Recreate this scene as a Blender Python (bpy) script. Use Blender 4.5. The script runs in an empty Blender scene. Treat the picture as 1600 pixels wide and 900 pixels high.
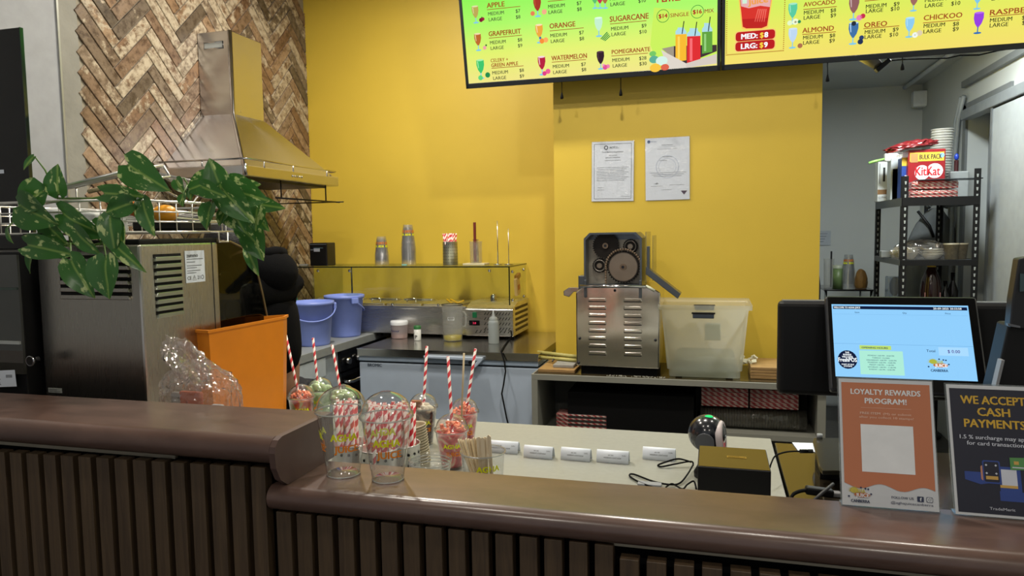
import bpy, bmesh, math, random
from mathutils import Matrix, Vector, Euler
random.seed(7)
PI = math.pi
COL = bpy.context.scene.collection
SC = bpy.context.scene

def lin(h, k=1.0):
    if isinstance(h, str):
        h = h.lstrip('#'); c = [int(h[i:i+2], 16)/255 for i in (0, 2, 4)]
    else: c = list(h)
    return tuple((((x+.055)/1.055)**2.4 if x > .04045 else x/12.92)*k for x in c)+(1,)

# ------------------------------------------------------------ camera
FPX, EYE = 1130.0, 1.5
YAW, PITCH, ROLL = [math.radians(a) for a in (15.67, 4.4, -.875)]
_f = Vector((-math.sin(YAW)*math.cos(PITCH), math.cos(YAW)*math.cos(PITCH), -math.sin(PITCH)))
_r = Vector((math.cos(YAW), math.sin(YAW), 0)); _u = _r.cross(_f)
_R = math.cos(ROLL)*_r+math.sin(ROLL)*_u; _U = -math.sin(ROLL)*_r+math.cos(ROLL)*_u
cam_d = bpy.data.cameras.new('camera'); cam = bpy.data.objects.new('camera', cam_d); COL.objects.link(cam)
cam_d.sensor_width = 36; cam_d.lens = FPX*36/1600; cam_d.clip_start = .05; cam_d.clip_end = 60
m3 = Matrix((_R, _U, -_f)).transposed().to_4x4(); m3.translation = (0, 0, EYE)
cam.matrix_world = m3; SC.camera = cam

def ray(u, v): return _f+_R*((u-800)/FPX)-_U*((v-450)/FPX)
def at(u, v, X=None, Y=None, Z=None):      # where the sight line of a pixel meets a real plane
    d = ray(u, v)
    t = X/d.x if X is not None else Y/d.y if Y is not None else (Z-EYE)/d.z
    return Vector((0, 0, EYE))+d*t

# ------------------------------------------------------------ world, exposure, big lights
W = bpy.data.worlds.new('world'); SC.world = W; W.use_nodes = True
W.node_tree.nodes['Background'].inputs[0].default_value = (.92, .95, 1, 1)
W.node_tree.nodes['Background'].inputs[1].default_value = .34
SC.view_settings.view_transform = 'Standard'; SC.view_settings.look = 'None'
SC.view_settings.exposure = 0.12; SC.view_settings.gamma = 1

def area(name, loc, size, energy, col, rot=(0, 0, 0), spread=180):
    l = bpy.data.lights.new(name, 'AREA'); l.shape = 'DISK'; l.size = size; l.energy = energy; l.color = col
    l.spread = math.radians(spread)
    o = bpy.data.objects.new(name, l); COL.objects.link(o); o.location = loc; o.rotation_euler = rot
    return o
WARM = (1, .93, .82); COOL = (.86, .94, 1)
CEIL = 3.25
DOWN = [(-1.6, 3.2, 40), (-1.45, 1.95, 15), (-.35, 2.35, 25), (.85, 2.35, 9), (-1.0, .6, 6), (.2, .6, 7), (-1.0, -1.3, 14), (.9, -1.3, 12)]
for i, (x, y, e) in enumerate(DOWN): area('downlight_lamp', (x, y, CEIL-.035), .13, e*1.0, WARM)
area('back_room_lamp', (1.0, 4.25, 2.555), .25, 34, (.93, 1, .98))

# ------------------------------------------------------------ materials
MC = {}
def new_mat(name):
    m = bpy.data.materials.new(name); m.use_nodes = True; nt = m.node_tree
    return m, nt, nt.nodes['Principled BSDF']
def N(nt, t, **k):
    n = nt.nodes.new(t)
    for a, b in k.items():
        if a in n.inputs.keys(): n.inputs[a].default_value = b
        else: setattr(n, a, b)
    return n
def ramp(nt, fac, stops):
    r = nt.nodes.new('ShaderNodeValToRGB'); el = r.color_ramp.elements
    while len(el) < len(stops): el.new(.5)
    for e, (p, c) in zip(el, stops): e.position = p; e.color = c
    nt.links.new(fac, r.inputs[0]); return r.outputs[0]
def M(name, col, rough=.5, metal=0, var=.06, scale=20, bump=0, bscale=None, coat=0, stretch=None, sss=0, spec=None):
    """procedural paint/plastic/metal: base colour broken by faint noise, optional relief"""
    key = name
    if key in MC: return MC[key]
    m, nt, p = new_mat(name); c = lin(col)
    tc = nt.nodes.new('ShaderNodeTexCoord'); mp = nt.nodes.new('ShaderNodeMapping')
    nt.links.new(tc.outputs['Object'], mp.inputs[0])
    if stretch: mp.inputs['Scale'].default_value = stretch
    n = N(nt, 'ShaderNodeTexNoise', Scale=scale, Detail=4); nt.links.new(mp.outputs[0], n.inputs['Vector'])
    a = tuple(max(0, x*(1-var)) for x in c[:3])+(1,); b = tuple(x*(1+var) for x in c[:3])+(1,)
    nt.links.new(ramp(nt, n.outputs[0], [(.3, a), (.7, b)]), p.inputs['Base Color'])
    p.inputs['Roughness'].default_value = rough; p.inputs['Metallic'].default_value = metal
    if coat: p.inputs['Coat Weight'].default_value = coat; p.inputs['Coat Roughness'].default_value = .1
    if spec is not None: p.inputs['Specular IOR Level'].default_value = spec
    if bump:
        n2 = N(nt, 'ShaderNodeTexNoise', Scale=bscale or scale*3, Detail=3); nt.links.new(mp.outputs[0], n2.inputs['Vector'])
        bp = N(nt, 'ShaderNodeBump', Strength=bump, Distance=.005); nt.links.new(n2.outputs[0], bp.inputs['Height'])
        nt.links.new(bp.outputs[0], p.inputs['Normal'])
    MC[key] = m; return m
def EM(name, col, s=1.0):
    if name in MC: return MC[name]
    m = bpy.data.materials.new(name); m.use_nodes = True; nt = m.node_tree
    nt.nodes.remove(nt.nodes['Principled BSDF'])
    e = N(nt, 'ShaderNodeEmission'); e.inputs[0].default_value = lin(col); e.inputs[1].default_value = s
    g = N(nt, 'ShaderNodeBsdfGlossy', Roughness=.04); g.inputs[0].default_value = (.035, .035, .035, 1)
    a = N(nt, 'ShaderNodeAddShader'); nt.links.new(e.outputs[0], a.inputs[0]); nt.links.new(g.outputs[0], a.inputs[1])
    nt.links.new(a.outputs[0], nt.nodes['Material Output'].inputs[0]); MC[name] = m; return m
def CLEAR(name, tint='#ffffff', milky=0.0, milk='#ffffff', rough=.05, refl=.5, bump=0, tint2=None):
    """thin clear sheet: lets light straight through, reflects by fresnel, plus a little milkiness"""
    if name in MC: return MC[name]
    m = bpy.data.materials.new(name); m.use_nodes = True; nt = m.node_tree
    nt.nodes.remove(nt.nodes['Principled BSDF'])
    t = N(nt, 'ShaderNodeBsdfTransparent'); t.inputs[0].default_value = lin(tint)
    d = N(nt, 'ShaderNodeBsdfDiffuse'); d.inputs[0].default_value = lin(milk)
    tr = N(nt, 'ShaderNodeBsdfTranslucent'); tr.inputs[0].default_value = lin(milk)
    md = N(nt, 'ShaderNodeMixShader'); md.inputs[0].default_value = .5
    nt.links.new(d.outputs[0], md.inputs[1]); nt.links.new(tr.outputs[0], md.inputs[2])
    mx = N(nt, 'ShaderNodeMixShader'); mx.inputs[0].default_value = milky
    nt.links.new(t.outputs[0], mx.inputs[1]); nt.links.new(md.outputs[0], mx.inputs[2])
    g = N(nt, 'ShaderNodeBsdfGlossy', Roughness=rough); f = N(nt, 'ShaderNodeLayerWeight', Blend=.5)
    pw = N(nt, 'ShaderNodeMath', operation='POWER'); pw.inputs[1].default_value = 3.5; nt.links.new(f.outputs['Facing'], pw.inputs[0])
    mu = N(nt, 'ShaderNodeMath', operation='MULTIPLY_ADD', use_clamp=True); mu.inputs[1].default_value = refl*.9; mu.inputs[2].default_value = refl*.08
    nt.links.new(pw.outputs[0], mu.inputs[0])
    m2 = N(nt, 'ShaderNodeMixShader'); nt.links.new(mu.outputs[0], m2.inputs[0])
    nt.links.new(mx.outputs[0], m2.inputs[1]); nt.links.new(g.outputs[0], m2.inputs[2])
    if bump:
        n2 = N(nt, 'ShaderNodeTexNoise', Scale=bump, Detail=3)
        tc = nt.nodes.new('ShaderNodeTexCoord'); nt.links.new(tc.outputs['Object'], n2.inputs['Vector'])
        bp = N(nt, 'ShaderNodeBump', Strength=.7, Distance=.02); nt.links.new(n2.outputs[0], bp.inputs['Height'])
        nt.links.new(bp.outputs[0], g.inputs['Normal']); nt.links.new(bp.outputs[0], f.inputs['Normal'])
    nt.links.new(m2.outputs[0], nt.nodes['Material Output'].inputs[0]); MC[name] = m; return m
def STEEL(name, col='#b9b6b0', rough=.28, scale=(1, 1, 60), aniso=.5, bump=.15):
    if name in MC: return MC[name]
    m, nt, p = new_mat(name); p.inputs['Metallic'].default_value = 1; p.inputs['Base Color'].default_value = lin(col)
    p.inputs['Anisotropic'].default_value = aniso
    tc = nt.nodes.new('ShaderNodeTexCoord'); mp = nt.nodes.new('ShaderNodeMapping'); mp.inputs['Scale'].default_value = scale
    nt.links.new(tc.outputs['Object'], mp.inputs[0])
    n = N(nt, 'ShaderNodeTexNoise', Scale=9, Detail=5); nt.links.new(mp.outputs[0], n.inputs['Vector'])
    mr = N(nt, 'ShaderNodeMapRange'); mr.inputs['To Min'].default_value = rough*.8; mr.inputs['To Max'].default_value = rough*1.25
    nt.links.new(n.outputs[0], mr.inputs[0]); nt.links.new(mr.outputs[0], p.inputs['Roughness'])
    bp = N(nt, 'ShaderNodeBump', Strength=bump, Distance=.0006); nt.links.new(n.outputs[0], bp.inputs['Height'])
    nt.links.new(bp.outputs[0], p.inputs['Normal']); MC[name] = m; return m
def STRIPE(name, a='#c5202c', b='#f1e6de', k=34.0):
    """candy-striped paper straw: a spiral round the straw's own axis (local Z)"""
    if name in MC: return MC[name]
    m, nt, p = new_mat(name)
    tc = nt.nodes.new('ShaderNodeTexCoord'); sp = nt.nodes.new('ShaderNodeSeparateXYZ'); nt.links.new(tc.outputs['Object'], sp.inputs[0])
    at2 = N(nt, 'ShaderNodeMath', operation='ARCTAN2'); nt.links.new(sp.outputs[1], at2.inputs[0]); nt.links.new(sp.outputs[0], at2.inputs[1])
    d = N(nt, 'ShaderNodeMath', operation='DIVIDE'); nt.links.new(at2.outputs[0], d.inputs[0]); d.inputs[1].default_value = 2*PI
    z = N(nt, 'ShaderNodeMath', operation='MULTIPLY'); nt.links.new(sp.outputs[2], z.inputs[0]); z.inputs[1].default_value = k
    s = N(nt, 'ShaderNodeMath', operation='SUBTRACT'); nt.links.new(z.outputs[0], s.inputs[0]); nt.links.new(d.outputs[0], s.inputs[1])
    fr = N(nt, 'ShaderNodeMath', operation='FRACT'); nt.links.new(s.outputs[0], fr.inputs[0])
    c = ramp(nt, fr.outputs[0], [(0, lin(a)), (.5, lin(b))]); c.node.color_ramp.interpolation = 'CONSTANT'
    nt.links.new(c, p.inputs['Base Color']); p.inputs['Roughness'].default_value = .6
    MC[name] = m; return m

def tile_mat():
    m, nt, p = new_mat('weathered_brick_tile')
    oi = nt.nodes.new('ShaderNodeObjectInfo')
    base = ramp(nt, oi.outputs['Random'], [(0, lin('#5a4d3e')), (.14, lin('#6d6052')), (.3, lin('#886a4e')), (.5, lin('#9b8268')), (.65, lin('#765a44')), (.82, lin('#8f7c68')), (1, lin('#6f6456'))])
    tc = nt.nodes.new('ShaderNodeTexCoord')
    ad = N(nt, 'ShaderNodeVectorMath', operation='ADD'); nt.links.new(tc.outputs['Object'], ad.inputs[0])
    ml = N(nt, 'ShaderNodeVectorMath', operation='SCALE'); cmb = N(nt, 'ShaderNodeCombineXYZ')
    for i in range(3): nt.links.new(oi.outputs['Random'], cmb.inputs[i])
    nt.links.new(cmb.outputs[0], ml.inputs[0]); ml.inputs['Scale'].default_value = 37
    nt.links.new(ml.outputs[0], ad.inputs[1])
    n1 = N(nt, 'ShaderNodeTexNoise', Scale=13, Detail=8, Roughness=.72); nt.links.new(ad.outputs[0], n1.inputs['Vector'])
    n2 = N(nt, 'ShaderNodeTexNoise', Scale=30, Detail=7, Roughness=.7); nt.links.new(ad.outputs[0], n2.inputs['Vector'])
    # how much whitewash is left on a tile differs from tile to tile
    fr = N(nt, 'ShaderNodeMath', operation='MULTIPLY'); nt.links.new(oi.outputs['Random'], fr.inputs[0]); fr.inputs[1].default_value = 17.3
    f2 = N(nt, 'ShaderNodeMath', operation='FRACT'); nt.links.new(fr.outputs[0], f2.inputs[0])
    mr = N(nt, 'ShaderNodeMapRange'); mr.inputs['To Min'].default_value = -.15; mr.inputs['To Max'].default_value = .12; nt.links.new(f2.outputs[0], mr.inputs[0])
    s = N(nt, 'ShaderNodeMath', operation='ADD'); nt.links.new(n1.outputs[0], s.inputs[0]); nt.links.new(mr.outputs[0], s.inputs[1])
    w = ramp(nt, s.outputs[0], [(.5, (0, 0, 0, 1)), (.56, (1, 1, 1, 1))])
    mx = N(nt, 'ShaderNodeMixRGB', blend_type='MIX'); nt.links.new(w, mx.inputs[0]); nt.links.new(base, mx.inputs[1]); mx.inputs[2].default_value = lin('#b5a892')
    dk = ramp(nt, n2.outputs[0], [(.36, lin('#7a604a')), (.55, (1, 1, 1, 1))])
    mu = N(nt, 'ShaderNodeMixRGB', blend_type='MULTIPLY'); mu.inputs[0].default_value = .8
    nt.links.new(mx.outputs[0], mu.inputs[1]); nt.links.new(dk, mu.inputs[2]); nt.links.new(mu.outputs[0], p.inputs['Base Color'])
    p.inputs['Roughness'].default_value = .38
    bp = N(nt, 'ShaderNodeBump', Strength=.5, Distance=.004); nt.links.new(n2.outputs[0], bp.inputs['Height']); nt.links.new(bp.outputs[0], p.inputs['Normal'])
    return m
def wood(name, a, b, rough=.5, stretch=(40, 40, 3), bump=.2, coat=0, rnd=True, scale=3):
    if name in MC: return MC[name]
    m, nt, p = new_mat(name)
    tc = nt.nodes.new('ShaderNodeTexCoord'); mp = nt.nodes.new('ShaderNodeMapping'); mp.inputs['Scale'].default_value = stretch
    nt.links.new(tc.outputs['Object'], mp.inputs[0])
    if rnd:
        oi = nt.nodes.new('ShaderNodeObjectInfo'); cb = N(nt, 'ShaderNodeCombineXYZ')
        mu = N(nt, 'ShaderNodeMath', operation='MULTIPLY'); nt.links.new(oi.outputs['Random'], mu.inputs[0]); mu.inputs[1].default_value = 50
        for i in range(3): nt.links.new(mu.outputs[0], cb.inputs[i])
        nt.links.new(cb.outputs[0], mp.inputs['Location'])
    n = N(nt, 'ShaderNodeTexNoise', Scale=scale, Detail=6, Roughness=.65); n.inputs['Distortion'].default_value = .6
    nt.links.new(mp.outputs[0], n.inputs['Vector'])
    nt.links.new(ramp(nt, n.outputs[0], [(.3, lin(a)), (.7, lin(b))]), p.inputs['Base Color'])
    p.inputs['Roughness'].default_value = rough; p.inputs['Coat Weight'].default_value = coat; p.inputs['Coat Roughness'].default_value = .18
    bp = N(nt, 'ShaderNodeBump', Strength=bump, Distance=.001); nt.links.new(n.outputs[0], bp.inputs['Height']); nt.links.new(bp.outputs[0], p.inputs['Normal'])
    MC[name] = m; return m
def screen_grad(name, stops, z0, z1, s=1.0, axis=1, glow=None):
    m = bpy.data.materials.new(name); m.use_nodes = True; nt = m.node_tree
    nt.nodes.remove(nt.nodes['Principled BSDF'])
    tc = nt.nodes.new('ShaderNodeTexCoord'); sp = nt.nodes.new('ShaderNodeSeparateXYZ'); nt.links.new(tc.outputs['Object'], sp.inputs[0])
    mr = N(nt, 'ShaderNodeMapRange'); mr.inputs['From Min'].default_value = z0; mr.inputs['From Max'].default_value = z1
    nt.links.new(sp.outputs[axis], mr.inputs[0])
    c = ramp(nt, mr.outputs[0], [(p, lin(h)) for p, h in stops])
    e = N(nt, 'ShaderNodeEmission', Strength=s); nt.links.new(c, e.inputs[0])
    g = N(nt, 'ShaderNodeBsdfGlossy', Roughness=.05); g.inputs[0].default_value = (.05, .05, .05, 1)
    a = N(nt, 'ShaderNodeAddShader'); nt.links.new(e.outputs[0], a.inputs[0]); nt.links.new(g.outputs[0], a.inputs[1])
    nt.links.new(a.outputs[0], nt.nodes['Material Output'].inputs[0]); return m

BLACK = M('black_plastic', '#0a0a0c', .5, spec=.35); BLACKM = M('black_matte', '#070708', .85, spec=.2); BLACKG = M('black_gloss', '#0a0a0c', .12)
WHITEP = M('white_plastic', '#d9dcdf', .4); YELLOW = M('yellow_wall_paint', '#d3b53e', .5, var=.03, scale=3, bump=.06, bscale=160)
WHITEW = M('white_wall_paint', '#b9bdbc', .6, var=.03, scale=2, bump=.05, bscale=150)
CONC = M('grey_concrete_render', '#85837a', .7, var=.14, scale=7, bump=.3, bscale=40)
ST = STEEL('brushed_steel', '#cfccc6'); STH = STEEL('hood_steel', '#c9c9ca', .24, (60, 1, 1)); CHR = M('chrome', '#cfcfd2', .12, 1)
STP = STEEL('polished_sheet_steel', '#e2dbd0', .15, (3, 3, 3), 0, .3)
_n = STP.node_tree; _w = N(_n, 'ShaderNodeTexNoise', Scale=7, Detail=0); _n.links.new(_n.nodes['Texture Coordinate'].outputs['Object'], _w.inputs['Vector'])
_b = N(_n, 'ShaderNodeBump', Strength=.22, Distance=.02); _n.links.new(_w.outputs[0], _b.inputs['Height']); _n.links.new(_b.outputs[0], _n.nodes['Principled BSDF'].inputs['Normal'])
PAPER = M('white_paper', '#e6edf8', .6, var=.02)
RED = M('red_print', '#b41f27', .5); DARKM = M('dark_metal', '#34353a', .4, .8)

# ------------------------------------------------------------ mesh building
class MB:
    def __init__(s): s.bm = bmesh.new(); s.n = 0
    def fin(s, mi, smooth=False):
        for f in s.bm.faces:
            if not f.tag: f.material_index = mi; f.smooth = smooth; f.tag = True
        return s
    def box(s, cx, cy, cz, sx, sy, sz, mi=0, bev=0, rot=None, seg=2, smooth=False):
        vs = bmesh.ops.create_cube(s.bm, size=1)['verts']
        mt = Matrix.Translation((cx, cy, cz))
        if rot: mt = mt@Euler(rot).to_matrix().to_4x4()
        mt = mt@Matrix.Diagonal((sx, sy, sz, 1))
        bmesh.ops.transform(s.bm, matrix=mt, verts=vs)
        if bev:
            es = list({e for v in vs for e in v.link_edges})
            bmesh.ops.bevel(s.bm, geom=es, offset=bev, segments=seg, profile=.5, affect='EDGES')
        return s.fin(mi, smooth)
    def bx(s, x0, x1, y0, y1, z0, z1, mi=0, bev=0, **k):
        return s.box((x0+x1)/2, (y0+y1)/2, (z0+z1)/2, abs(x1-x0), abs(y1-y0), abs(z1-z0), mi, bev, **k)
    def cyl(s, a, b, r0, r1=None, seg=16, mi=0, caps=True, smooth=True):
        a, b = Vector(a), Vector(b); r1 = r0 if r1 is None else r1; d = b-a
        q = d.to_track_quat('Z', 'Y').to_matrix().to_4x4(); mt = Matrix.Translation((a+b)/2)@q
        bmesh.ops.create_cone(s.bm, cap_ends=caps, segments=seg, radius1=r0, radius2=r1, depth=d.length, matrix=mt)
        s.fin(mi, smooth)
        if caps:
            for f in s.bm.faces:
                if len(f.verts) == seg and seg > 4: f.smooth = False
        return s
    def lathe(s, prof, seg=32, mi=0, c=(0, 0, 0), mt=None, smooth=True):
        rings = []
        mt = mt or Matrix.Translation(c)
        for r, z in prof:
            if r < 1e-6: rings.append([s.bm.verts.new(mt@Vector((0, 0, z)))])
            else: rings.append([s.bm.verts.new(mt@Vector((r*math.cos(2*PI*i/seg), r*math.sin(2*PI*i/seg), z))) for i in range(seg)])
        for a, b in zip(rings, rings[1:]):
            for i in range(seg):
                j = (i+1) % seg
                if len(a) == 1 and len(b) == 1: continue
                if len(a) == 1: s.bm.faces.new((a[0], b[j], b[i]))
                elif len(b) == 1: s.bm.faces.new((a[i], a[j], b[0]))
                else: s.bm.faces.new((a[i], a[j], b[j], b[i]))
        return s.fin(mi, smooth)
    def tube(s, pts, r, seg=8, mi=0, closed=False, caps=True):
        pts = [Vector(p) for p in pts]; n = len(pts); rings = []; up = None
        rr = r if isinstance(r, (list, tuple)) else [r]*n
        for i in range(n):
            if closed: d = pts[(i+1) % n]-pts[i-1]
            else: d = pts[min(i+1, n-1)]-pts[max(i-1, 0)]
            d.normalize()
            if up is None: up = Vector((0, 0, 1)) if abs(d.z) < .9 else Vector((1, 0, 0))
            x = up.cross(d)
            if x.length < 1e-4: x = Vector((1, 0, 0)).cross(d)
            x.normalize(); up = d.cross(x)
            rings.append([s.bm.verts.new(pts[i]+(x*math.cos(2*PI*k/seg)+up*math.sin(2*PI*k/seg))*rr[i]) for k in range(seg)])
        pr = list(zip(rings, rings[1:]))+([(rings[-1], rings[0])] if closed else [])
        for a, b in pr:
            for k in range(seg):
                j = (k+1) % seg; s.bm.faces.new((a[k], a[j], b[j], b[k]))
        if caps and not closed:
            s.bm.faces.new(rings[0][::-1]); s.bm.faces.new(rings[-1])
        return s.fin(mi, True)
    def prism(s, poly, a, b, plane='XY', mi=0, bev=0, smooth=False):
        """extrude a 2-D outline; plane XY -> along Z, YZ -> along X, XZ -> along Y"""
        def P(p, t): return {'XY': (p[0], p[1], t), 'YZ': (t, p[0], p[1]), 'XZ': (p[0], t, p[1])}[plane]
        v0 = [s.bm.verts.new(P(p, a)) for p in poly]; v1 = [s.bm.verts.new(P(p, b)) for p in poly]
        fs = [s.bm.faces.new(v0), s.bm.faces.new(v1)]
        for i in range(len(poly)):
            j = (i+1) % len(poly); fs.append(s.bm.faces.new((v0[i], v0[j], v1[j], v1[i])))
        bmesh.ops.recalc_face_normals(s.bm, faces=fs)
        if bev:
            bmesh.ops.bevel(s.bm, geom=list({e for v in v0+v1 for e in v.link_edges}), offset=bev, segments=2, profile=.5, affect='EDGES')
        return s.fin(mi, smooth)
    def poly(s, pts, mi=0):
        s.bm.faces.new([s.bm.verts.new(p) for p in pts]); return s.fin(mi)
    def ball(s, c, r, seg=16, mi=0, scale=(1, 1, 1), rot=None):
        mt = Matrix.Translation(c)
        if rot: mt = mt@Euler(rot).to_matrix().to_4x4()
        mt = mt@Matrix.Diagonal((*scale, 1))
        bmesh.ops.create_uvsphere(s.bm, u_segments=seg, v_segments=max(6, seg*2//3), radius=r, matrix=mt)
        return s.fin(mi, True)
    def xf(s, mt): bmesh.ops.transform(s.bm, matrix=mt, verts=s.bm.verts[:]); return s
    def obj(s, name, mats, parent=None, loc=None, rot=None, scale=None):
        me = bpy.data.meshes.new(name)
        bmesh.ops.recalc_face_normals(s.bm, faces=s.bm.faces[:]) if s.n == 0 else None
        s.bm.to_mesh(me); s.bm.free()
        for m in (mats if isinstance(mats, (list, tuple)) else [mats]): me.materials.append(m)
        o = bpy.data.objects.new(name, me); COL.objects.link(o)
        if parent: o.parent = parent
        if loc is not None: o.location = loc
        if rot is not None: o.rotation_euler = rot
        return o
class Flat(MB):          # flat print, built in its own XY plane
    def __init__(s): super().__init__(); s.n = 1
    def rect(s, x0, y0, x1, y1, mi=0, z=0): return s.poly([(x0, y0, z), (x1, y0, z), (x1, y1, z), (x0, y1, z)], mi)
    def pg(s, pts, mi=0, z=0): return s.poly([(x, y, z) for x, y in pts], mi)
    def disc(s, x, y, rx, ry=None, mi=0, z=0, n=20, a0=0, a1=2*PI):
        ry = ry or rx; k = n if abs(a1-a0-2*PI) < 1e-6 else n+1
        return s.pg([(x+rx*math.cos(a0+(a1-a0)*i/n), y+ry*math.sin(a0+(a1-a0)*i/n)) for i in range(k)], mi, z)
    def ring(s, x, y, r, w, mi=0, z=0, n=28):
        for i in range(n):
            a, b = 2*PI*i/n, 2*PI*(i+1)/n
            s.pg([(x+r*math.cos(a), y+r*math.sin(a)), (x+r*math.cos(b), y+r*math.sin(b)), (x+(r-w)*math.cos(b), y+(r-w)*math.sin(b)), (x+(r-w)*math.cos(a), y+(r-w)*math.sin(a))], mi, z)
        return s
    def rrect(s, x0, y0, x1, y1, r, mi=0, z=0):
        pts = []
        for cx, cy, a in ((x1-r, y1-r, 0), (x0+r, y1-r, PI/2), (x0+r, y0+r, PI), (x1-r, y0+r, 1.5*PI)):
            pts += [(cx+r*math.cos(a+PI/2*i/4), cy+r*math.sin(a+PI/2*i/4)) for i in range(5)]
        return s.pg(pts, mi, z)
    def text(s, t, x, y, cap, mi=0, bold=0, al='L', width=None, z=.0004, rot=0, flip=False):
        cu = bpy.data.curves.new('t', 'FONT'); cu.body = t; cu.size = cap/.7; cu.resolution_u = 2
        cu.fill_mode = 'FRONT'
        ob = bpy.data.objects.new('t', cu); me = bpy.data.meshes.new_from_object(ob)
        xs = [v.co.x for v in me.vertices]
        if not xs: return s
        x0, x1 = min(xs), max(xs); k = (width/(x1-x0)) if width else 1
        w = (x1-x0)*k; ox = {'L': 0, 'C': -w/2, 'R': -w}[al]
        c, sn = math.cos(rot), math.sin(rot)
        for ci, (sx_, sy_) in enumerate(((-.65, -.3), (.65, -.3), (-.65, .3), (.65, .3)) if bold >= .05 else ((-.7, 0), (.7, 0)) if bold else ((0, 0),)):
            vm = []
            for v in me.vertices:
                a, b = (v.co.x-x0)*k+ox+sx_*bold*cap, v.co.y+sy_*bold*cap
                vm.append(s.bm.verts.new((x+a*c-b*sn, y+a*sn+b*c, z+ci*.00006)))
            for p in me.polygons:
                try: s.bm.faces.new([vm[i] for i in p.vertices])
                except ValueError: pass
        bpy.data.objects.remove(ob); bpy.data.meshes.remove(me); bpy.data.curves.remove(cu)
        return s.fin(mi)

def tag(o, label=None, cat=None, group=None, kind=None):
    for k, v in (('label', label), ('category', cat), ('group', group), ('kind', kind)):
        if v: o[k] = v
    return o
def thing(name, label, cat, loc=(0, 0, 0), rz=0, group=None):
    o = bpy.data.objects.new(name, None); COL.objects.link(o); o.location = loc; o.rotation_euler = (0, 0, rz)
    o.empty_display_size = .05
    return tag(o, label, cat, group)
def dup(o, loc=None, rot=None, label=None, parent=None):
    c = o.copy(); COL.objects.link(c)
    if parent: c.parent = parent
    for ch in o.children: dup(ch, parent=c)
    if loc is not None: c.location = loc
    if rot is not None: c.rotation_euler = rot
    if label: c['label'] = label
    return c
def S(o): o['kind'] = 'structure'; return o
def along(a, b):   # rotation that takes local +Z to the direction a->b
    return (Vector(b)-Vector(a)).to_track_quat('Z', 'Y').to_euler()
UP = (PI/2, 0, 0)   # turns a Flat so that it faces the camera side (-Y)

# ============================================================ SETTING
XL, YB, YC = -2.68, 4.45, 3.85       # left wall, yellow back wall, yellow column front
CX0, CX1 = -.835, .50
S(MB().bx(XL-.1, 1.75, -2.6, 6.6, -.06, 0).obj('floor', M('dark_vinyl_floor', '#3a3835', .35, var=.2, scale=30)))
S(MB().bx(XL-.1, 1.75, -2.6, YC+.7, CEIL, CEIL+.06).obj('ceiling', M('dark_ceiling_paint', '#a8a49a', .8)))
S(MB().bx(CX1, 1.75, YC+.25, 6.6, 2.62, 2.68).obj('ceiling_back_room', WHITEW))
S(MB().bx(CX1, 1.75, YC+.19, YC+.25, 2.56, CEIL).obj('wall_bulkhead', WHITEW))
wl = S(MB().bx(XL-.1, XL, -2.6, YB, 0, CEIL).obj('wall_left', M('tile_grout_render', '#8f8776', .8, var=.1, scale=9, bump=.3, bscale=60)))
MB().bx(XL, XL+.004, -2.6, 2.50, 0, CEIL).obj('painted_panel', M('grey_white_paint', '#94969a', .6), wl)
MB().bx(XL, XL+.006, 2.50, 2.60, .0, CEIL).obj('rendered_strip', CONC, wl)
S(MB().bx(XL, XL+.012, 2.494, 2.503, 0, CEIL).obj('trim_1', M('aluminium_edge', '#a8a8a2', .4, .7)))
S(MB().bx(XL-.1, CX0+.02, YB, YB+.1, 0, CEIL).obj('wall_back', YELLOW))
S(MB().bx(CX0, CX1, YC, YB+.1, 0, CEIL).obj('wall_column', YELLOW))
S(MB().bx(CX1-.05, 1.75, 6.5, 6.6, 0, 2.68).obj('wall_back_room', WHITEW))
S(MB().bx(CX1-.06, CX1-.001, YB+.1, 6.5, 0, 2.68).obj('wall_passage', WHITEW))
WR = 1.585
wr = S(MB().bx(WR, WR+.12, -2.6, 3.9, 0, CEIL).bx(WR, WR+.12, 3.9, 4.72, 0, CEIL).bx(WR, WR+.12, 4.72, 5.4, 2.22, 2.68).bx(WR, WR+.12, 5.4, 6.5, 0, 2.68).obj('wall_right', WHITEW))

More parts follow.
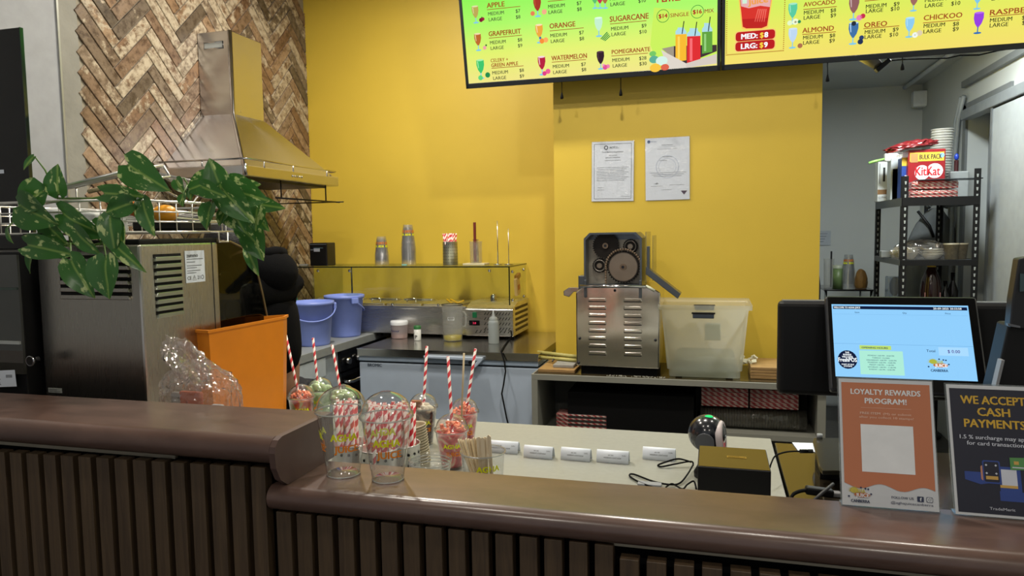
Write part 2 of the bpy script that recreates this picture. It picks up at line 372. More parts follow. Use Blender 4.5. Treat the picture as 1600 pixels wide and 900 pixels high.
# herringbone brick tiles, each one a piece of the left wall
TM = tile_mat(); L_, W_, G_ = .292, .0625, .005
tm_ = []
b = MB(); b.box(L_/2, W_/2, .005, L_-G_, W_-G_, .010, bev=.0022, seg=1); tb = b.bm
me_tile = bpy.data.meshes.new('tile'); tb.to_mesh(me_tile); me_tile.materials.append(TM)
q = math.sqrt(.5); c_ = L_*q; Y0 = 2.580-(L_-W_)*q; cnt = 0
def wall_pt(p, qq):          # p axis -> right+up, q axis -> left+up, on the wall plane
    return (p-qq)*q, (p+qq)*q
for col in range(-1, 13):
    sh = (col//2); ver = col % 2 == 0      # even columns: tiles running up-left
    for k in range(-12, 34):
        if not ver: p0, q0, vert = k*W_+L_*sh, k*W_-L_*sh, False
        else: p0, q0, vert = k*W_+L_*sh+0*L_, (k+1)*W_-L_*sh-L_-0*L_, True
        if vert: p0, q0 = k*W_+L_+L_*(sh-1), (k+1)*W_-L_-L_*(sh-1)
        cs = [(p0, q0), (p0+(W_ if vert else L_), q0), (p0, q0+(L_ if vert else W_)), (p0+(W_ if vert else L_), q0+(L_ if vert else W_))]
        ys = [wall_pt(*c)[0] for c in cs]; zs = [wall_pt(*c)[1] for c in cs]
        ya, yb, za, zb = Y0+min(ys), Y0+max(ys), 1.0+min(zs), 1.0+max(zs)
        if ya < 2.58-.02 or ya > YB-.01 or za < .84 or za > 2.98: continue
        X = Vector((0, q, q)); Yv = Vector((0, -q, q))   # p and q directions in world
        o3 = Vector((XL, Y0+wall_pt(p0, q0)[0], 1.0+wall_pt(p0, q0)[1]))
        mt = Matrix((X, Yv, X.cross(Yv))).transposed().to_4x4()
        if vert:      # long side along q
            mt = Matrix((Yv, -X, Yv.cross(-X))).transposed().to_4x4(); o3 = o3+X*W_
        mt.translation = o3
        if mt.to_3x3() @ Vector((0, 0, 1)) @ Vector((1, 0, 0)) < 0:
            pass
        if yb > YB-.002 or za < .88:
            bb = bmesh.new(); bb.from_mesh(me_tile); bmesh.ops.transform(bb, matrix=mt, verts=bb.verts[:])
            for co, no in (((0, YB-.002, 0), (0, 1, 0)), ((0, 0, .885), (0, 0, -1))):
                g = bmesh.ops.bisect_plane(bb, geom=bb.verts[:]+bb.edges[:]+bb.faces[:], plane_co=co, plane_no=no, clear_outer=True)
                es = [e for e in g['geom_cut'] if isinstance(e, bmesh.types.BMEdge)]
                if es: bmesh.ops.edgeloop_fill(bb, edges=es)
            if len(bb.faces) < 4: bb.free(); continue
            ctr = sum((v.co for v in bb.verts), Vector())/len(bb.verts)
            bmesh.ops.transform(bb, matrix=mt.inverted(), verts=bb.verts[:])
            me = bpy.data.meshes.new('tile'); bb.to_mesh(me); bb.free(); me.materials.append(TM)
        else: me = me_tile
        o = bpy.data.objects.new('tile', me); COL.objects.link(o); o.parent = wl; o.matrix_local = mt; cnt += 1
print('tiles', cnt)

# room beyond on the right: door frame, sliding door, pipe, sensor
S(MB().bx(WR-.015, WR, 5.40, 5.46, 0, 2.28).bx(WR-.015, WR, 4.66, 5.46, 2.22, 2.29).bx(WR-.03, WR-.0, 3.9, 5.46, 2.40, 2.44).obj('trim_2', M('grey_door_trim', '#6d7173', .5)))
S(MB().bx(WR+.12, WR+.14, 4.6, 5.5, 0, 2.3).obj('door_1', M('dim_grey_door', '#868b8e', .45)))
d2 = S(MB().bx(WR-.06, WR-.02, 3.95, 4.79, .02, 2.16, bev=.003).obj('door_2', M('sliding_door_white', '#8b8f91', .45)))
MB().bx(WR-.065, WR-.015, 4.77, 4.80, .02, 2.17).obj('edge_strip', M('alu_dark', '#888c8f', .4, .6), d2)
t = MB().bx(WR-.075, WR-.005, 3.9, 5.3, 2.17, 2.23, bev=.004).obj('sliding_door_track', M('grey_track', '#8b9093', .4, .5))
tag(t, 'grey sliding door rail above the white door in the back room', 'rail')
p0 = at(1411, 139, Z=2.60); p1 = at(1480, 76, Z=2.60)
tag(MB().tube([(p0.x, 6.49, 2.60), (p0.x+.01, 4.2, 2.60)], .016, 10).obj('conduit', WHITEP), 'white conduit pipe running along the back room ceiling', 'pipe')
tag(MB().bx(WR-.10, WR-.002, 6.36, 6.44, 2.43, 2.55, bev=.006).obj('sensor_box', WHITEP), 'small white sensor box high in the back room corner', 'sensor')
o = thing('wall_pipe', 'pale pipes rising beside the door frame in the back room', 'pipe')
for dx in (0, .05): MB().tube([(WR-.03, 5.56+dx, .9), (WR-.03, 5.56+dx, 1.9), (WR-.03, 5.50+dx, 2.2), (WR-.03, 5.40+dx, 2.34)], .014, 8).obj('pipe', M('dull_pipe', '#8d9293', .5), o)

# ============================================================ FRONT COUNTER
CT = wood('brown_laminate_top', '#513d36', '#664f46', .3, (2, 6, 6), .05, .35, False)
SL = wood('dark_walnut_slat', '#3c2e21', '#574530', .55, (30, 30, 1.6), .3)
def nosing(zt, th, yf, yb):      # rounded front edge profile, (Y,Z)
    r = th/2; pts = [(yb, zt-th), (yb, zt)]
    pts += [(yf+r+r*math.cos(a), zt-r+r*math.sin(a)) for a in [PI/2+PI*i/20 for i in range(21)]]
    return pts
def smooth_nose(mb):      # round only the nose; keep back and end edges crisp
    for f in mb.bm.faces: f.smooth = len(f.verts) == 4 and abs(f.normal.x) < .5
    for e in mb.bm.edges:
        if e.calc_face_angle(0) > .6: e.smooth = False
    return mb
hc = thing('counter_high', 'taller left counter with brown top and dark vertical slats', 'counter')
HX = -.742
smooth_nose(MB().prism(nosing(1.143, .050, 1.085, 1.288), -2.3, HX-.012, 'YZ')).obj('worktop', CT, hc)
MB().prism([(1.288, 1.0505), (1.288, 1.143), (1.11, 1.143), (1.097, 1.139), (1.088, 1.129), (1.085, 1.118), (1.088, 1.09), (1.10, 1.066), (1.122, 1.0505)], HX-.012, HX, 'YZ').obj('end_panel', M('brown_end_panel', '#54403a', .4), hc)
MB().bx(HX-.03, HX-.012, 1.13, 1.288, 1.0505, 1.10).obj('end_core', BLACKM, hc)
MB().bx(-2.3, HX-.03, 1.145, 1.26, 0, 1.088).obj('backing', BLACKM, hc)
sl = MB().bx(-.0148, .0148, -.011, .011, -.54, .54, bev=.0008, seg=1)
s0 = sl.obj('slat', SL, hc, (-.778-.0148, 1.116, .5435))
for i in range(1, 36):
    o = s0.copy(); COL.objects.link(o); o.parent = hc; o.location = (s0.location.x-.0434*i, 1.116, .5435-.0009*i)
MB().bx(-1.75, -.99, 1.128, 1.136, 1.078, 1.087).obj('metal_strip', M('pale_strip', '#a39a86', .4, .3), hc)
lc = thing('counter_low', 'lower brown topped serving counter with dark vertical slats', 'counter')
smooth_nose(MB().prism(nosing(1.05, .045, 1.098, 1.262), HX-.03, 1.4, 'YZ')).obj('worktop', CT, lc)
MB().bx(HX-.03, 1.4, 1.15, 1.25, 0, 1.004).obj('backing', BLACKM, lc)
for i in range(48):
    o = s0.copy(); COL.objects.link(o); o.parent = lc
    x = -.7475+.0415*i
    o.location = (x, 1.122 if x < -.16 else 1.108, .462+(0 if x < -.16 else -.013))
MB().bx(-.16, 1.4, 1.122, 1.13, .998, 1.004).obj('metal_strip', MC['pale_strip'], lc)

# rear service bench, off white top
wb = thing('service_bench', 'off-white service bench behind the brown counter', 'bench')
MB().bx(-2.2, .172, 1.264, 2.335, .815, .85, bev=.003).obj('worktop', M('off_white_laminate', '#96978f', .45, var=.04, scale=60), wb)
MB().bx(-2.2, .172, 1.27, 2.28, 0, .815).obj('carcass', M('bench_carcass', '#8c8b85', .6), wb)
bb_ = thing('till_cabinet', 'glossy dark till cabinet at the right of the bench', 'cabinet')
MB().bx(.182, .95, 1.264, 2.335, .80, .838, bev=.004).obj('top', M('glossy_dark_top', '#2a241a', .1, coat=.6), bb_)
MB().bx(.19, .94, 1.27, 2.32, 0, .80).obj('body', BLACKM, bb_)

# ============================================================ LEFT: hood, range, juicer, plants
hd = thing('range_hood', 'stainless steel chimney range hood on the brick tiled wall', 'range hood')
HF, HY0, HY1, HZ = -2.17, 3.03, 3.93, 1.79       # canopy front, near end, far end, underside
HX1 = -2.465; CY0, CY1, CZ0, CZ1 = 3.36, 3.635, 2.15, 2.585
bW = XL+.012
ch = MB().bx(bW, HX1, CY0, CY1, CZ0-.02, CZ1, bev=.004).obj('chimney', STH, hd)
MB().tube([(HX1-.16, CY0-.002, CZ1-.055), (HX1-.045, CY0-.002, CZ1-.055), (HX1-.045, CY0-.002, CZ1-.088), (HX1-.16, CY0-.002, CZ1-.088)], .004, 6, closed=True).obj('vent_frame', CHR, ch)
MB().bx(HX1-.158, HX1-.047, CY0-.003, CY0+.001, CZ1-.086, CZ1-.057).obj('vent_panel', M('vent_pale', '#b9c0c0', .5), ch)
cv = MB(); bm = cv.bm
lo = [bm.verts.new(p) for p in ((bW, HY0+.02, HZ+.055), (HF-.02, HY0+.02, HZ+.055), (HF-.02, HY1-.02, HZ+.055), (bW, HY1-.02, HZ+.055))]
up = [bm.verts.new(p) for p in ((bW, CY0, CZ0), (HX1, CY0, CZ0), (HX1, CY1, CZ0), (bW, CY1, CZ0))]
for i in range(4): bm.faces.new((lo[i], lo[(i+1) % 4], up[(i+1) % 4], up[i]))
cv.fin(0); cv.obj('canopy', STH, hd)
MB().bx(bW, HF, HY0, HY1, HZ, HZ+.055, bev=.006).obj('rim', STH, hd)
for (x, y, x2, y2) in ((HF-.01, HY0+.01, HX1, CY0),):
    MB().tube([(HX1, CY0, CZ1-.002), (HX1, CY0, CZ0), (HF-.02, HY0+.02, HZ+.055), (HF, HY0, HZ+.05), (HF, HY0, HZ+.004)], .012, 10).obj('corner_trim', CHR, hd)
rl = MB(); zr = HZ+.085
rl.tube([(bW, HY0+.01, zr), (HF-.02, HY0+.01, zr), (HF-.003, HY0+.03, zr), (HF-.003, HY1-.03, zr), (HF-.02, HY1-.01, zr), (bW, HY1-.01, zr)], .0045, 8)
for y in (HY0+.16, HY0+.42, HY1-.13): rl.cyl((HF-.003, y, HZ+.05), (HF-.003, y, zr), .004, seg=8)
rl.cyl((HF-.25, HY0+.01, HZ+.05), (HF-.25, HY0+.01, zr), .004, seg=8)
rl.obj('gallery_rail', CHR, hd)
for i in range(5): MB().cyl((HF-.002, 3.44+.022*i, HZ+.028), (HF+.005, 3.44+.022*i, HZ+.028), .006, seg=10).obj('button', CHR, hd)
MB().bx(bW+.05, HF-.05, HY0+.06, HY1-.06, HZ-.012, HZ+.004).obj('filter', DARKM, hd)
tr = MB(); tr.tube([(HF-.05, 3.35, 1.70), (HF-.05, 4.02, 1.70)], .005, 6); tr.tube([(bW+.02, 3.98, 1.70), (HF-.0, 3.98, 1.70)], .004, 6)
for y in (3.4, 3.86): tr.tube([(HF-.05, y, 1.70), (HF-.05, y, HZ)], .004, 6)
tag(tr.obj('utensil_rail', BLACK), 'thin black utensil rail hung under the range hood', 'rail')

# bench and cooker along the left wall
lb = thing('cooker_bench', 'grey worktop unit along the brick tiled wall', 'bench')
RX = -2.045
MB().bx(XL+.012, RX, 2.7, 4.44, .84, .885, bev=.002).obj('worktop', M('grey_worktop', '#8f9494', .35, var=.05), lb)
MB().bx(XL+.012, RX-.02, 2.7, 3.66, 0, .84).obj('side_unit', M('pale_cabinet', '#a7b1ba', .5), lb)
MB().bx(RX-.02, RX-.004, 2.7, 3.50, .73, .83, bev=.002).obj('drawer_front', M('pale_drawer', '#b6c0c8', .45), lb)
ov = thing('oven', 'black built-in oven with chrome knobs below the worktop', 'oven')
MB().bx(XL+.02, RX-.01, 3.66, 4.26, .10, .84).obj('body', BLACK, ov)
MB().bx(RX-.01, RX, 3.66, 4.26, .72, .838, bev=.002).obj('control_panel', BLACKG, ov)
MB().bx(RX-.01, RX+.0, 3.66, 4.26, .12, .71, bev=.003).obj('door', BLACKG, ov)
MB().tube([(RX+.0, 3.68, .66), (RX+.045, 3.70, .66), (RX+.045, 4.22, .66), (RX, 4.24, .66)], .011, 10).obj('handle', CHR, ov)
for y in (3.72, 3.84, 3.96, 4.08, 4.20):
    MB().cyl((RX, y, .775), (RX+.028, y, .775), .021, .018, 20).obj('knob', CHR, ov)

# blue buckets and a green one
def bucket(loc, col, lab, r=.15, h=.27, lid=False, rz=0, name='bucket'):
    t = thing(name, lab, 'bucket', loc, rz)
    pr = [(0, 0), (r*.78, 0), (r*.80, .01), (r*.98, h-.02), (r*1.05, h-.018), (r*1.05, h), (r*.97, h), (r*.77, .012), (0, .012)]
    MB().lathe(pr, 36).obj('body', col, t)
    for s in (-1, 1): MB().box(s*r*1.06, 0, h-.03, .018, .045, .035, bev=.005).obj('handle_lug', col, t)
    pts = [(r*1.08*math.cos(a), -r*.55*math.sin(a)*1, h-.035-.07*math.sin(a)) for a in [PI*i/14 for i in range(15)]]
    pts = [(x, -abs(math.sin(PI*i/14))*r*1.0-.0, z) for i, (x, y, z) in enumerate(pts)]
    MB().tube(pts, .0045, 6).obj('handle', col, t)
    return t
BLU = M('blue_plastic', '#7f93de', .4, var=.03)
c = at(479, 541, Z=.886); bucket((c.x, c.y+.07, .886), BLU, 'blue plastic bucket nearest the person on the worktop', .118, .245, rz=.6)
c = at(527, 528, Z=.886); bucket((c.x, c.y+.10, .886), BLU, 'blue plastic bucket behind the first, beside the glass topped fridge', .115, .25, rz=2.6)
bucket((-2.46, 3.66, .886), M('teal_plastic', '#2f9d86', .4), 'teal plastic bucket mostly hidden behind the two blue ones', .12, .27)

# orange juicer
jx0, jx1, jy0, jy1, jz0, jz1 = -1.722, -1.392, 1.50, 1.80, .86, 1.485
ju = thing('citrus_juicer', 'tall stainless steel citrus juicing machine at the counter left', 'juicer', (0, 0, 0))
JS = STEEL('juicer_steel', '#c0bab0', .28, (60, 60, 1), .6)
MB().bx(jx0, jx1, jy0, jy1, jz0, jz1, bev=.006).obj('body', JS, ju)
MB().bx(jx0+.003, jx1-.003, jy0+.003, jy1+.02, jz1, jz1+.012, bev=.003).obj('top_plate', BLACK, ju)
def louvre(mb, cx, cy, cz, w, axis, out, mi=0, h=.011, dep=.007):
    n = 8
    if axis == 'Y': # plate faces -Y
        mb.prism([(cx-w/2, cz-h/2), (cx+w/2, cz-h/2), (cx+w/2-.004, cz+h/2), (cx-w/2+.004, cz+h/2)], cy, cy-dep, 'XZ', mi, .0015)
    else:           # faces +X
        mb.prism([(cy-w/2, cz-h/2), (cy+w/2, cz-h/2), (cy+w/2-.004, cz+h/2), (cy-w/2+.004, cz+h/2)], cx, cx+dep, 'YZ', mi, .0015)
slot = M('slot_dark', '#0b0a09', .9)
for i in range(9):
    z = 1.452-i*.0185
    g = MB().bx(jx1-.002, jx1+.0012, jy0+.045, jy0+.145, z-.0035, z+.0055).obj('vent_slot', slot, ju)
    mb = MB(); louvre(mb, jx1, jy0+.095, z-.0072, .100, 'X', 1); mb.obj('louvre', M('louvre_steel', '#b7bcb0', .3, .9), ju)
for i in range(6):
    z = 1.452-i*.019
    MB().bx(jx1-.255, jx1-.03, jy0-.0012, jy0+.002, z-.0035, z+.006).obj('vent_slot', slot, ju)
    mb = MB(); louvre(mb, jx1-.1425, jy0, z-.0075, .222, 'Y', 1); mb.obj('louvre', JS, ju)
MB().bx(jx1-.0005, jx1+.001, jy0+.272, jy0+.274, jz0, jz1).obj('panel_joint', slot, ju)
F = Flat(); F.rect(0, 0, .078, .088, 0)
F.text('zummo', .006, .070, .011, 1, .04, width=.045); F.rect(.006, .064, .072, .0655, 1, .0003)
for j, (a, bb) in enumerate(((.06, .5), (.05, .9), (.044, .6), (.036, .8), (.03, .55))):
    F.rect(.006, a-.004-.0*j, .006+.066*bb, a-.0025, 1, .0003)
F.text('CE ⚠ 21', .006, .008, .010, 1, .03, width=.05); F.ring(.066, .013, .006, .0015, 1, .0004)
o = F.obj('rating_label', [PAPER, M('ink', '#1b1b1e', .6)], ju, (jx1+.0012, jy0+.160, 1.375), (PI/2, 0, PI/2))
INK = MC['ink']
F = Flat(); F.rect(0, 0, .046, .013, 0); F.text('www.zummo', .003, .007, .0035, 1); F.text('MADE IN SPAIN 230V', .003, .002, .0028, 1)
F.obj('small_sticker', [M('grey_sticker', '#9b9d97', .5), INK], ju, (jx0+.012, jy0-.0012, 1.093), UP)
# smoked curved cover on the staff side
prof = [(1.80, 1.488), (1.86, 1.485), (1.905, 1.47), (1.94, 1.455), (1.965, 1.42), (1.99, 1.38), (2.012, 1.31), (2.03, 1.24), (2.035, 1.10), (2.03, .95)]
SMK = CLEAR('smoked_cover', '#7c7c74', .02, '#2a2a2a', .03, .45)
mb = MB(); vs0 = [mb.bm.verts.new((jx1-.004, y, z)) for y, z in prof]; vs1 = [mb.bm.verts.new((jx0, y, z)) for y, z in prof]
for i in range(len(prof)-1): mb.bm.faces.new((vs0[i], vs0[i+1], vs1[i+1], vs1[i]))
sv = [mb.bm.verts.new((jx1-.004, 1.80, .95))]; mb.bm.faces.new(vs0+sv)
mb.fin(0); mb.obj('smoked_cover', SMK, ju)
MB().tube([(jx1-.004, y, z) for y, z in prof], .004, 6).obj('cover_edge', M('amber_edge', '#6a5a3a', .2), ju)
MB().prism([(1.80, .95), (1.80, 1.47), (1.87, 1.465), (1.925, 1.43), (1.955, 1.38), (1.975, 1.30), (1.985, 1.20), (1.985, .95)], jx0+.02, jx1-.045, 'YZ', bev=.004).obj('mechanism', BLACKM, ju)
ORG = M('orange_peel', '#d98324', .45, var=.1, scale=60, bump=.25, bscale=300)
for i, (x, y, z) in enumerate(((jx1-.024, 1.84, 1.20),)):
    tag(MB().ball((x, y, z), .020, 20, scale=(.9, 1.5, 1.5)).obj('orange', ORG), 'orange waiting inside the smoked juicer cover', 'fruit')
for (y, z) in ((1.87, 1.36), (1.90, 1.27)): MB().cyl((jx1-.046, y, z), (jx1-.03, y, z), .035, seg=24).obj('press_drum', BLACKG, ju)

# orange waste bin
zt, zb = 1.243, .862
def inw(p, k): return tuple(cc+(p[i]-cc)*k for i, cc in enumerate((bcx, bcy)))
bp = [tuple(at(u, v, Z=zt).xy) for u, v in ((279, 513), (326, 516), (443, 494.5), (441, 491), (352, 497), (290, 505))]
bp[3] = (bp[2][0]-.02, bp[2][1]+.05); bp[4] = tuple(at(345, 498.5, Z=zt).xy); 
bcx, bcy = sum(p[0] for p in bp)/6, sum(p[1] for p in bp)/6
BIN = M('orange_bin_plastic', '#e08312', .38, var=.03)
wb2 = thing('waste_bin', 'tall orange plastic waste bin beside the juicing machine', 'bin')
mb = MB(); bm = mb.bm
R0 = [bm.verts.new((*inw(p, 1.03), zt)) for p in bp]; R1 = [bm.verts.new((*inw(p, 1.0), zt-.004)) for p in bp]
R2 = [bm.verts.new((*inw(p, .90), zb)) for p in bp]; R3 = [bm.verts.new((*inw(p, .985), zt)) for p in bp]; R4 = [bm.verts.new((*inw(p, .88), zb+.005)) for p in bp]
Rr = [bm.verts.new((*inw(p, 1.03), zt-.008)) for p in bp]
for A, B in ((R3, R0), (R0, Rr), (Rr, R1), (R1, R2), (R3, R4)):
    for i in range(6): bm.faces.new((A[i], A[(i+1) % 6], B[(i+1) % 6], B[i]))
bm.faces.new(R2); bm.faces.new(R4); mb.fin(0); mb.obj('bin_body', BIN, wb2)

# black display cabinet at far left
dc = thing('display_cabinet', 'black glass fronted countertop cabinet left of the juicer', 'cabinet')
dx1, dy0 = -1.735, 1.46
MB().bx(-2.3, dx1, dy0+.0, 1.95, .86, 1.47, bev=.004).obj('body', BLACK, dc)
a = at(0, 378, Y=dy0-.005); b2 = at(34, 582, Y=dy0-.005)
MB().bx(-2.2, at(30, 400, Y=dy0).x, dy0-.008, dy0-.001, at(20, 583, Y=dy0).z, 1.462).obj('glass_door', CLEAR('cabinet_glass', '#5a5f5c', .35, '#7d8078', .03, 1.6), dc)
MB().bx(-2.2, at(33, 470, Y=dy0).x, dy0-.014, dy0-.008, at(20, 450, Y=dy0).z-.004, at(20, 450, Y=dy0).z+.002).obj('glass_shelf', CLEAR('green_glass', '#bcd2c8', .2, '#a8c0b8', .05, .8), dc)
MB().bx(-2.2, at(33, 470, Y=dy0).x, dy0-.014, dy0-.008, at(20, 533, Y=dy0).z-.006, at(20, 533, Y=dy0).z+.002).obj('pale_rail', M('pale_rail', '#aeb2af', .4), dc)
kb = at(58, 562, Y=dy0)
MB().cyl((kb.x, dy0-.022, kb.z), (kb.x, dy0, kb.z), .011, seg=20).obj('knob', BLACKG, dc)
MB().tube([(kb.x+.012*math.cos(a), dy0-.02, kb.z+.012*math.sin(a)) for a in [2*PI*i/20 for i in range(20)]], .002, 6, closed=True).obj('knob_ring', CHR, dc)
c = at(0, 592, Y=dy0-.01); F = Flat(); F.rect(-.12, -.022, .052, .022, 0)
for i in range(5): F.rect(-.1, .012-i*.007, .0-.01*(i % 2), .0132-i*.007, 1, .0003)
for i in range(9): F.rect(.02+i*.0024, .002, .0212+i*.0024, .010, 1, .0003)
F.text('CE X', -.02, -.016, .006, 1, .03)
o = F.obj('spec_label', [PAPER, INK], dc, (c.x, dy0-.0085, c.z), (PI/2, -.07, 0))
# tall black panel on the left wall
bpn = thing('wall_board', 'tall glossy black panel on the wall at the far left', 'panel')
MB().bx(-2.30, -2.075, 1.80, 1.812, 1.47, 2.156, bev=.002).obj('panel', BLACKG, bpn)
MB().bx(-2.0755, -2.0735, 1.80, 1.812, 1.47, 2.156).obj('glass_edge', CLEAR('edge_glass', '#6d8a80', .2, '#4c6a60', .05, .8), bpn)
c = at(0, 268, Y=1.795); F = Flat(); F.rect(-.03, -.006, .012, .006, 0); F.text('PULL', -.02, -.003, .005, 1)
F.obj('sticker', [PAPER, INK], bpn, (c.x, 1.7985, c.z), UP)

# wire basket
WIRE = M('wire_chrome', '#dedcd6', .3, .85)
bk = thing('wire_basket', 'long chrome wire basket piled with racks on the juicer', 'basket')
bx0, bx1, by0, by1, bz0, bz1 = -1.98, -1.40, 1.46, 2.02, 1.515, 1.595
mb = MB()
def loopw(x0, x1, y0, y1, z, r=.0024): mb.tube([(x0, y0, z), (x1, y0, z), (x1, y1, z), (x0, y1, z)], r, 6, closed=True)
loopw(bx0, bx1, by0, by1, bz1, .0042); loopw(bx0, bx1, by0, by1, bz0, .0034)
loopw(bx0, bx1, by0, by1, bz0+.053); loopw(bx0, bx1, by0, by1, bz0+.027)
mb.obj('rim_wires', WIRE, bk)
mb = MB(); n = 9
for i in range(n+1):
    x = bx0+(bx1-bx0)*i/n; mb.tube([(x, by0, bz1), (x, by0, bz0), (x, by1, bz0), (x, by1, bz1)], .0023, 5)
for i in range(n+1):
    y = by0+(by1-by0)*i/n; mb.tube([(bx0, y, bz1), (bx0, y, bz0), (bx1, y, bz0), (bx1, y, bz1)], .0023, 5)
mb.obj('basket_wires', WIRE, bk)
mb = MB(); mb.tube([(bx1, 1.78, bz0-.002), (bx1+.012, 1.80, bz0-.002), (bx1+.012, 1.80, bz0-.03), (bx1+.012, 1.84, bz0-.03), (bx1+.012, 1.84, bz0-.002)], .003, 6); mb.obj('hook', WIRE, bk)
def rack(name, lab, c, sx, sy, h, nw, rot):
    t = thing(name, lab, 'rack', c); t.rotation_euler = rot
    mb = MB()
    mb.tube([(-sx, -sy, 0), (sx, -sy, 0), (sx, sy, 0), (-sx, sy, 0)], .0042, 6, closed=True)
    mb.tube([(-sx, -sy, 0), (-sx-.01, -sy, -h), (-sx-.01, sy, -h), (-sx, sy, 0)], .003, 6)
    mb.tube([(sx, -sy, 0), (sx+.01, -sy, -h), (sx+.01, sy, -h), (sx, sy, 0)], .003, 6)
    mb.obj('frame', WIRE, t); mb = MB()
    for i in range(1, nw):
        y = -sy+2*sy*i/nw; mb.tube([(-sx, y, 0), (sx, y, 0)], .0026, 5)
    mb.obj('bars', WIRE, t); return t
rack('wire_rack', 'chrome wire rack tipped up to the right on the basket', tuple(at(160, 279, Y=1.50)), .135, .06, .03, 6, (.16, -.17, .06))
rack('wire_rack', 'flat chrome wire rack lying inside the basket', (-1.68, 1.80, 1.56), .2, .12, .02, 8, (-.05, -.06, -.1))
rack('wire_rack', 'chrome wire rack leaning at the right end of the basket', tuple(at(330, 300, Y=1.72)), .10, .10, .03, 9, (-.25, .22, .1))
pts = [(-1.585+.05*math.cos(a), 1.62, 1.625+.018*math.sin(2*a)+.012*math.cos(a)) for a in [i*.5 for i in range(13)]]
tag(MB().tube([(-1.60, 1.56, 1.625), (-1.56, 1.565, 1.632), (-1.53, 1.58, 1.63), (-1.50, 1.60, 1.618), (-1.48, 1.62, 1.60), (-1.475, 1.63, 1.57)], .006, 8).obj('coiled_cord', M('beige_cord', '#a89a78', .6, bump=.5, bscale=200)), 'beige twisted cord draped over the wire basket', 'cord')
for u, v, r, lab in ((214, 326, .026, 'orange fruit showing between the basket wires, left one'), (258, 334, .029, 'yellow orange fruit in the basket behind the wires, right one')):
    c = at(u, v, Y=1.66)
    tag(MB().ball((c.x, c.y, c.z), r, 20, scale=(1.25, 1, .85)).obj('orange', M('orange_deep', '#d9701a', .4) if u < 230 else M('orange_light', '#e29a1e', .4)), lab, 'fruit')
tag(MB().bx(-1.86, -1.70, 1.64, 1.80, 1.52, 1.58, bev=.006, rot=(0, .1, .2)).obj('plastic_tray', M('pale_tray', '#b9bdb9', .4)), 'pale plastic tray lying in the wire basket', 'tray')
tag(MB().bx(-1.60, -1.44, 1.70, 1.84, 1.518, 1.55, bev=.008).obj('black_tray', BLACK), 'low black tray at the right in the wire basket', 'tray')

# pothos vines
def leaf_mat():
    m, nt, p = new_mat('pothos_leaf')
    tc = nt.nodes.new('ShaderNodeTexCoord'); mp = nt.nodes.new('ShaderNodeMapping'); mp.inputs['Scale'].default_value = (12, 26, 8)
    oi = nt.nodes.new('ShaderNodeObjectInfo'); cb = N(nt, 'ShaderNodeCombineXYZ'); mu = N(nt, 'ShaderNodeMath', operation='MULTIPLY'); mu.inputs[1].default_value = 40
    nt.links.new(oi.outputs['Random'], mu.inputs[0]); nt.links.new(mu.outputs[0], cb.inputs[0]); nt.links.new(mu.outputs[0], cb.inputs[1]); nt.links.new(cb.outputs[0], mp.inputs['Location'])
    nt.links.new(tc.outputs['Object'], mp.inputs[0])
    n = N(nt, 'ShaderNodeTexNoise', Scale=2.2, Detail=5, Roughness=.6); nt.links.new(mp.outputs[0], n.inputs['Vector'])
    c1 = ramp(nt, n.outputs[0], [(.57, lin('#3a6a30')), (.62, lin('#b4c584'))])
    sp = nt.nodes.new('ShaderNodeSeparateXYZ'); nt.links.new(tc.outputs['Object'], sp.inputs[0])
    ab = N(nt, 'ShaderNodeMath', operation='ABSOLUTE'); nt.links.new(sp.outputs[1], ab.inputs[0])
    v = ramp(nt, ab.outputs[0], [(0, (1, 1, 1, 1)), (.003, (0, 0, 0, 1))])
    mx = N(nt, 'ShaderNodeMixRGB'); nt.links.new(v, mx.inputs[0]); nt.links.new(c1, mx.inputs[1]); mx.inputs[2].default_value = lin('#7d9c50')
    nt.links.new(mx.outputs[0], p.inputs['Base Color']); p.inputs['Roughness'].default_value = .3
    tr = N(nt, 'ShaderNodeBsdfTranslucent'); nt.links.new(mx.outputs[0], tr.inputs[0])
    ms = N(nt, 'ShaderNodeMixShader'); ms.inputs[0].default_value = .18; nt.links.new(p.outputs[0], ms.inputs[1]); nt.links.new(tr.outputs[0], ms.inputs[2])
    nt.links.new(ms.outputs[0], nt.nodes['Material Output'].inputs[0]); return m
LEAF = leaf_mat(); STEM = M('green_stem', '#5f7f3c', .5)
def leaf_mesh(w=.78):
    w *= 1.08
    bm = bmesh.new(); n = 10; rows = []
    for i in range(n+1):
        t = i/n; x = t
        hw = w*.5*(math.sin(PI*min(1, (t*.88+.12))**.72)**.85 if t < 1 else 0)
        if i == 0: hw = .12
        back = -.10*(1-t)**4*1.2
        row = []
        for j, s in enumerate((-1, -.5, 0, .5, 1)):
            xx = x + (back if abs(s) == .5 else back*1.6 if abs(s) == 1 else 0)
            row.append(bm.verts.new((xx, s*hw, abs(s)*hw*.35-.16*t*t+.02*math.sin(7*t+3*s))))
        rows.append(row)
    for a, b in zip(rows, rows[1:]):
        for j in range(4):
            f = bm.faces.new((a[j], a[j+1], b[j+1], b[j])); f.smooth = True
    bmesh.ops.remove_doubles(bm, verts=bm.verts[:], dist=1e-5)
    return bm
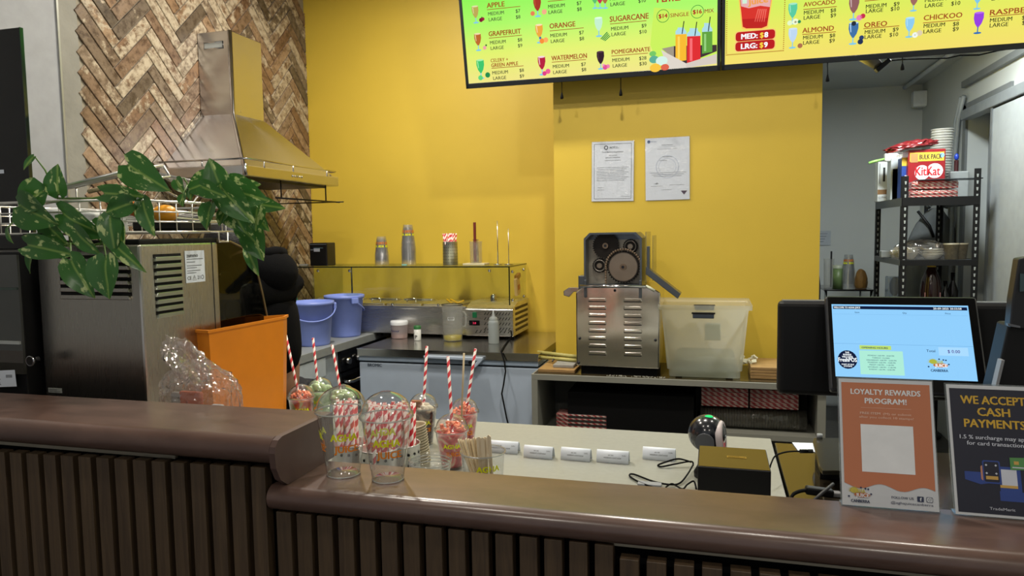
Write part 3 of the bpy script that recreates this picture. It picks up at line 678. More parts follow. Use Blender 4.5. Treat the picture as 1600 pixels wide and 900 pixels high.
def plant(name, lab, leaves, Yd, root):
    t = thing(name, lab, 'plant')
    for k, (u, v, u2, v2, wf, Y) in enumerate(leaves):      # base pixel, tip pixel, width factor, depth
        a, b = at(u, v, Y=Y), at(u2, v2, Y=Y-.015)
        x = b-a; Ls = x.length; x.normalize(); nrm = Vector((random.uniform(-.35, .4), -1, random.uniform(-.1, .35)))
        y = nrm.cross(x); y.normalize(); z = x.cross(y)
        bm = leaf_mesh(wf); bmesh.ops.transform(bm, matrix=Matrix.Diagonal((Ls, Ls, Ls, 1)), verts=bm.verts[:])
        me = bpy.data.meshes.new('leaf'); bm.to_mesh(me); bm.free(); me.materials.append(LEAF)
        o = bpy.data.objects.new('leaf', me); COL.objects.link(o); o.parent = t
        mt = Matrix((x, y, z)).transposed().to_4x4(); mt.translation = a; o.matrix_local = mt
        r = min(root, key=lambda r: (r-a).length); mid = (a+r)/2+Vector((0, 0, .02))
        MB().tube([r, mid, a-x*.004, a], [.0022, .002, .0016, .0014], 6).obj('stem', STEM, t)
    for p, q_ in zip(root, root[1:]): MB().tube([p, (p+q_)/2+Vector((0, 0, -.008)), q_], .003, 6).obj('vine', STEM, t)
    return t
LV = [(52, 236+10, 34, 266-2, .5, 1.42), (92, 302, 85, 257, .85, 1.42), (66, 300, 22, 322, .95, 1.40), (34, 322, 80, 350, .75, 1.39), (60, 318, 30, 352, .9, 1.41),
      (100, 334, 156, 372, .55, 1.40), (45, 383, 106, 396, .42, 1.39), (52, 385, 40, 426, .5, 1.41), (112, 408, 141, 464, .62, 1.385), (166, 406, 164, 467, .9, 1.375),
      (172, 340, 176, 395, .62, 1.38), (180, 382, 221, 424, .32, 1.38), (205, 318, 160, 332, .7, 1.39), (202, 258, 256, 295, .62, 1.385), (164, 302, 222, 306, .35, 1.40),
      (224, 316, 236, 368, .55, 1.40), (120, 362, 150, 398, .5, 1.39), (12, 358, 16, 380, .5, 1.41), (186, 352, 190, 392, .5, 1.39), (150, 352, 182, 362, .5, 1.42), (70, 345, 100, 385, .6, 1.43)]
RV = [(347, 296, 324, 247, .75, 1.50), (336, 282, 286, 296, .72, 1.50), (276, 282, 285, 300, .7, 1.49), (360, 296, 412, 312, .75, 1.52), (350, 298, 392, 346, .6, 1.49), (286, 305, 284, 322, .8, 1.47),
      (330, 322, 318, 358, .95, 1.47), (395, 318, 440, 324, .45, 1.6), (360, 325, 380, 362, .8, 1.52), (402, 326, 398, 360, .8, 1.55), (392, 360, 408, 406, .75, 1.62), (316, 292, 348, 306, .55, 1.46),
      (388, 392, 402, 430, .4, 1.66), (352, 330, 340, 352, .8, 1.5), (372, 300, 402, 286, .7, 1.55), (300, 296, 296, 312, .8, 1.5), (404, 340, 418, 360, .6, 1.6), (376, 352, 396, 378, .7, 1.58)]
plant('pothos_vine', 'variegated pothos vine spilling over the basket left end', LV, 1.41, [at(60, 330, Y=1.45), at(60, 385, Y=1.43), at(110, 380, Y=1.43), at(160, 380, Y=1.42), at(180, 345, Y=1.42), at(200, 300, Y=1.45), at(90, 310, Y=1.47)])
plant('pothos_vine', 'variegated pothos vine trailing at the right end of the basket', RV, 1.5, [at(300, 300, Y=1.52), at(340, 305, Y=1.54), at(372, 318, Y=1.58), at(392, 350, Y=1.66), at(390, 385, Y=1.68)])
c = at(76, 400, Y=1.46)
tag(MB().lathe([(0, 0), (.022, 0), (.036, .05), (.038, .052), (.033, .05), (0, .044)], 24).obj('plant_pot', BLACK, loc=(c.x, 1.44, 1.463)), 'small black plant pot under the left vine', 'pot')

# crumpled plastic bag on the service bench
def bag_mesh(c, dims, seed, k=.14, sub=4, low=None):
    bm = bmesh.new(); bmesh.ops.create_icosphere(bm, subdivisions=sub, radius=1)
    rnd = random.Random(seed); ws = [(Vector((rnd.uniform(-1, 1), rnd.uniform(-1, 1), rnd.uniform(-1, 1))).normalized(), rnd.uniform(3, 11), rnd.uniform(0, 6)) for _ in range(14)]
    for v in bm.verts:
        d = v.co.normalized(); r = 1+sum(abs(math.sin(w.dot(d)*f+p))*k/math.sqrt(f)*1.3-.05 for w, f, p in ws)/2.2
        r += (sum(abs(math.sin(w.dot(d)*f*2.7+p*1.7)) for w, f, p in ws[:7])/7-.64)*k*1.3
        v.co = Vector((d.x*dims[0]*r, d.y*dims[1]*r, d.z*dims[2]*r if d.z > (-.45 if low is None else -1) else -.45*dims[2]))
        if low is not None and d.z < 0: v.co.z = max(low, v.co.z*low/(-.8*dims[2])); v.co.x *= 1+.12*d.z
    for f in bm.faces: f.smooth = False
    return bm
bgc = at(312, 610, Y=1.40)
bg = thing('plastic_bag', 'crumpled clear plastic bag holding small packets by the orange bin', 'bag', (bgc.x, 1.40, 1.13))
bm = bag_mesh(None, (.094, .055, .078), 5, .17, 5, -.279); me = bpy.data.meshes.new('bag_film'); bm.to_mesh(me); bm.free()
me.materials.append(CLEAR('bag_film', '#faf6f4', .09, '#f4ecea', .10, 1.6, 22)); o = bpy.data.objects.new('bag_film', me); COL.objects.link(o); o.parent = bg
bm = bag_mesh(None, (.040, .02, .026), 9, .5, 4); me = bpy.data.meshes.new('bag_knot'); bm.to_mesh(me); bm.free(); me.materials.append(MC['bag_film'])
o = bpy.data.objects.new('bag_knot', me); COL.objects.link(o); o.parent = bg; o.location = (-.035, 0, .078); o.rotation_euler = (0, .7, 0)
mb = MB(); mb.poly([(.018, -.01, .03), (.048, -.012, .03), (.05, -.01, .082), (.012, -.008, .086)], 0); mb.obj('bag_corner', MC['bag_film'], bg)
for nm, cc, x, z, sx, sz in (('coral packet inside the clear plastic bag', '#c06a50', -.02, -.012, .06, .06), ('blue card packet inside the clear plastic bag', '#5c8296', .022, -.03, .052, .03), ('white printed packet inside the clear plastic bag', '#c7ccd2', .056, -.03, .03, .045), ('silvery packet inside the clear plastic bag', '#a3a39f', -.058, -.01, .03, .05)):
    tag(MB().box(bgc.x+x, 1.395-.006*(x > .0), (1.125+z+sz/2+.852)/2, sx, .012, 1.125+z+sz/2-.852, bev=.004).obj('packet', M('packet_'+cc[1:], cc, .5, var=.1)), nm, 'packet')

# ============================================================ BACK: chest freezer, refrigerated topping bar
fx0, fx1, fy0, fy1 = -1.912, -.880, 3.625, 4.43
fz = thing('chest_freezer', 'pale blue white chest freezer with a steel top', 'freezer')
FRZ = M('freezer_enamel', '#b4c2d4', .35, var=.02)
MB().bx(fx0, fx1, fy0, fy1, .06, .790, bev=.006).obj('body', FRZ, fz)
MB().bx(fx0, fx1, fy0-.006, fy1, .798, .828, bev=.005).obj('lid', M('freezer_lid_side', '#9fb0c4', .4), fz)
MB().bx(fx0+.006, fx1-.006, fy0+.01, fy1-.006, .788, .799).obj('gasket', BLACKM, fz)
STT = STEEL('freezer_top_steel', '#c4c2be', .2, (1, 40, 1))
MB().bx(fx0-.004, fx1+.004, fy0-.014, fy1, .826, .868, bev=.003).obj('steel_top', STT, fz)
MB().bx(fx0-.005, fx1+.005, fy0-.0155, fy0-.0125, .864, .8695).obj('front_edge', CHR, fz)
a, b2 = at(663, 551, Y=fy0-.03), at(752, 556, Y=fy0-.03)
MB().prism([(a.x, .845), (b2.x+.01, .845), (b2.x+.01, .830), (b2.x-.03, .79), (b2.x-.05, .79), (b2.x-.02, .826), (a.x, .832)], fy0-.02, fy0-.045, 'XZ', bev=.003).obj('handle', FRZ, fz)
lk = at(737, 565, Y=fy0-.02); MB().cyl((lk.x, fy0-.05, lk.z), (lk.x, fy0-.01, lk.z), .009, seg=16).obj('lock', BLACK, fz)
F = Flat(); F.text('BROMIC', 0, 0, .017, 0, .04, width=.085); c = at(575, 570, Y=fy0)
F.obj('brand_lettering', [M('dark_lettering', '#2d3a48', .5)], fz, (c.x, fy0-.002, c.z-.008), UP)
MB().bx(fx0+.05, fx1-.05, fy0+.05, fy1-.05, 0, .06).obj('plinth', BLACKM, fz)

tbx0, tbx1, ty0, ty1, tz0 = -2.50, -1.135, 4.06, 4.43, .888
tb = thing('topping_bar', 'stainless steel refrigerated topping bar with a glass sneeze guard', 'food display')
BAR = STEEL('topping_bar_steel', '#d8d6d2', .28, (1, 1, 40))
MB().bx(tbx0, -1.43, ty0+.02, ty1, tz0, tz0+.165, bev=.003).obj('body', BAR, tb)
MB().bx(tbx0, -1.43, ty0+.0, ty0+.022, tz0+.155, tz0+.175, bev=.003).obj('front_lip', BAR, tb)
MB().prism([(ty0, tz0), (ty1, tz0), (ty1, 1.085), (ty0+.10, 1.085), (ty0+.012, 1.055), (ty0, 1.045)], -1.43, tbx1, 'YZ', bev=.004).obj('control_housing', BAR, tb)
MB().bx(tbx0, -1.43, ty0+.01, ty1, tz0+.165, tz0+.170).obj('pan_deck', STEEL('deck_steel', '#c8c0ae', .25, (1, 1, 1)), tb)
for i in range(4): MB().bx(tbx0+.04+i*.43, tbx0+.07+i*.43, ty0+.03, ty0+.06, .868, tz0).obj('foot', BLACKM, tb)
MB().bx(tbx1-.06, tbx1-.03, ty0+.03, ty0+.06, .868, tz0).obj('foot', BLACKM, tb)
PAN = STEEL('pan_steel', '#e6e3dc', .3, (4, 4, 4), 0, .1)
for i in range(4):
    cx = tbx0+.16+i*.245+.0
    pn = thing('food_pan', ['lidded steel food pan at the left end of the topping bar', 'lidded steel food pan second from the left in the topping bar', 'lidded steel food pan third from the left in the topping bar', 'open steel food pan next to the control housing'][i], 'food pan', (cx, 4.25, tz0+.171), group=None)
    MB().bx(-.115, .115, -.145, .145, 0, .012, bev=.004).obj('lid' if i < 3 else 'rim', PAN, pn)
    if i < 3:
        MB().tube([(-.03, -.02, .012), (-.03, -.02, .03), (.03, -.02, .03), (.03, -.02, .012)], .005, 8).obj('handle', CHR, pn)
        MB().bx(-.10, .10, .08, .135, .012, .022, bev=.004).obj('rear_flap', PAN, pn)
c = at(771, 461, Y=4.2); kn = thing('dome_lid', 'small steel domed knob on the control housing', 'lid', (c.x, 4.2, 1.0855))
MB().lathe([(.02, 0), (.02, .02), (.017, .034), (.009, .042), (0, .044)], 20).obj('dome', CHR, kn)
tg = thing('yellow_tongs', 'yellow plastic tongs resting on the open food pan', 'tongs', (at(712, 465, Y=4.12).x, 4.10, 1.072))
YT = M('yellow_plastic', '#d8a91a', .4)
for s in (-1, 1): MB().tube([(s*.012-.04, 0, .03), (s*.02, .0, .008), (s*.03+.03, 0, .022)], .006, 8).obj('arm', YT, tg)
# switches and grille on the control housing
sw = at(742, 492, Y=ty0)
MB().box(sw.x, ty0-.004, sw.z, .026, .010, .034, bev=.002).obj('power_switch', M('green_lit_switch', '#0d5c38', .3), tb)
c = at(742, 506, Y=ty0); c = at(741.5, 504.5, Y=ty0)
MB().box(c.x, ty0-.003, c.z, .066, .008, .030, bev=.002).obj('display_bezel', BLACKG, tb)
F = Flat(); F.text('3.8', -.008, -.006, .012, 0, .03); F.obj('display_digits', [EM('red_led', '#d03050', 1.5)], tb, (c.x, ty0-.0075, c.z), UP)
gr = MB()
for r in range(5):
    zz = 1.022-r*.030
    xs = range(9) if r in (0, 4) else range(9)
    for i in xs:
        x = -1.315+i*.0185-(.11 if r == 4 else 0)+(0)
        if r == 4: x = -1.37+i*.025; zz = .915
        gr.prism([(x, zz-.008), (x+.005, zz-.008), (x+.016, zz+.009), (x+.011, zz+.009)], ty0-.001, ty0+.002, 'XZ')
gr.obj('front_slots', slot, tb)
gr = MB()
for r in range(5): gr.bx(tbx1-.001, tbx1+.0015, ty0+.05, ty1-.03, .912+r*.032, .928+r*.032)
gr.obj('side_louvres', M('side_slots', '#3a2d12', .6), tb)
GL = CLEAR('guard_glass', '#f9fbf7', .01, '#c8d4c8', .02, .35); GE = M('glass_edge_green', '#10221c', .15)
gz1 = 1.298
g1 = MB().bx(-2.62, tbx1-.012, ty0-.03, ty1+.015, gz1, gz1+.006).obj('glass_shelf', CLEAR('shelf_glass', '#f3f6f0', .02, '#b8c8b8', .02, .3), tb)
MB().bx(-2.62, tbx1-.012, ty0-.032, ty0-.0295, gz1-.0005, gz1+.0065).obj('shelf_edge', GE, tb)
MB().bx(tbx1-.012, tbx1-.0095, ty0-.03, ty1+.0, gz1-.0005, gz1+.0065).obj('shelf_edge', GE, tb)
MB().bx(-2.44, tbx1-.02, ty0-.012, ty0-.006, 1.075, gz1-.002).obj('front_glass', GL, tb)
MB().bx(tbx1-.02, tbx1-.014, ty0-.012, ty1, 1.082, gz1-.002).obj('side_glass', GL, tb)
MB().bx(-2.446, -2.44, ty0-.012, ty1, 1.075, gz1-.002).obj('side_glass', GL, tb)
MB().bx(tbx1-.020, tbx1-.0135, ty0-.013, ty0-.005, 1.075, gz1).obj('corner_edge', GE, tb)
for (x, y, z) in ((tbx1-.013, ty0+.05, gz1-.03), (tbx1-.013, ty1-.06, gz1-.03), (tbx1-.013, ty0+.05, 1.10), (tbx1-.013, ty1-.06, 1.10), (-2.40, ty0-.014, gz1-.02), (-2.18, ty0-.014, gz1-.02), (-1.27, ty0-.014, gz1-.02), (-1.9, ty0-.004, 1.07), (-1.6, ty0-.004, 1.07)):
    MB().ball((x, y, z), .010, 10).obj('glass_clip', CHR, tb)
MB().cyl((-2.18, ty0+.01, 1.07), (-2.18, ty0+.01, gz1), .005, seg=8).obj('glass_post', DARKM, tb)

# things standing on the glass shelf
def on(u, v, Y): return at(u, v, Y=Y)
ZS = gz1+.0062
PR = M('black_printer', '#17171a', .4)
c = at(503, 395, Y=4.16); pt = thing('receipt_printer', 'small black receipt printer on the glass shelf', 'printer', (c.x, 4.17, ZS))
MB().bx(-.062, .062, -.055, .055, 0, .148, bev=.006).obj('body', PR, pt)
MB().bx(-.060, .060, -.0562, -.0545, .136, .141).obj('trim', M('grey_trim', '#8a8f94', .4), pt)
MB().bx(-.03, .012, -.0575, -.05, .092, .112).obj('paper', PAPER, pt); MB().bx(-.03, .034, -.0585, -.0545, .113, .117).obj('cutter', M('pale_cutter', '#7f9fae', .4), pt)
MB().bx(-.055, -.028, -.0565, -.0545, .1, .108).obj('indicator', M('grey_trim', '#8a8f94', .4), pt)
tag(MB().tube([at(462, 413, Y=4.2), at(463, 424, Y=4.12), at(468, 434, Y=4.1), at(470, 445, Y=4.1), at(462, 453, Y=4.12), at(452, 458, Y=4.14), at(446, 466, Y=4.16)], .004, 6).obj('cable', M('cream_cable', '#cfc6ad', .5)), 'cream power cable hanging from the glass shelf', 'cable')
tag(MB().box(at(475, 412, Y=4.15).x, 4.15, ZS+.006, .06, .03, .010, bev=.003).obj('cable_plug', WHITEP), 'white cable adaptor lying left of the receipt printer', 'adaptor')

CUPM = CLEAR('clear_cup', '#fbfcfc', .04, '#f4f6f6', .05, 1.6)
CUPM2 = CLEAR('stacked_cup', '#fafafa', .10, '#eff2f4', .1, .9)
RIMP = CLEAR('rim_plastic', '#dfe3e3', .25, '#ffffff', .08, 1.2)
LOGY = M('logo_yellow', '#eef01c', .5); LOGO_O = M('logo_orange', '#f08a1c', .5)
def cup_prof(h, r0, r1, lip=True):
    p = [(0, .006), (r0*.82, .006), (r0*.9, .0), (r0, .0), (r0*1.02, .004)]
    p += [(r0*1.02+(r1-r0*1.02)*t, .004+(h-.004)*t) for t in (.25, .5, .62, .64, .8, .97)]
    if lip: p += [(r1, h-.003), (r1+.0028, h-.002), (r1+.003, h), (r1+.0005, h+.001)]
    return p
def logo_band(h, r0, r1, zc, sz, a0, parent, mir=False):
    """AGHA / JUICE lettering wrapped round the cup wall"""
    for txt, dz, mt, wd, da in (('AGHA', .010, LOGY, .050, 0), ('JUICE', -.012, LOGO_O, .045, .12)):
        F = Flat(); F.text(txt, 0, 0, sz, 0, .09, 'C', width=wd)
        bmesh.ops.subdivide_edges(F.bm, edges=[e for e in F.bm.edges if e.calc_length() > .006], cuts=1)
        for v in F.bm.verts:
            z = zc+dz+v.co.y; R = r0+(r1-r0)*z/h+.0006; an = a0+da+v.co.x/R
            v.co = (R*math.cos(an), R*math.sin(an), z)
        F.obj('logo', [mt], parent)
def cup(lab, loc, h=.118, r0=.029, r1=.046, a=-1.9, dome=True, group=None, name='plastic_cup', logo=True, logos=(0,)):
    t = thing(name, lab, 'cup', loc, 0, group)
    MB().lathe(cup_prof(h, r0, r1), 40).obj('cup_body', CUPM, t)
    MB().tube([(r1*1.05*math.cos(x), r1*1.05*math.sin(x), h) for x in [2*PI*i/40 for i in range(40)]], .0016, 6, closed=True).obj('rim', CLEAR('rim_plastic', '#dfe3e3', .25, '#ffffff', .08, 1.2), t)
    MB().tube([(r0*1.0*math.cos(x), r0*1.0*math.sin(x), .0018) for x in [2*PI*i/32 for i in range(32)]], .0013, 6, closed=True).obj('base_ring', MC['rim_plastic'], t)
    if dome:
        dm = [(r1*1.06, h+.001), (r1*1.07, h+.006), (r1*1.0, h+.008)]+[(r1*.97*math.cos(x), h+.008+r1*.80*math.sin(x)) for x in [PI/2*i/10 for i in range(1, 9)]]+[(.010, h+.008+r1*.80)]
        MB().lathe(dm, 40).obj('dome_lid', CUPM, t)
    if logo:
        for an in logos: logo_band(h, r0, r1, h*.52, .013, a+an, t)
    return t
def cup_stack(lab, loc, n, h, r0, r1, pitch=.009, cat='cup', gname='stacked clear cups'):
    for i in range(n):
        t = thing('plastic_cup', lab, cat, (loc[0], loc[1], loc[2]+i*pitch), 0, gname)
        b = MB().lathe([(r*1.0, h-z) for r, z in cup_prof(h, r0, r1)], 24).obj('cup_body', CUPM2, t)
def stack_shared(lab, loc, n, h, r0, r1, pitch, gname, mat=None, band=True):
    proto = MB().lathe([(r, h-z) for r, z in cup_prof(h, r0, r1)], 24).obj('plastic_cup', mat or CUPM2); tag(proto, lab, 'cup', gname)
    proto.location = loc
    for i in range(1, n):
        c = proto.copy(); COL.objects.link(c); c.location = (loc[0], loc[1], loc[2]+i*pitch)
    return proto
c = at(597, 415, Y=4.2); stack_shared('clear cup in the shorter upturned stack on the glass shelf', (c.x, 4.2, ZS), 8, .118, .029, .044, .008, 'shorter stack of clear cups on the glass shelf')
tl = thing('plastic_cup', 'printed clear cup topping the shorter stack on the shelf', 'cup', (c.x, 4.2, ZS+.064))
MB().lathe([(r, .118-z) for r, z in cup_prof(.118, .029, .044)], 28).obj('cup_body', CUPM2, tl)
for an in (-2.4, -1.2, -.0): 
    for txt, z, mt in (('AGHA', .050, LOGY), ('JUICE', .070, LOGO_O)):
        F = Flat(); F.text(txt, 0, 0, .014, 0, .09, 'C', width=.036)
        for v in F.bm.verts: zz = z+v.co.y; Rr_ = .044-(.044-.029)*zz/.118+.001; v.co = (Rr_*math.cos(an+v.co.x/Rr_), Rr_*math.sin(an+v.co.x/Rr_), zz)
        F.obj('logo', [mt], tl)
c = at(639, 416, Y=4.2); stack_shared('clear cup in the taller upturned stack on the glass shelf', (c.x, 4.2, ZS), 14, .14, .028, .046, .0085, 'taller stack of clear cups on the glass shelf')
tl2 = dup(tl, (c.x, 4.2, ZS+.115+.02), label='printed clear cup topping the taller stack on the shelf')
# perforated straw canister
STR = STRIPE('candy_stripe')
def straw_mesh(L, r=.004, seg=10):
    b = MB(); b.lathe([(r, 0), (r, L), (r*.78, L), (r*.78, L-.01)], seg); return b
def canister(name, lab, loc, r, h, holes=True, rows=7, cols=22, mat=None):
    t = thing(name, lab, 'canister', loc)
    MB().lathe([(0, 0), (r, 0), (r, h-.004), (r+.0015, h-.002), (r, h), (r-.0015, h-.002), (r-.0015, .004), (0, .003)], 40).obj('body', mat or STEEL('canister_steel', '#d0cecb', .33, (1, 1, 30)), t)
    if holes:
        mb = MB()
        for j in range(rows):
            for i in range(cols):
                a = 2*PI*i/cols; z = h*.12+j*h*.76/max(1, rows-1)
                mt = Matrix.Rotation(a, 4, 'Z')@Matrix.Translation((r+.0004, 0, z))@Matrix.Rotation(PI/2, 4, 'Y')
                bmesh.ops.create_circle(mb.bm, cap_ends=True, segments=8, radius=.0034 if rows == 6 else .0022, matrix=mt)
        mb.fin(0); ho = mb.obj('perforations', slot, t); ho['kind'] = 'stuff'
    return t
c = at(704, 416, Y=4.2); canister('straw_canister', 'perforated steel canister of red striped straws on the shelf', (c.x, 4.2, ZS), .046, .145)
bs = straw_mesh(.19); st0 = bs.obj('paper_straw', STR); tag(st0, 'red and white striped paper straw in the shelf canister', 'straw', 'striped straws in the shelf canister')
def scatter_straws(proto, loc, n, R, tilt, L, base=.006):
    pl = []
    for i in range(n):
        a = i*2.39996; rr = R*math.sqrt((i+.5)/n); o = proto if i == 0 else proto.copy()
        if i: COL.objects.link(o)
        o.location = (loc[0]+rr*math.cos(a)*.75, loc[1]+rr*math.sin(a)*.75, loc[2]+base)
        o.rotation_euler = Euler((tilt*math.sin(a)*-1*rr/R, tilt*math.cos(a)*rr/R, random.uniform(0, 6)))
scatter_straws(st0, (c.x, 4.2, ZS), 34, .036, .16, .19)
# glass with brown sticks, steel spikes
c = at(744, 411, Y=4.2); tag(MB().bx(-.07, .07, -.05, .05, 0, .012, bev=.002).obj('white_tile', M('cream_board', '#cfc5a0', .5), loc=(c.x+.0, 4.2, ZS)), 'cream board under the steel tumbler on the glass shelf', 'board')
cc = thing('steel_tumbler', 'clear tumbler with a steel insert on the cream board', 'tumbler', (c.x-.0, 4.2, ZS+.0125))
MB().lathe(cup_prof(.13, .036, .038), 32).obj('glass', CLEAR('milky_tumbler', '#f4f4f2', .25, '#e8e8e4', .1, .8), cc)
MB().cyl((0, 0, .004), (0, 0, .145), .017, seg=20).obj('steel_insert', ST, cc)
tag(MB().bx(-.008, .008, -.004, .004, 0, .24, bev=.001).obj('stirring_stick', M('dark_red_wood', '#6a2418', .5), loc=(c.x+.002, 4.2-.022, ZS+.02)), 'dark red brown stick standing in the steel tumbler', 'stick')
for u, v, hh, lab in ((778, 345, 1, 'taller steel receipt spike on the glass shelf'), (795, 357, 0, 'shorter steel receipt spike near the glass corner')):
    c = at(u, 412, Y=4.22); tp = at(u, v, Y=4.22); t = thing('receipt_spike', lab, 'spike', (c.x, 4.22, ZS))
    MB().cyl((0, 0, 0), (0, 0, .006), .028, seg=24).obj('base', CHR, t); MB().cyl((0, 0, .006), (0, 0, tp.z-ZS), .0042 if hh else .003, .002, 8).obj('spike', ST, t)
tag(MB().bx(-.016, .016, -.01, .01, 0, .010, bev=.003).obj('eraser', M('pale_cyan', '#7fb8b0', .5), loc=(at(630, 415, Y=4.1).x, 4.12, ZS)), 'small pale cyan block left of the taller cup stack', 'block')
sn = thing('snack_packet', 'small brown and clear snack packet taped inside the side glass', 'packet', (tbx1-.03, 4.27, 1.115))
MB().box(0, 0, .055, .022, .075, .11, bev=.008, rot=(.2, 0, 0)).obj('bag', M('snack_clear', '#c9a680', .35), sn); MB().box(0, 0.012, .115, .023, .077, .03, bev=.004, rot=(.2, 0, 0)).obj('header', M('snack_brown', '#8a4a24', .4), sn)
MB().box(.012, 0.0, .05, .003, .04, .03, rot=(.2, 0, 0)).obj('print', M('snack_red', '#a02f22', .5), sn)

# items standing on the freezer
ZF = .8695
c = at(621, 529, Z=ZF); tbt = thing('tub', 'white lidded plastic tub with a handwritten label on the freezer', 'tub', (c.x, c.y+.03, ZF))
MB().lathe([(0, 0), (.046, 0), (.049, .004), (.051, .085), (.051, .088)], 32).obj('body', CLEAR('milky_tub', '#e5dcda', .6, '#d9cfd0', .2, .5), tbt)
MB().lathe([(.0535, .082), (.0535, .098), (.05, .106), (0, .108)], 32).obj('lid', WHITEP, tbt)
MB().lathe([(0, .002), (.045, .002), (.0465, .024), (0, .024)], 28).obj('contents', M('pink_powder', '#d8b3a8', .7), tbt)
F = Flat(); F.text('Flavour', 0, 0, .014, 0, .04, 'C', width=.065)
for v in F.bm.verts: an = -1.75+v.co.x/.053; z = .042+v.co.y; v.co = (.0522*math.cos(an), .0522*math.sin(an), z)
F.obj('handwriting', [M('blue_ink', '#35406a', .6)], tbt)
c = at(651, 532, Z=ZF); sh_ = thing('shaker', 'small white spice jar with a green cap on the freezer', 'jar', (c.x, c.y+.015, ZF))
MB().lathe([(0, 0), (.020, 0), (.021, .003), (.021, .066), (.0, .068)], 24).obj('jar', M('white_jar', '#d3d5d0', .3), sh_); MB().lathe([(.0215, .066), (.0215, .084), (.018, .087), (0, .087)], 24).obj('cap', M('green_cap', '#2c6a36', .4), sh_)
F = Flat(); F.text('P', 0, 0, .02, 0, .08, 'C'); F.rect(-.012, .03, .008, .036, 0, 0)
for v in F.bm.verts: an = -1.6+v.co.x/.0212; z = .012+v.co.y; v.co = (.0215*math.cos(an), .0215*math.sin(an), z)
F.obj('print', [INK], sh_)
c = at(704, 533, Z=ZF); jg = thing('measuring_jug', 'clear plastic jug with yellow juice in the bottom on the freezer', 'jug', (c.x, c.y+.04, ZF))
JG = CLEAR('jug_plastic', '#f4f5f4', .22, '#dfe3e2', .1, .7)
MB().lathe([(0, .003), (.052, .003), (.055, .0), (.057, .004), (.062, .205), (.0645, .212), (.062, .212)], 36).obj('body', JG, jg)
MB().tube([(.0635*math.cos(x), .0635*math.sin(x), .211) for x in [2*PI*i/32 for i in range(32)]], .0022, 6, closed=True).obj('rim', DARKM, jg)
MB().tube([(.060, 0, .17), (.075, -.004, .17), (.086, -.005, .155), (.086, -.005, .10), (.078, -.004, .085), (.060, 0, .082)], .006, 8).obj('handle', JG, jg)
MB().lathe([(0, .004), (.0525, .004), (.0545, .03), (0, .03)], 32).obj('juice', M('yellow_juice', '#c3b22e', .15), jg)
F = Flat(); F.rect(-.02, 0, .018, .004, 0); F.rect(-.02, .016, .018, .018, 0); F.rect(-.02, 0, -.018, .018, 0); F.rect(.016, 0, .018, .018, 0)
for v in F.bm.verts: an = -1.35+v.co.x/.061; z = .125+v.co.y; v.co = (.0618*math.cos(an), .0618*math.sin(an), z)
F.obj('scale_mark', [WHITEP], jg)
c = at(770, 537, Z=ZF); sq = thing('squeeze_bottle', 'frosted white squeeze bottle on the freezer beside the black cable', 'bottle', (c.x, c.y+.02, ZF))
MB().lathe([(0, 0), (.029, 0), (.031, .004), (.031, .115), (.029, .127), (.022, .132), (0, .132)], 28).obj('body', CLEAR('frosted_bottle', '#d0d6d6', .75, '#c3cccf', .2, .4), sq)
MB().lathe([(.024, .130), (.024, .145), (.018, .15), (.008, .158), (.004, .188), (0, .189)], 20).obj('nozzle', CLEAR('frosted_cap', '#d8dede', .6, '#cfd6d8', .2, .4), sq)
a = at(806, 527, Z=ZF)
pts = [Vector((tbx1-.02, 4.07, .93)), Vector((tbx1+.0, 4.03, .90)), at(796, 530, Z=ZF+.004), at(788, 540, Z=ZF+.004), at(783, 549, Z=ZF+.005), Vector((at(784, 552, Y=3.6).x, 3.602, .868))]
pts += [at(u, v, Y=3.59) for u, v in ((788, 565), (790, 580), (787, 600), (784, 615), (788, 635), (792, 655), (796, 670))]
tag(MB().tube(pts, .0042, 8).obj('power_cable', BLACKM), 'black power cable hanging down the front of the freezer', 'cable')

# ============================================================ BACK: bench with sugarcane press
bn = thing('press_bench', 'dark topped grey laminate bench under the sugarcane press', 'bench')
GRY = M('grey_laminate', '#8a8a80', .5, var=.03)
bx_0, bx_1, bY = -.868, .80, 3.425
MB().bx(bx_0, bx_1, bY, YC-.002, .772, .80, bev=.001).obj('top', GRY, bn)
MB().bx(bx_0+.01, bx_1, bY+.012, YC-.004, .80, .8025).obj('dark_surface', M('wet_dark_top', '#3b3322', .15), bn)
MB().bx(bx_0, bx_0+.03, bY, YC-.004, 0, .772).obj('side_panel', GRY, bn)
MB().bx(.45, .485, bY+.02, YC-.004, 0, .772).obj('side_panel', GRY, bn)
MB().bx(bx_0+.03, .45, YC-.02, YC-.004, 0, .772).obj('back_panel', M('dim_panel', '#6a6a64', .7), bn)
MB().bx(-.08, .45, bY+.02, YC-.03, .53, .555).obj('shelf', GRY, bn)
MB().bx(bx_0+.03, -.08, bY+.02, YC-.03, .48, .50).obj('shelf', GRY, bn)
tag(MB().bx(-.70, -.09, bY+.06, YC-.03, .56, .765, bev=.004).obj('black_crate', BLACKM), 'large black box on the shelf under the press', 'box').location = (0, 0, -.058)
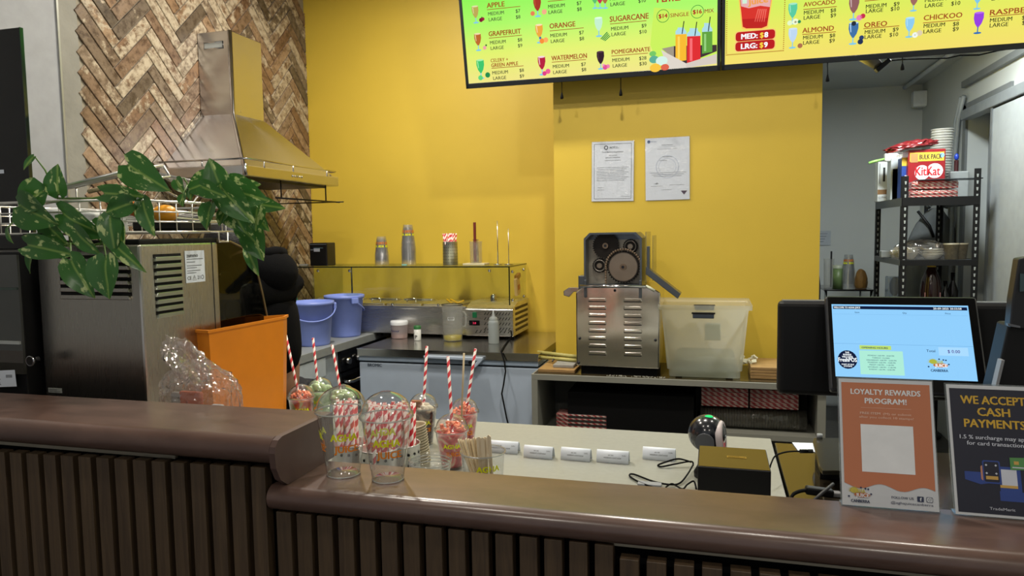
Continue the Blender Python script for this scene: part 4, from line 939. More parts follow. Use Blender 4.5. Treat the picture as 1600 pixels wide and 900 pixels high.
# straw packs and cup sleeves
def straw_pack(lab, loc, nx, nz, L, rz=0, group=None, rxl=0):
    t = thing('straw_pack', lab, 'straw pack', loc, rz, group)
    mb = MB()
    for j in range(nz):
        for i in range(nx): 
            y = (i-(nx-1)/2)*.0105+(.005 if j % 2 else 0); z = .0055+j*.0098
            mb.cyl((-L/2, y, z), (L/2, y, z), .0053, seg=7)
    o = mb.obj('straws', STRIPE_X, t); o['kind'] = 'stuff'
    MB().bx(-L/2-.004, L/2+.004, -nx*.0105/2-.004, nx*.0105/2+.006, 0, nz*.0098+.006, bev=.012).obj('wrap', CLEAR('pack_film', '#f0e6e4', .06, '#e8dcd8', .1, .7, 40), t)
    return t
def stripe_x():
    m, nt, p = new_mat('candy_stripe_pack')
    tc = nt.nodes.new('ShaderNodeTexCoord'); sp = nt.nodes.new('ShaderNodeSeparateXYZ'); nt.links.new(tc.outputs['Object'], sp.inputs[0])
    a = N(nt, 'ShaderNodeMath', operation='MULTIPLY'); nt.links.new(sp.outputs[0], a.inputs[0]); a.inputs[1].default_value = 33
    b = N(nt, 'ShaderNodeMath', operation='MULTIPLY'); nt.links.new(sp.outputs[2], b.inputs[0]); b.inputs[1].default_value = 50
    d = N(nt, 'ShaderNodeMath', operation='MULTIPLY'); nt.links.new(sp.outputs[1], d.inputs[0]); d.inputs[1].default_value = 48
    s = N(nt, 'ShaderNodeMath', operation='ADD'); nt.links.new(a.outputs[0], s.inputs[0]); nt.links.new(b.outputs[0], s.inputs[1])
    s2 = N(nt, 'ShaderNodeMath', operation='ADD'); nt.links.new(s.outputs[0], s2.inputs[0]); nt.links.new(d.outputs[0], s2.inputs[1])
    fr = N(nt, 'ShaderNodeMath', operation='FRACT'); nt.links.new(s2.outputs[0], fr.inputs[0])
    c = ramp(nt, fr.outputs[0], [(0, lin('#b3202a')), (.52, lin('#e6d5cc'))]); c.node.color_ramp.interpolation = 'CONSTANT'
    nt.links.new(c, p.inputs['Base Color']); p.inputs['Roughness'].default_value = .5; return m
STRIPE_X = stripe_x()
tag(MB().bx(.0, .16, 0, .2, 0, .022, bev=.004).obj('brown_tray', M('brown_card', '#5a4030', .6), loc=(-.50, 3.47, .5005)), 'brown tray lying low in the bench below the black box', 'tray')
c = at(910, 665, Y=3.52); straw_pack('pack of striped straws low in the bench, left end', (c.x, 3.53, .505), 9, 9, .25, 0)
for k, (x, lab) in enumerate(((.05, 'pack of striped straws on the bench shelf beside the black box'), (.27, 'pack of striped straws on the bench shelf, right of its twin'))):
    straw_pack(lab, (x, 3.56, .665), 12, 9, .21, 0)
sl_ = thing('cup_sleeve', 'long wrapped sleeve of stacked clear cups under the straw packs', 'cup sleeve', (.18, 3.55, .605))
mb = MB()
for i in range(34): mb.lathe([(.040, 0), (.044, .004), (.0455, .009), (.040, .009)], 18, mt=Matrix.Translation((-.22+i*.0125, 0, .0))@Matrix.Rotation(PI/2, 4, 'Y'))
o = mb.obj('cups', M('grey_cup_plastic', '#8a8a84', .25), sl_); o['kind'] = 'stuff'
mb = MB().cyl((-.24, 0, 0), (.235, 0, 0), .0485, seg=24); mb.obj('wrap', CLEAR('sleeve_film', '#b8b4a8', .2, '#aaa69a', .08, 1.0, 30), sl_)

# sugarcane press
ps = thing('sugarcane_press', 'stainless sugarcane press with exposed gears and louvred base', 'sugarcane press')
my0, my1 = 3.455, 3.74
x0, x1 = -.648, -.262
B0, B1, B2 = .845, 1.205, 1.235
MB().prism([(x0, B0), (x1+.012, B0-.004), (x1+.018, B1), (x1-.03, B2), (x0+.035, B2), (x0, B1)], my0, my1, 'XZ', bev=.006).obj('base_housing', STP, ps)
for cx, n_ in ((x0+.105, 8), (x0+.275, 8)):
    for i in range(n_):
        z = B1-.035-i*.037
        mb = MB(); w = .09
        mb.prism([(cx-w/2, z-.008), (cx+w/2, z-.008), (cx+w/2-.006, z+.008), (cx-w/2+.006, z+.008)], my0+.002, my0-.009, 'XZ', 0, .003)
        mb.obj('louvre', STP, ps)
        MB().bx(cx-w/2+.004, cx+w/2-.004, my0-.0095, my0-.001, z-.0105, z-.0082).obj('louvre_gap', slot, ps)
for (x, z) in ((x0+.018, .98), (x1-.005, .98), (x0+.012, .86), (x0+.19, B2-.02)): MB().ball((x, my0-.001, z), .007, 12).obj('screw', DARKM, ps)
MB().bx(x0+.02, x1, my0+.02, my1-.01, .8025, B0-.002).obj('black_foot', BLACKM, ps)
# head: open steel box
hx0, hx1, hz0, hz1 = -.607, -.330, 1.235, 1.492
ch_ = .028
out = [(hx0, hz0), (hx1, hz0), (hx1, hz1-ch_), (hx1-ch_, hz1), (hx0+ch_, hz1), (hx0, hz1-ch_)]
hy0, hy1 = my0-.0, my1-.04
mb = MB(); bm = mb.bm; cxm, czm = (hx0+hx1)/2, (hz0+hz1)/2
inn = [(cxm+(x-cxm)*.93, czm+(z-czm)*.93) for x, z in out]
for lst, y in ((out, hy0),): pass
O0 = [bm.verts.new((x, hy0, z)) for x, z in out]; I0 = [bm.verts.new((x, hy0, z)) for x, z in inn]; O1 = [bm.verts.new((x, hy1, z)) for x, z in out]; I1 = [bm.verts.new((x, hy0+.09, z)) for x, z in inn]
for i in range(6):
    j = (i+1) % 6
    bm.faces.new((O0[i], O0[j], I0[j], I0[i])); bm.faces.new((O0[i], O0[j], O1[j], O1[i])); bm.faces.new((I0[i], I0[j], I1[j], I1[i]))
bm.faces.new(O1); bm.faces.new(I1); mb.fin(0); mb.obj('head_housing', M('grey_steel_case', '#6c7278', .3, .9), ps)
MB().bx(inn[0][0], inn[1][0], hy0+.084, hy0+.089, inn[0][1], inn[2][1]).obj('back_plate', M('gear_plate', '#a59d8e', .4, .7, var=.2), ps)
def gear(cx, cz, r, y0, y1, teeth, mat, name, hub=True):
    mb = MB(); pts = []
    for i in range(teeth*4):
        a = 2*PI*i/(teeth*4); rr = r*(1.0 if i % 4 in (0, 1) else .93); pts.append((cx+rr*math.cos(a), cz+rr*math.sin(a)))
    mb.prism(pts, y0, y1, 'XZ'); g = mb.obj(name, mat, ps)
    if hub:
        MB().cyl((cx, y0-.012, cz), (cx, y0, cz), r*.22, seg=20).obj('hub', M('hub_metal', '#8d7a66', .3, .9), g)
        MB().cyl((cx, y0-.016, cz), (cx, y0-.012, cz), r*.10, seg=12).obj('axle', DARKM, g)
DG = M('dark_gear', '#2a2623', .45, .7); BRG = M('machined_disc', '#a39482', .3, 1)
g1 = at(946, 384, Y=my0+.04); g2 = at(974, 417, Y=my0+.02); g3 = at(937, 415, Y=my0+.06); g4 = at(985, 385, Y=my0+.06)
gear(g1.x, g1.z, .064, my0+.045, my0+.06, 34, DG, 'gear')
gear(g2.x, g2.z, .080, my0+.022, my0+.034, 36, DG, 'chain_wheel', False)
gear(g2.x, g2.z, .070, my0+.012, my0+.022, 60, BRG, 'machined_disc')
for g, r in ((g3, .036), (g4, .036)):
    gear(g.x, g.z, r, my0+.06, my0+.075, 20, DG, 'small_gear', False)
    MB().tube([(g.x+r*.75*math.cos(a), my0+.056, g.z+r*.75*math.sin(a)) for a in [2*PI*i/24 for i in range(24)]], .004, 6, closed=True).obj('bearing_ring', M('bearing', '#8f8a82', .3, .9), ps)
    MB().cyl((g.x, my0+.05, g.z), (g.x, my0+.06, g.z), r*.35, seg=16).obj('bearing_cap', BRG, ps)
mb = MB()
path = [(g2.x+.084*math.cos(a), g2.z+.084*math.sin(a)) for a in [PI*.05+i*PI*1.0/22 for i in range(23)]]
path += [(g2.x-.084, g2.z-.084*t_) for t_ in (.15, .3, .45, .6, .75, .9)]
for i, (x, z) in enumerate(path): mb.box(x, my0+.02, z, .0095, .014, .0105, bev=.002, rot=(0, 0, 0))
o = mb.obj('chain', M('chain_brown', '#7a6856', .4, .6), ps); o['kind'] = 'stuff'
# front rod and side lugs
zr = 1.235
MB().cyl((hx0-.018, my0-.012, zr), (hx1+.02, my0-.012, zr), .0075, seg=14).obj('front_rod', CHR, ps)
for x in (hx0+.0, hx1-.014): MB().bx(x, x+.014, my0-.006, my0+.0, zr-.055, zr+.03, bev=.002).obj('lug', M('grey_steel_case', '#6c7278', .3, .9), ps)
# left spout
sp0 = at(884, 452, Y=my0+.06); z_ = sp0.z+.012
MB().prism([(hx0, z_+.0), (hx0, z_-.022), (sp0.x+.045, z_-.022), (sp0.x+.022, z_-.048), (sp0.x-.006, z_-.040), (sp0.x-.006, z_-.018), (sp0.x+.022, z_)], my0+.03, my0+.085, 'XZ', bev=.003).obj('juice_spout', STP, ps)
MB().bx(hx0-.03, hx0, my0+.01, my0+.1, zr-.02, zr+.05, bev=.003).obj('spout_bracket', M('grey_steel_case', '#6c7278', .3, .9), ps)
# right feed plates and chute
MB().bx(hx1+.014, hx1+.020, my0+.02, my1-.03, 1.25, 1.493, bev=.001).obj('side_plate', CLEAR('feed_guard', '#eef0ec', .08, '#b8bcb6', .08, .8), ps)
MB().bx(hx1+.046, hx1+.05, my0+.03, my1-.05, 1.26, 1.475, bev=.001).obj('guard_plate', MC['feed_guard'], ps)
MB().bx(hx1+.022, hx1+.036, my0+.005, my0+.03, 1.29, 1.425, bev=.002).obj('feed_post', M('grey_steel_case', '#6c7278', .3, .9), ps)
ca, cb_ = at(1012, 424, Y=my0+.04), at(1061, 462, Y=my0+.04)
MB().prism([(ca.x-.005, ca.z+.025), (cb_.x+.010, cb_.z+.012), (cb_.x-.004, cb_.z-.012), (ca.x-.005, ca.z-.012)], my0+.0, my0+.09, 'XZ', bev=.002).obj('chute', M('grey_steel_case', '#6c7278', .3, .9), ps)
tag(MB().tube([(hx1+.02, my0+.0, 1.237), (hx1+.04, my0-.01, 1.228), (hx1+.06, my0-.008, 1.215)], .007, 8).obj('cleaning_cloth', M('cloth_cream', '#c9cdb5', .8)), 'small cream rag tucked behind the press rod', 'cloth')

# storage tub
tx0, tx1, tyA, tyB, tz, tzz = -.205, .118, 3.45, 3.78, .8035, 1.128
tu = thing('storage_tub', 'large frosted clear plastic storage tub beside the press', 'tub')
FT = CLEAR('frosted_tub', '#f2f3ee', .40, '#eef1ea', .25, .4)
mb = MB(); bm = mb.bm
def ringr(x0, x1, y0, y1, z, r=.02, n=4):
    out = []
    for cx, cy, a in ((x1-r, y1-r, 0), (x0+r, y1-r, PI/2), (x0+r, y0+r, PI), (x1-r, y0+r, 1.5*PI)):
        out += [bm.verts.new((cx+r*math.cos(a+PI/2*i/n), cy+r*math.sin(a+PI/2*i/n), z)) for i in range(n+1)]
    return out
rs = [ringr(tx0, tx1, tyA, tyB, tz+.008), ringr(tx0, tx1, tyA, tyB, tz+.04), ringr(tx0-.008, tx1+.008, tyA-.006, tyB+.006, tz+.042), ringr(tx0-.034, tx1+.034, tyA-.02, tyB+.02, tzz), ringr(tx0-.05, tx1+.05, tyA-.03, tyB+.028, tzz+.002), ringr(tx0-.05, tx1+.05, tyA-.03, tyB+.028, tzz+.024)]
for A, B in zip(rs, rs[1:]):
    for i in range(len(A)): bm.faces.new((A[i], A[(i+1) % len(A)], B[(i+1) % len(A)], B[i]))
bm.faces.new(rs[0]); mb.fin(0, True); mb.obj('tub_body', FT, tu)
for y in (tyA-.034, tyB-.01):
    MB().bx(-.095, .0, y-.004, y+.008, 1.092, 1.112, bev=.003).obj('clip_handle', M('slate_clip', '#39414d', .4), tu)
    MB().bx(-.10, .005, y-.006, y+.008, 1.112, 1.120, bev=.002).obj('clip_bar', BLACK, tu)
for x in (-.16, .07): MB().cyl((x-.015, tyA+.03, tz+.004), (x+.015, tyA+.03, tz+.004), .006, seg=10).obj('castor', BLACK, tu)
MB().bx(-.04, .03, tyA-.013, tyA-.011, .99, 1.07).obj('moulded_label', CLEAR('label_patch', '#dfe2d8', .35, '#dde0d6', .2, .4), tu)
tag(MB().bx(tx0+.02, tx1-.02, tyA+.02, tyB-.02, tz+.012, tz+.10, bev=.02).obj('crushed_ice', CLEAR('ice', '#d2d6cc', .35, '#d6dad0', .3, .4, 30)), 'translucent ice in the bottom of the storage tub', 'ice')

# cutting boards / trays and cane
wt = wood('oak_board', '#8a6a40', '#b08e5c', .45, (4, 20, 20), .1)
tag(MB().bx(-.845, -.66, 3.47, 3.74, .803, .818, bev=.002).obj('cutting_board', wt, loc=(0, 0, 0)), 'brown wooden board left of the sugarcane press', 'board')
tag(MB().bx(-.78, -.675, 3.52, 3.70, .819, .833, bev=.002).obj('folded_cloth', M('grey_cloth', '#8e8d88', .8)), 'grey folded cloth on the board beside the press', 'cloth')
cane = M('sugarcane', '#a8a05c', .5, var=.15)
for i, (a, b2, r, lab) in enumerate((((-.90, 3.70, .862), (-.66, 3.62, .858), .0105, 'upper peeled sugarcane stick left of the press'), ((-.88, 3.66, .843), (-.66, 3.60, .843), .009, 'lower peeled sugarcane stick left of the press'))):
    mb = MB(); mb.tube([a, [(p+q_)/2 for p, q_ in zip(a, b2)], b2], r, 10); tag(mb.obj('sugarcane_stick', cane), lab, 'sugarcane')
tag(MB().tube([(-.80, 3.76, .83), (-.80, 3.66, .848), (-.80, 3.60, .834)], .004, 6).obj('tong_handle', DARKM), 'thin dark tongs handle lying across the cane sticks', 'tongs')
for k in range(4):
    tag(MB().bx(.165, .44, 3.50, 3.76, .8035+k*.014, .8165+k*.014, bev=.002).obj('wooden_tray', wt), ['lowest', 'second lowest', 'third', 'uppermost'][k]+' wooden board in the stack right of the storage tub', 'board')
mb = MB()
for i in range(14): mb.box(.16+random.uniform(-.03, .04), 3.6+random.uniform(-.04, .04), .868+random.uniform(-.002, .018), .022, .018, .008, rot=(random.random()*3, random.random()*3, 0))
o = mb.obj('cane_shavings', M('pale_shaving', '#d9d5bd', .7)); tag(o, 'pale cane shavings heaped on the wooden boards', 'shavings', kind='stuff')
mb = MB()
for i in range(60): mb.box(random.uniform(-.5, -.22), random.uniform(3.43, 3.453), .8045, random.uniform(.002, .006), .004, .003, rot=(0, 0, random.random()*3))
tag(mb.obj('crumbs', M('pale_crumb', '#a7a69a', .8)), 'pale crumbs scattered along the bench edge under the press', 'crumbs', kind='stuff')

# certificates
def cert(name, lab, c, w, h, rot, kind):
    t = thing(name, lab, 'certificate', (c[0], YC-.004, c[2])); t.rotation_euler = (0, rot, 0)
    F = Flat(); F.rect(-w/2, -h/2, w/2, h/2, 0); mt = (0, 0, 0)
    F.obj('paper', [PAPER], t, None, UP)
    F = Flat(); i_ = 0
    if kind == 1:
        a, b = w/2-.012, h/2-.012
        for (x0, y0, x1, y1) in ((-a, -b, a, -b+.0016), (-a, b-.0016, a, b), (-a, -b, -a+.0016, b), (a-.0016, -b, a, b)): F.rect(x0, y0, x1, y1, 0, .0006)
        F.ring(-.035, h/2-.032, .011, .004, 0, .0006); F.text('ACT', -.018, h/2-.037, .010, 0, .05, z=.0006); F.text('Access\nCanberra', .008, h/2-.03, .0045, 0, .03, z=.0006)
        F.text('Food Business Registration', 0, h/2-.058, .0062, 0, .03, 'C', z=.0006, width=w*.5)
        F.text('Juice Canberra', 0, h/2-.075, .0052, 0, .03, 'C', z=.0006); F.text('CAFE AND TAKEAWAY', 0, h/2-.087, .0052, 0, .03, 'C', z=.0006); F.text('is registered under the Food Act', 0, h/2-.1, .0045, 0, .0, 'C', z=.0006)
        for k in range(9): F.rect(-w*.38, .02-k*.0085, w*(.38-.1*((k*7) % 3)/2), .0212-k*.0085, 0, .0006)
        for k in range(2): F.rect(-w*.36, -.085-k*.012, -w*.2, -.084-k*.012, 0, .0006)
        F.rect(w*.2, -.132, w*.42, -.131, 0, .0006)
    else:
        F.disc(-w/2+.018, h/2-.018, .008, mi=1, z=.0006); F.text('NSW Food', -w/2+.028, h/2-.020, .0042, 1, .03, z=.0006, width=.028)
        F.text('Certificate of Registration', 0, h/2-.04, .0048, 0, .02, 'C', z=.0006, width=.055); F.rect(-.04, h/2-.048, .04, h/2-.0472, 0, .0006); F.rect(-.05, h/2-.058, .05, h/2-.057, 0, .0006)
        F.ring(0, .01, .058, .002, 2, .0005); F.ring(0, .01, .044, .0015, 2, .0005)
        F.text('This certifies that', 0, h/2-.10, .0048, 0, .02, 'C', z=.0007); F.text('has completed', -.02, h/2-.118, .0045, 0, 0, 'C', z=.0007)
        for k in range(3): F.rect(-w*.4+.01*k, -.02-k*.009, w*(.42-.05*k), -.0188-k*.009, 0, .0007)
        F.text('A. Smyth'.replace('A. Smyth', '~ul~'), -w*.25, -.078, .009, 0, .05, 'C', z=.0006)
        F.rect(-w*.38, -.088, -w*.12, -.087, 0, .0006); F.rect(.01, -.084, w*.38, -.083, 0, .0006); F.rect(-.03, -.108, .02, -.107, 0, .0006)
        F.pg([(w/2-.045, -h/2+.045), (w/2-.012, -h/2+.045), (w/2-.028, -h/2+.024)], 3, .0006)
    F.obj('print', [M('grey_ink', '#3c4048', .6), M('seal_blue', '#274a80', .5), M('pale_watermark', '#b4c0d8', .6), M('mark_purple', '#4d3a50', .5)], t, None, UP)
    f = MB().bx(-w/2-.004, w/2+.004, -.0025, -.0015, -h/2-.004, h/2+.004); f.obj('laminate', CLEAR('laminate', '#fbfbfb', .0, '#ffffff', .12, .6, 14), t)
    return t
c1a, c1b = at(924, 222, Y=YC), at(991, 314, Y=YC); c2a, c2b = at(1008, 216, Y=YC), at(1078, 312, Y=YC)
cert('certificate', 'laminated bordered certificate on the left of the yellow column', (c1a+c1b)/2, c1b.x-c1a.x-.004, c1a.z-c1b.z-.004, .012, 1)
cert('certificate', 'laminated certificate with a round blue seal, right of the bordered one', (c2a+c2b)/2, c2b.x-c2a.x-.004, c2a.z-c2b.z-.004, -.006, 2)

# ============================================================ MENU SCREENS
INKD = M('screen_black', '#15240c', .5)
def menu(lab, x0, x1, stops, build):
    tilt = math.radians(12)
    t = thing('menu_screen', lab, 'menu screen', (x0, 3.70, 2.262)); t.rotation_euler = (tilt, 0, 0)
    w = x1-x0; h = .735; bz = .016
    MB().bx(0, w, .0, .045, 0, h, bev=.004).obj('housing', BLACK, t)
    for a in ((0, w, 0, .026), (0, w, h-bz, h), (0, bz, 0, h), (w-bz, w, 0, h)): MB().bx(a[0], a[1], -.006, .002, a[2], a[3], bev=.002).obj('bezel', M('bezel_black', '#1c1f22', .3), t)
    F = Flat(); F.rect(bz, .026, w-bz, h-bz, 0); F.obj('display', [screen_grad('menu_glow_'+str(round(x0*10)), stops, 0, h)], t, (0, -.001, 0), UP)
    o = Vector((x0, 3.70, 2.262)); nrm = Vector((0, -math.cos(tilt), -math.sin(tilt))); upv = Vector((0, -math.sin(tilt), math.cos(tilt)))
    o = o+nrm*.001
    def loc(u, v):
        d = ray(u, v); s = (o-Vector((0, 0, EYE))).dot(nrm)/d.dot(nrm); p = Vector((0, 0, EYE))+d*s-o
        return p.x, p.dot(upv)
    F = Flat(); mats = [INKD]; idx = {'k': 0}
    def mi(hexc):
        if hexc == 'k': return 0
        if hexc not in idx: idx[hexc] = len(mats); mats.append(EM('em_'+hexc[1:], hexc, 1.0))
        return idx[hexc]
    build(F, loc, mi, h, w)
    F.obj('menu_print', mats, t, (0, -.0022, 0), UP)
    MB().bx(w*.3, w*.7, .045, .07, .15, .5).obj('wall_bracket', DARKM, t)
    return t
PX = .00335
BROWN = '#9c4418'; SHOW = M
def goblet(F, loc, mi, u, vt, vb, col, foam=None, blue='#7fc4e0', fruit=None, z=.0003):
    x, yt = loc(u, vt); _, yb = loc(u, vb); h = yt-yb; w = h*.42
    F.pg([(x-w/2, yt), (x-w*.52, yt-h*.25), (x-w*.36, yt-h*.5), (x-w*.08, yt-h*.68), (x+w*.08, yt-h*.68), (x+w*.36, yt-h*.5), (x+w*.52, yt-h*.25), (x+w/2, yt)], mi(col), z)
    F.rect(x-w*.06, yb+h*.06, x+w*.06, yt-h*.66, mi(blue), z); F.disc(x, yb+h*.05, w*.42, h*.05, mi(blue), z+.0001)
    F.disc(x, yt, w*.48, h*.05, mi(foam or '#e8f0c8'), z+.0001)
    F.pg([(x-w*.40, yt-h*.06), (x-w*.28, yt-h*.06), (x-w*.22, yt-h*.42), (x-w*.30, yt-h*.40)], mi('#d8e8b0' if not foam else foam), z+.0002) if fruit else None
    for (dx, dy, r, c) in (fruit or ()):
        F.disc(x+w*dx, yb+h*dy, w*r, mi=mi(c), z=z+.0004, n=12)
def item(F, loc, mi, name, hu, hv, cap, wid, ul, m, mp, l, lp, pm, pl):
    if name: x, y = loc(hu, hv); F.text(name, x, y, cap*PX, mi(BROWN), .05, width=wid*PX)
    if ul: (a, b) = ul[:2]; xa, ya = loc(a, b); xb, yb = loc(ul[2], ul[3]); F.rect(xa, ya-.0015, xb, ya+.0015, mi(BROWN), .0004)
    for (s, (u, v), al) in (('MEDIUM', m, 'L'), (pm, mp, 'R'), ('LARGE', l, 'L'), (pl, lp, 'R')):
        if v < -14: continue
        x, y = loc(u, v); F.text(s, x, y, 5.0*PX, 0, .03, al, width=(25*PX if s == 'MEDIUM' else 21*PX if s == 'LARGE' else None))
def build1(F, loc, mi, h, w):
    I = lambda *a: item(F, loc, mi, *a)
    I('APPLE', 761, 12.5, 7, 28, (761, 15.3, 813, 9), (763, 24.5), (813, 19.4), (764, 33.5), (813.2, 28.7), '$7', '$8')
    I('GRAPEFRUIT', 764, 56.8, 7, 51, (764, 59.7, 815.5, 54), (766, 69.4), (816, 64.5), (767, 78.2), (816.3, 73.4), '$8', '$9')
    x, y = loc(767, 97.6); F.text('CELERY +', x, y, 5.4*PX, mi(BROWN), .03, width=28*PX)
    I('GREEN APPLE', 768, 105, 5.4, 43, (768, 106.8, 818, 101.6), (769.7, 116.5), (818.7, 112), (771, 125), (819, 121), '$8', '$9')
    I('CARROT', 855, -1, 7, 36, (856, 2.4, 907, -3), (856.8, 13.2), (908.7, 7.3), (857.4, 22.1), (909, 16.6), '$7', '$8')
    I('ORANGE', 859, 44.8, 7.2, 39, (859, 48.4, 912, 42.3), (860.3, 58.5), (912.4, 53.2), (861, 67.4), (912.7, 62.6), '$7', '$8')
    I('WATERMELON', 862, 94.8, 6.8, 54, (862.3, 97.3, 915.6, 91.5), (864, 106.8), (915.5, 102.7), (864.7, 115.8), (916, 111), '$7', '$8')
    I('COCKTAIL', 951, -13, 7, 44, (952, -10, 1008, -16), (953, 1), (1008, -4), (954, 10), (1009, 3.3), '$8', '$10')
    I('SUGARCANE', 953, 34.4, 7.6, 56, (953.3, 37.6, 1010, 31.6), (955, 48), (1010, 42.4), (955.7, 56.7), (1010.4, 51.7), '$9', '$10')
    I('POMEGRANATE', 956, 84.7, 6, 56, (955.3, 87.6, 1012.7, 81.3), (957, 97), (1010, 93), (957.7, 105.7), (1010.4, 101.6), '$28', '$30')
    G = lambda *a, **k: goblet(F, loc, mi, *a, **k)
    G(742, 10, 37, '#b8a452', '#d8dca0', fruit=((.8, .18, .3, '#7c1430'), (1.1, .22, .25, '#98203c'), (.95, .32, .1, '#1c6a28')))
    G(746, 53, 80, '#b8662a', '#ecd8a8', fruit=((.95, .16, .28, '#e8a0a0'), (1.2, .3, .14, '#2c7030')))
    G(750, 94, 124, '#3cc06a', '#a8eaa8', fruit=((-.1, .08, .32, '#5cd078'), (.9, .2, .34, '#20884a')))
    G(839, -3, 27, '#a0301c', '#c05030', fruit=((-.7, .22, .3, '#e07a50'), (.9, .25, .34, '#eba884')))
    G(842, 39, 68, '#e6a238', '#f4dcb0', fruit=((.3, .12, .34, '#f08a30'), (.85, .16, .34, '#f4a85c'), (.1, .3, .16, '#2a6a9c')))
    G(846, 89, 118, '#b01236', '#f0d0d8', fruit=((.3, .1, .3, '#d83880'), (.8, .2, .34, '#e85890')))
    for dx, c in ((-8, '#58b868'), (0, '#c02848'), (8, '#a86a38')): G(937+dx, -12, 14, c, '#d8f0c0')
    G(935, 28, 58, '#bfe8c8', '#d8f4dc')
    for k in range(4):
        xa, ya = loc(939+2*k, 61+k); xb, yb = loc(949+k*1.5, 50+2*k); d = .0035; F.pg([(xa-d, ya), (xa+d, ya), (xb+d, yb), (xb-d, yb)], mi('#1d8a3c'), .0008)
    G(938, 81, 109, '#2c1020', '#503040', fruit=((.6, .12, .34, '#d84890'), (1.0, .16, .28, '#e880a8'), (.4, .24, .2, '#e8a0c0')))
    x, y = loc(1027, 4); F.text('1 LITRE', x, y, 9*PX, mi('#a8341c'), .09, width=32*PX)
    for u, v, s, lab_, lu, lw in ((1036, 25, '$14', 'SINGLE', 1047.3, 26), (1089.6, 18.3, '$16', 'MIX', 1101, 12.5)):
        x, y = loc(u, v); F.ring(x, y, 9*PX, .0028, mi('#2c8c34'), .0004); F.text(s, x, y-2.6*PX, 5.4*PX, mi('#a8341c'), .09, 'C', width=12*PX)
        x, y = loc(lu, v+2.2); F.text(lab_, x, y, 5.2*PX, mi(BROWN), .03, width=lw*PX)
    L = lambda pts, c, z: F.pg([loc(*p) for p in pts], mi(c), z)
    L([(1022, 12), (1016, 70), (1030, 108), (1060, 108), (1126, 96), (1126, 20)], '#c4ea58', .0001)
    L([(1034, 76), (1053, 72), (1053, 92)], '#9c9280', .0003); L([(1053, 72), (1053, 92), (1070, 100), (1120, 80), (1120, 70)], '#3a2c2c', .0002)
    def bottle(u, vt, vm, vb, w, c, z):
        L([(u-w*.5, vm), (u-w*.5, vm-5), (u-w*.3, vm-9), (u-w*.3, vt), (u+w*.3, vt), (u+w*.3, vm-9), (u+w*.5, vm-5), (u+w*.5, vm)], '#a8d4e0', z)
        L([(u-w*.5, vb), (u-w*.5, vm), (u+w*.5, vm-1), (u+w*.5, vb-3)], c, z+.0001); L([(u-w*.3, vb-4), (u-w*.3, vm+3), (u-w*.1, vm+3), (u-w*.1, vb-4)], {'#f0b428': '#f8d058', '#d82428': '#f06a70', '#5c9c38': '#90c878'}[c], z+.0002)
        L([(u+1, vm-1), (u+2.5, vm-1), (u+5.5, vt-10), (u+4, vt-10)], '#22241c', z+.0004)
    bottle(1064, 43, 54, 97, 17, '#f0b428', .0006); bottle(1084, 44, 57, 99, 21, '#d82428', .0009); bottle(1105, 36, 50, 84, 16, '#5c9c38', .0006)
    L([(1033, 78), (1072, 99), (1072, 107), (1044, 108)], '#d8cfc4', .0016); L([(1072, 99), (1120, 84), (1120, 99), (1072, 106)], '#cfc4ba', .0016)
    for u, v, r, c in ((1020, 84, 5, '#70c060'), (1022, 93, 7, '#58a890'), (1034, 95, 8.5, '#cfeae0'), (1024, 106, 8, '#f0c03c'), (1039, 105, 6, '#d86048')):
        x, y = loc(u, v); F.disc(x, y, r*PX, r*PX*.75, mi(c), .0018+.00002*v)
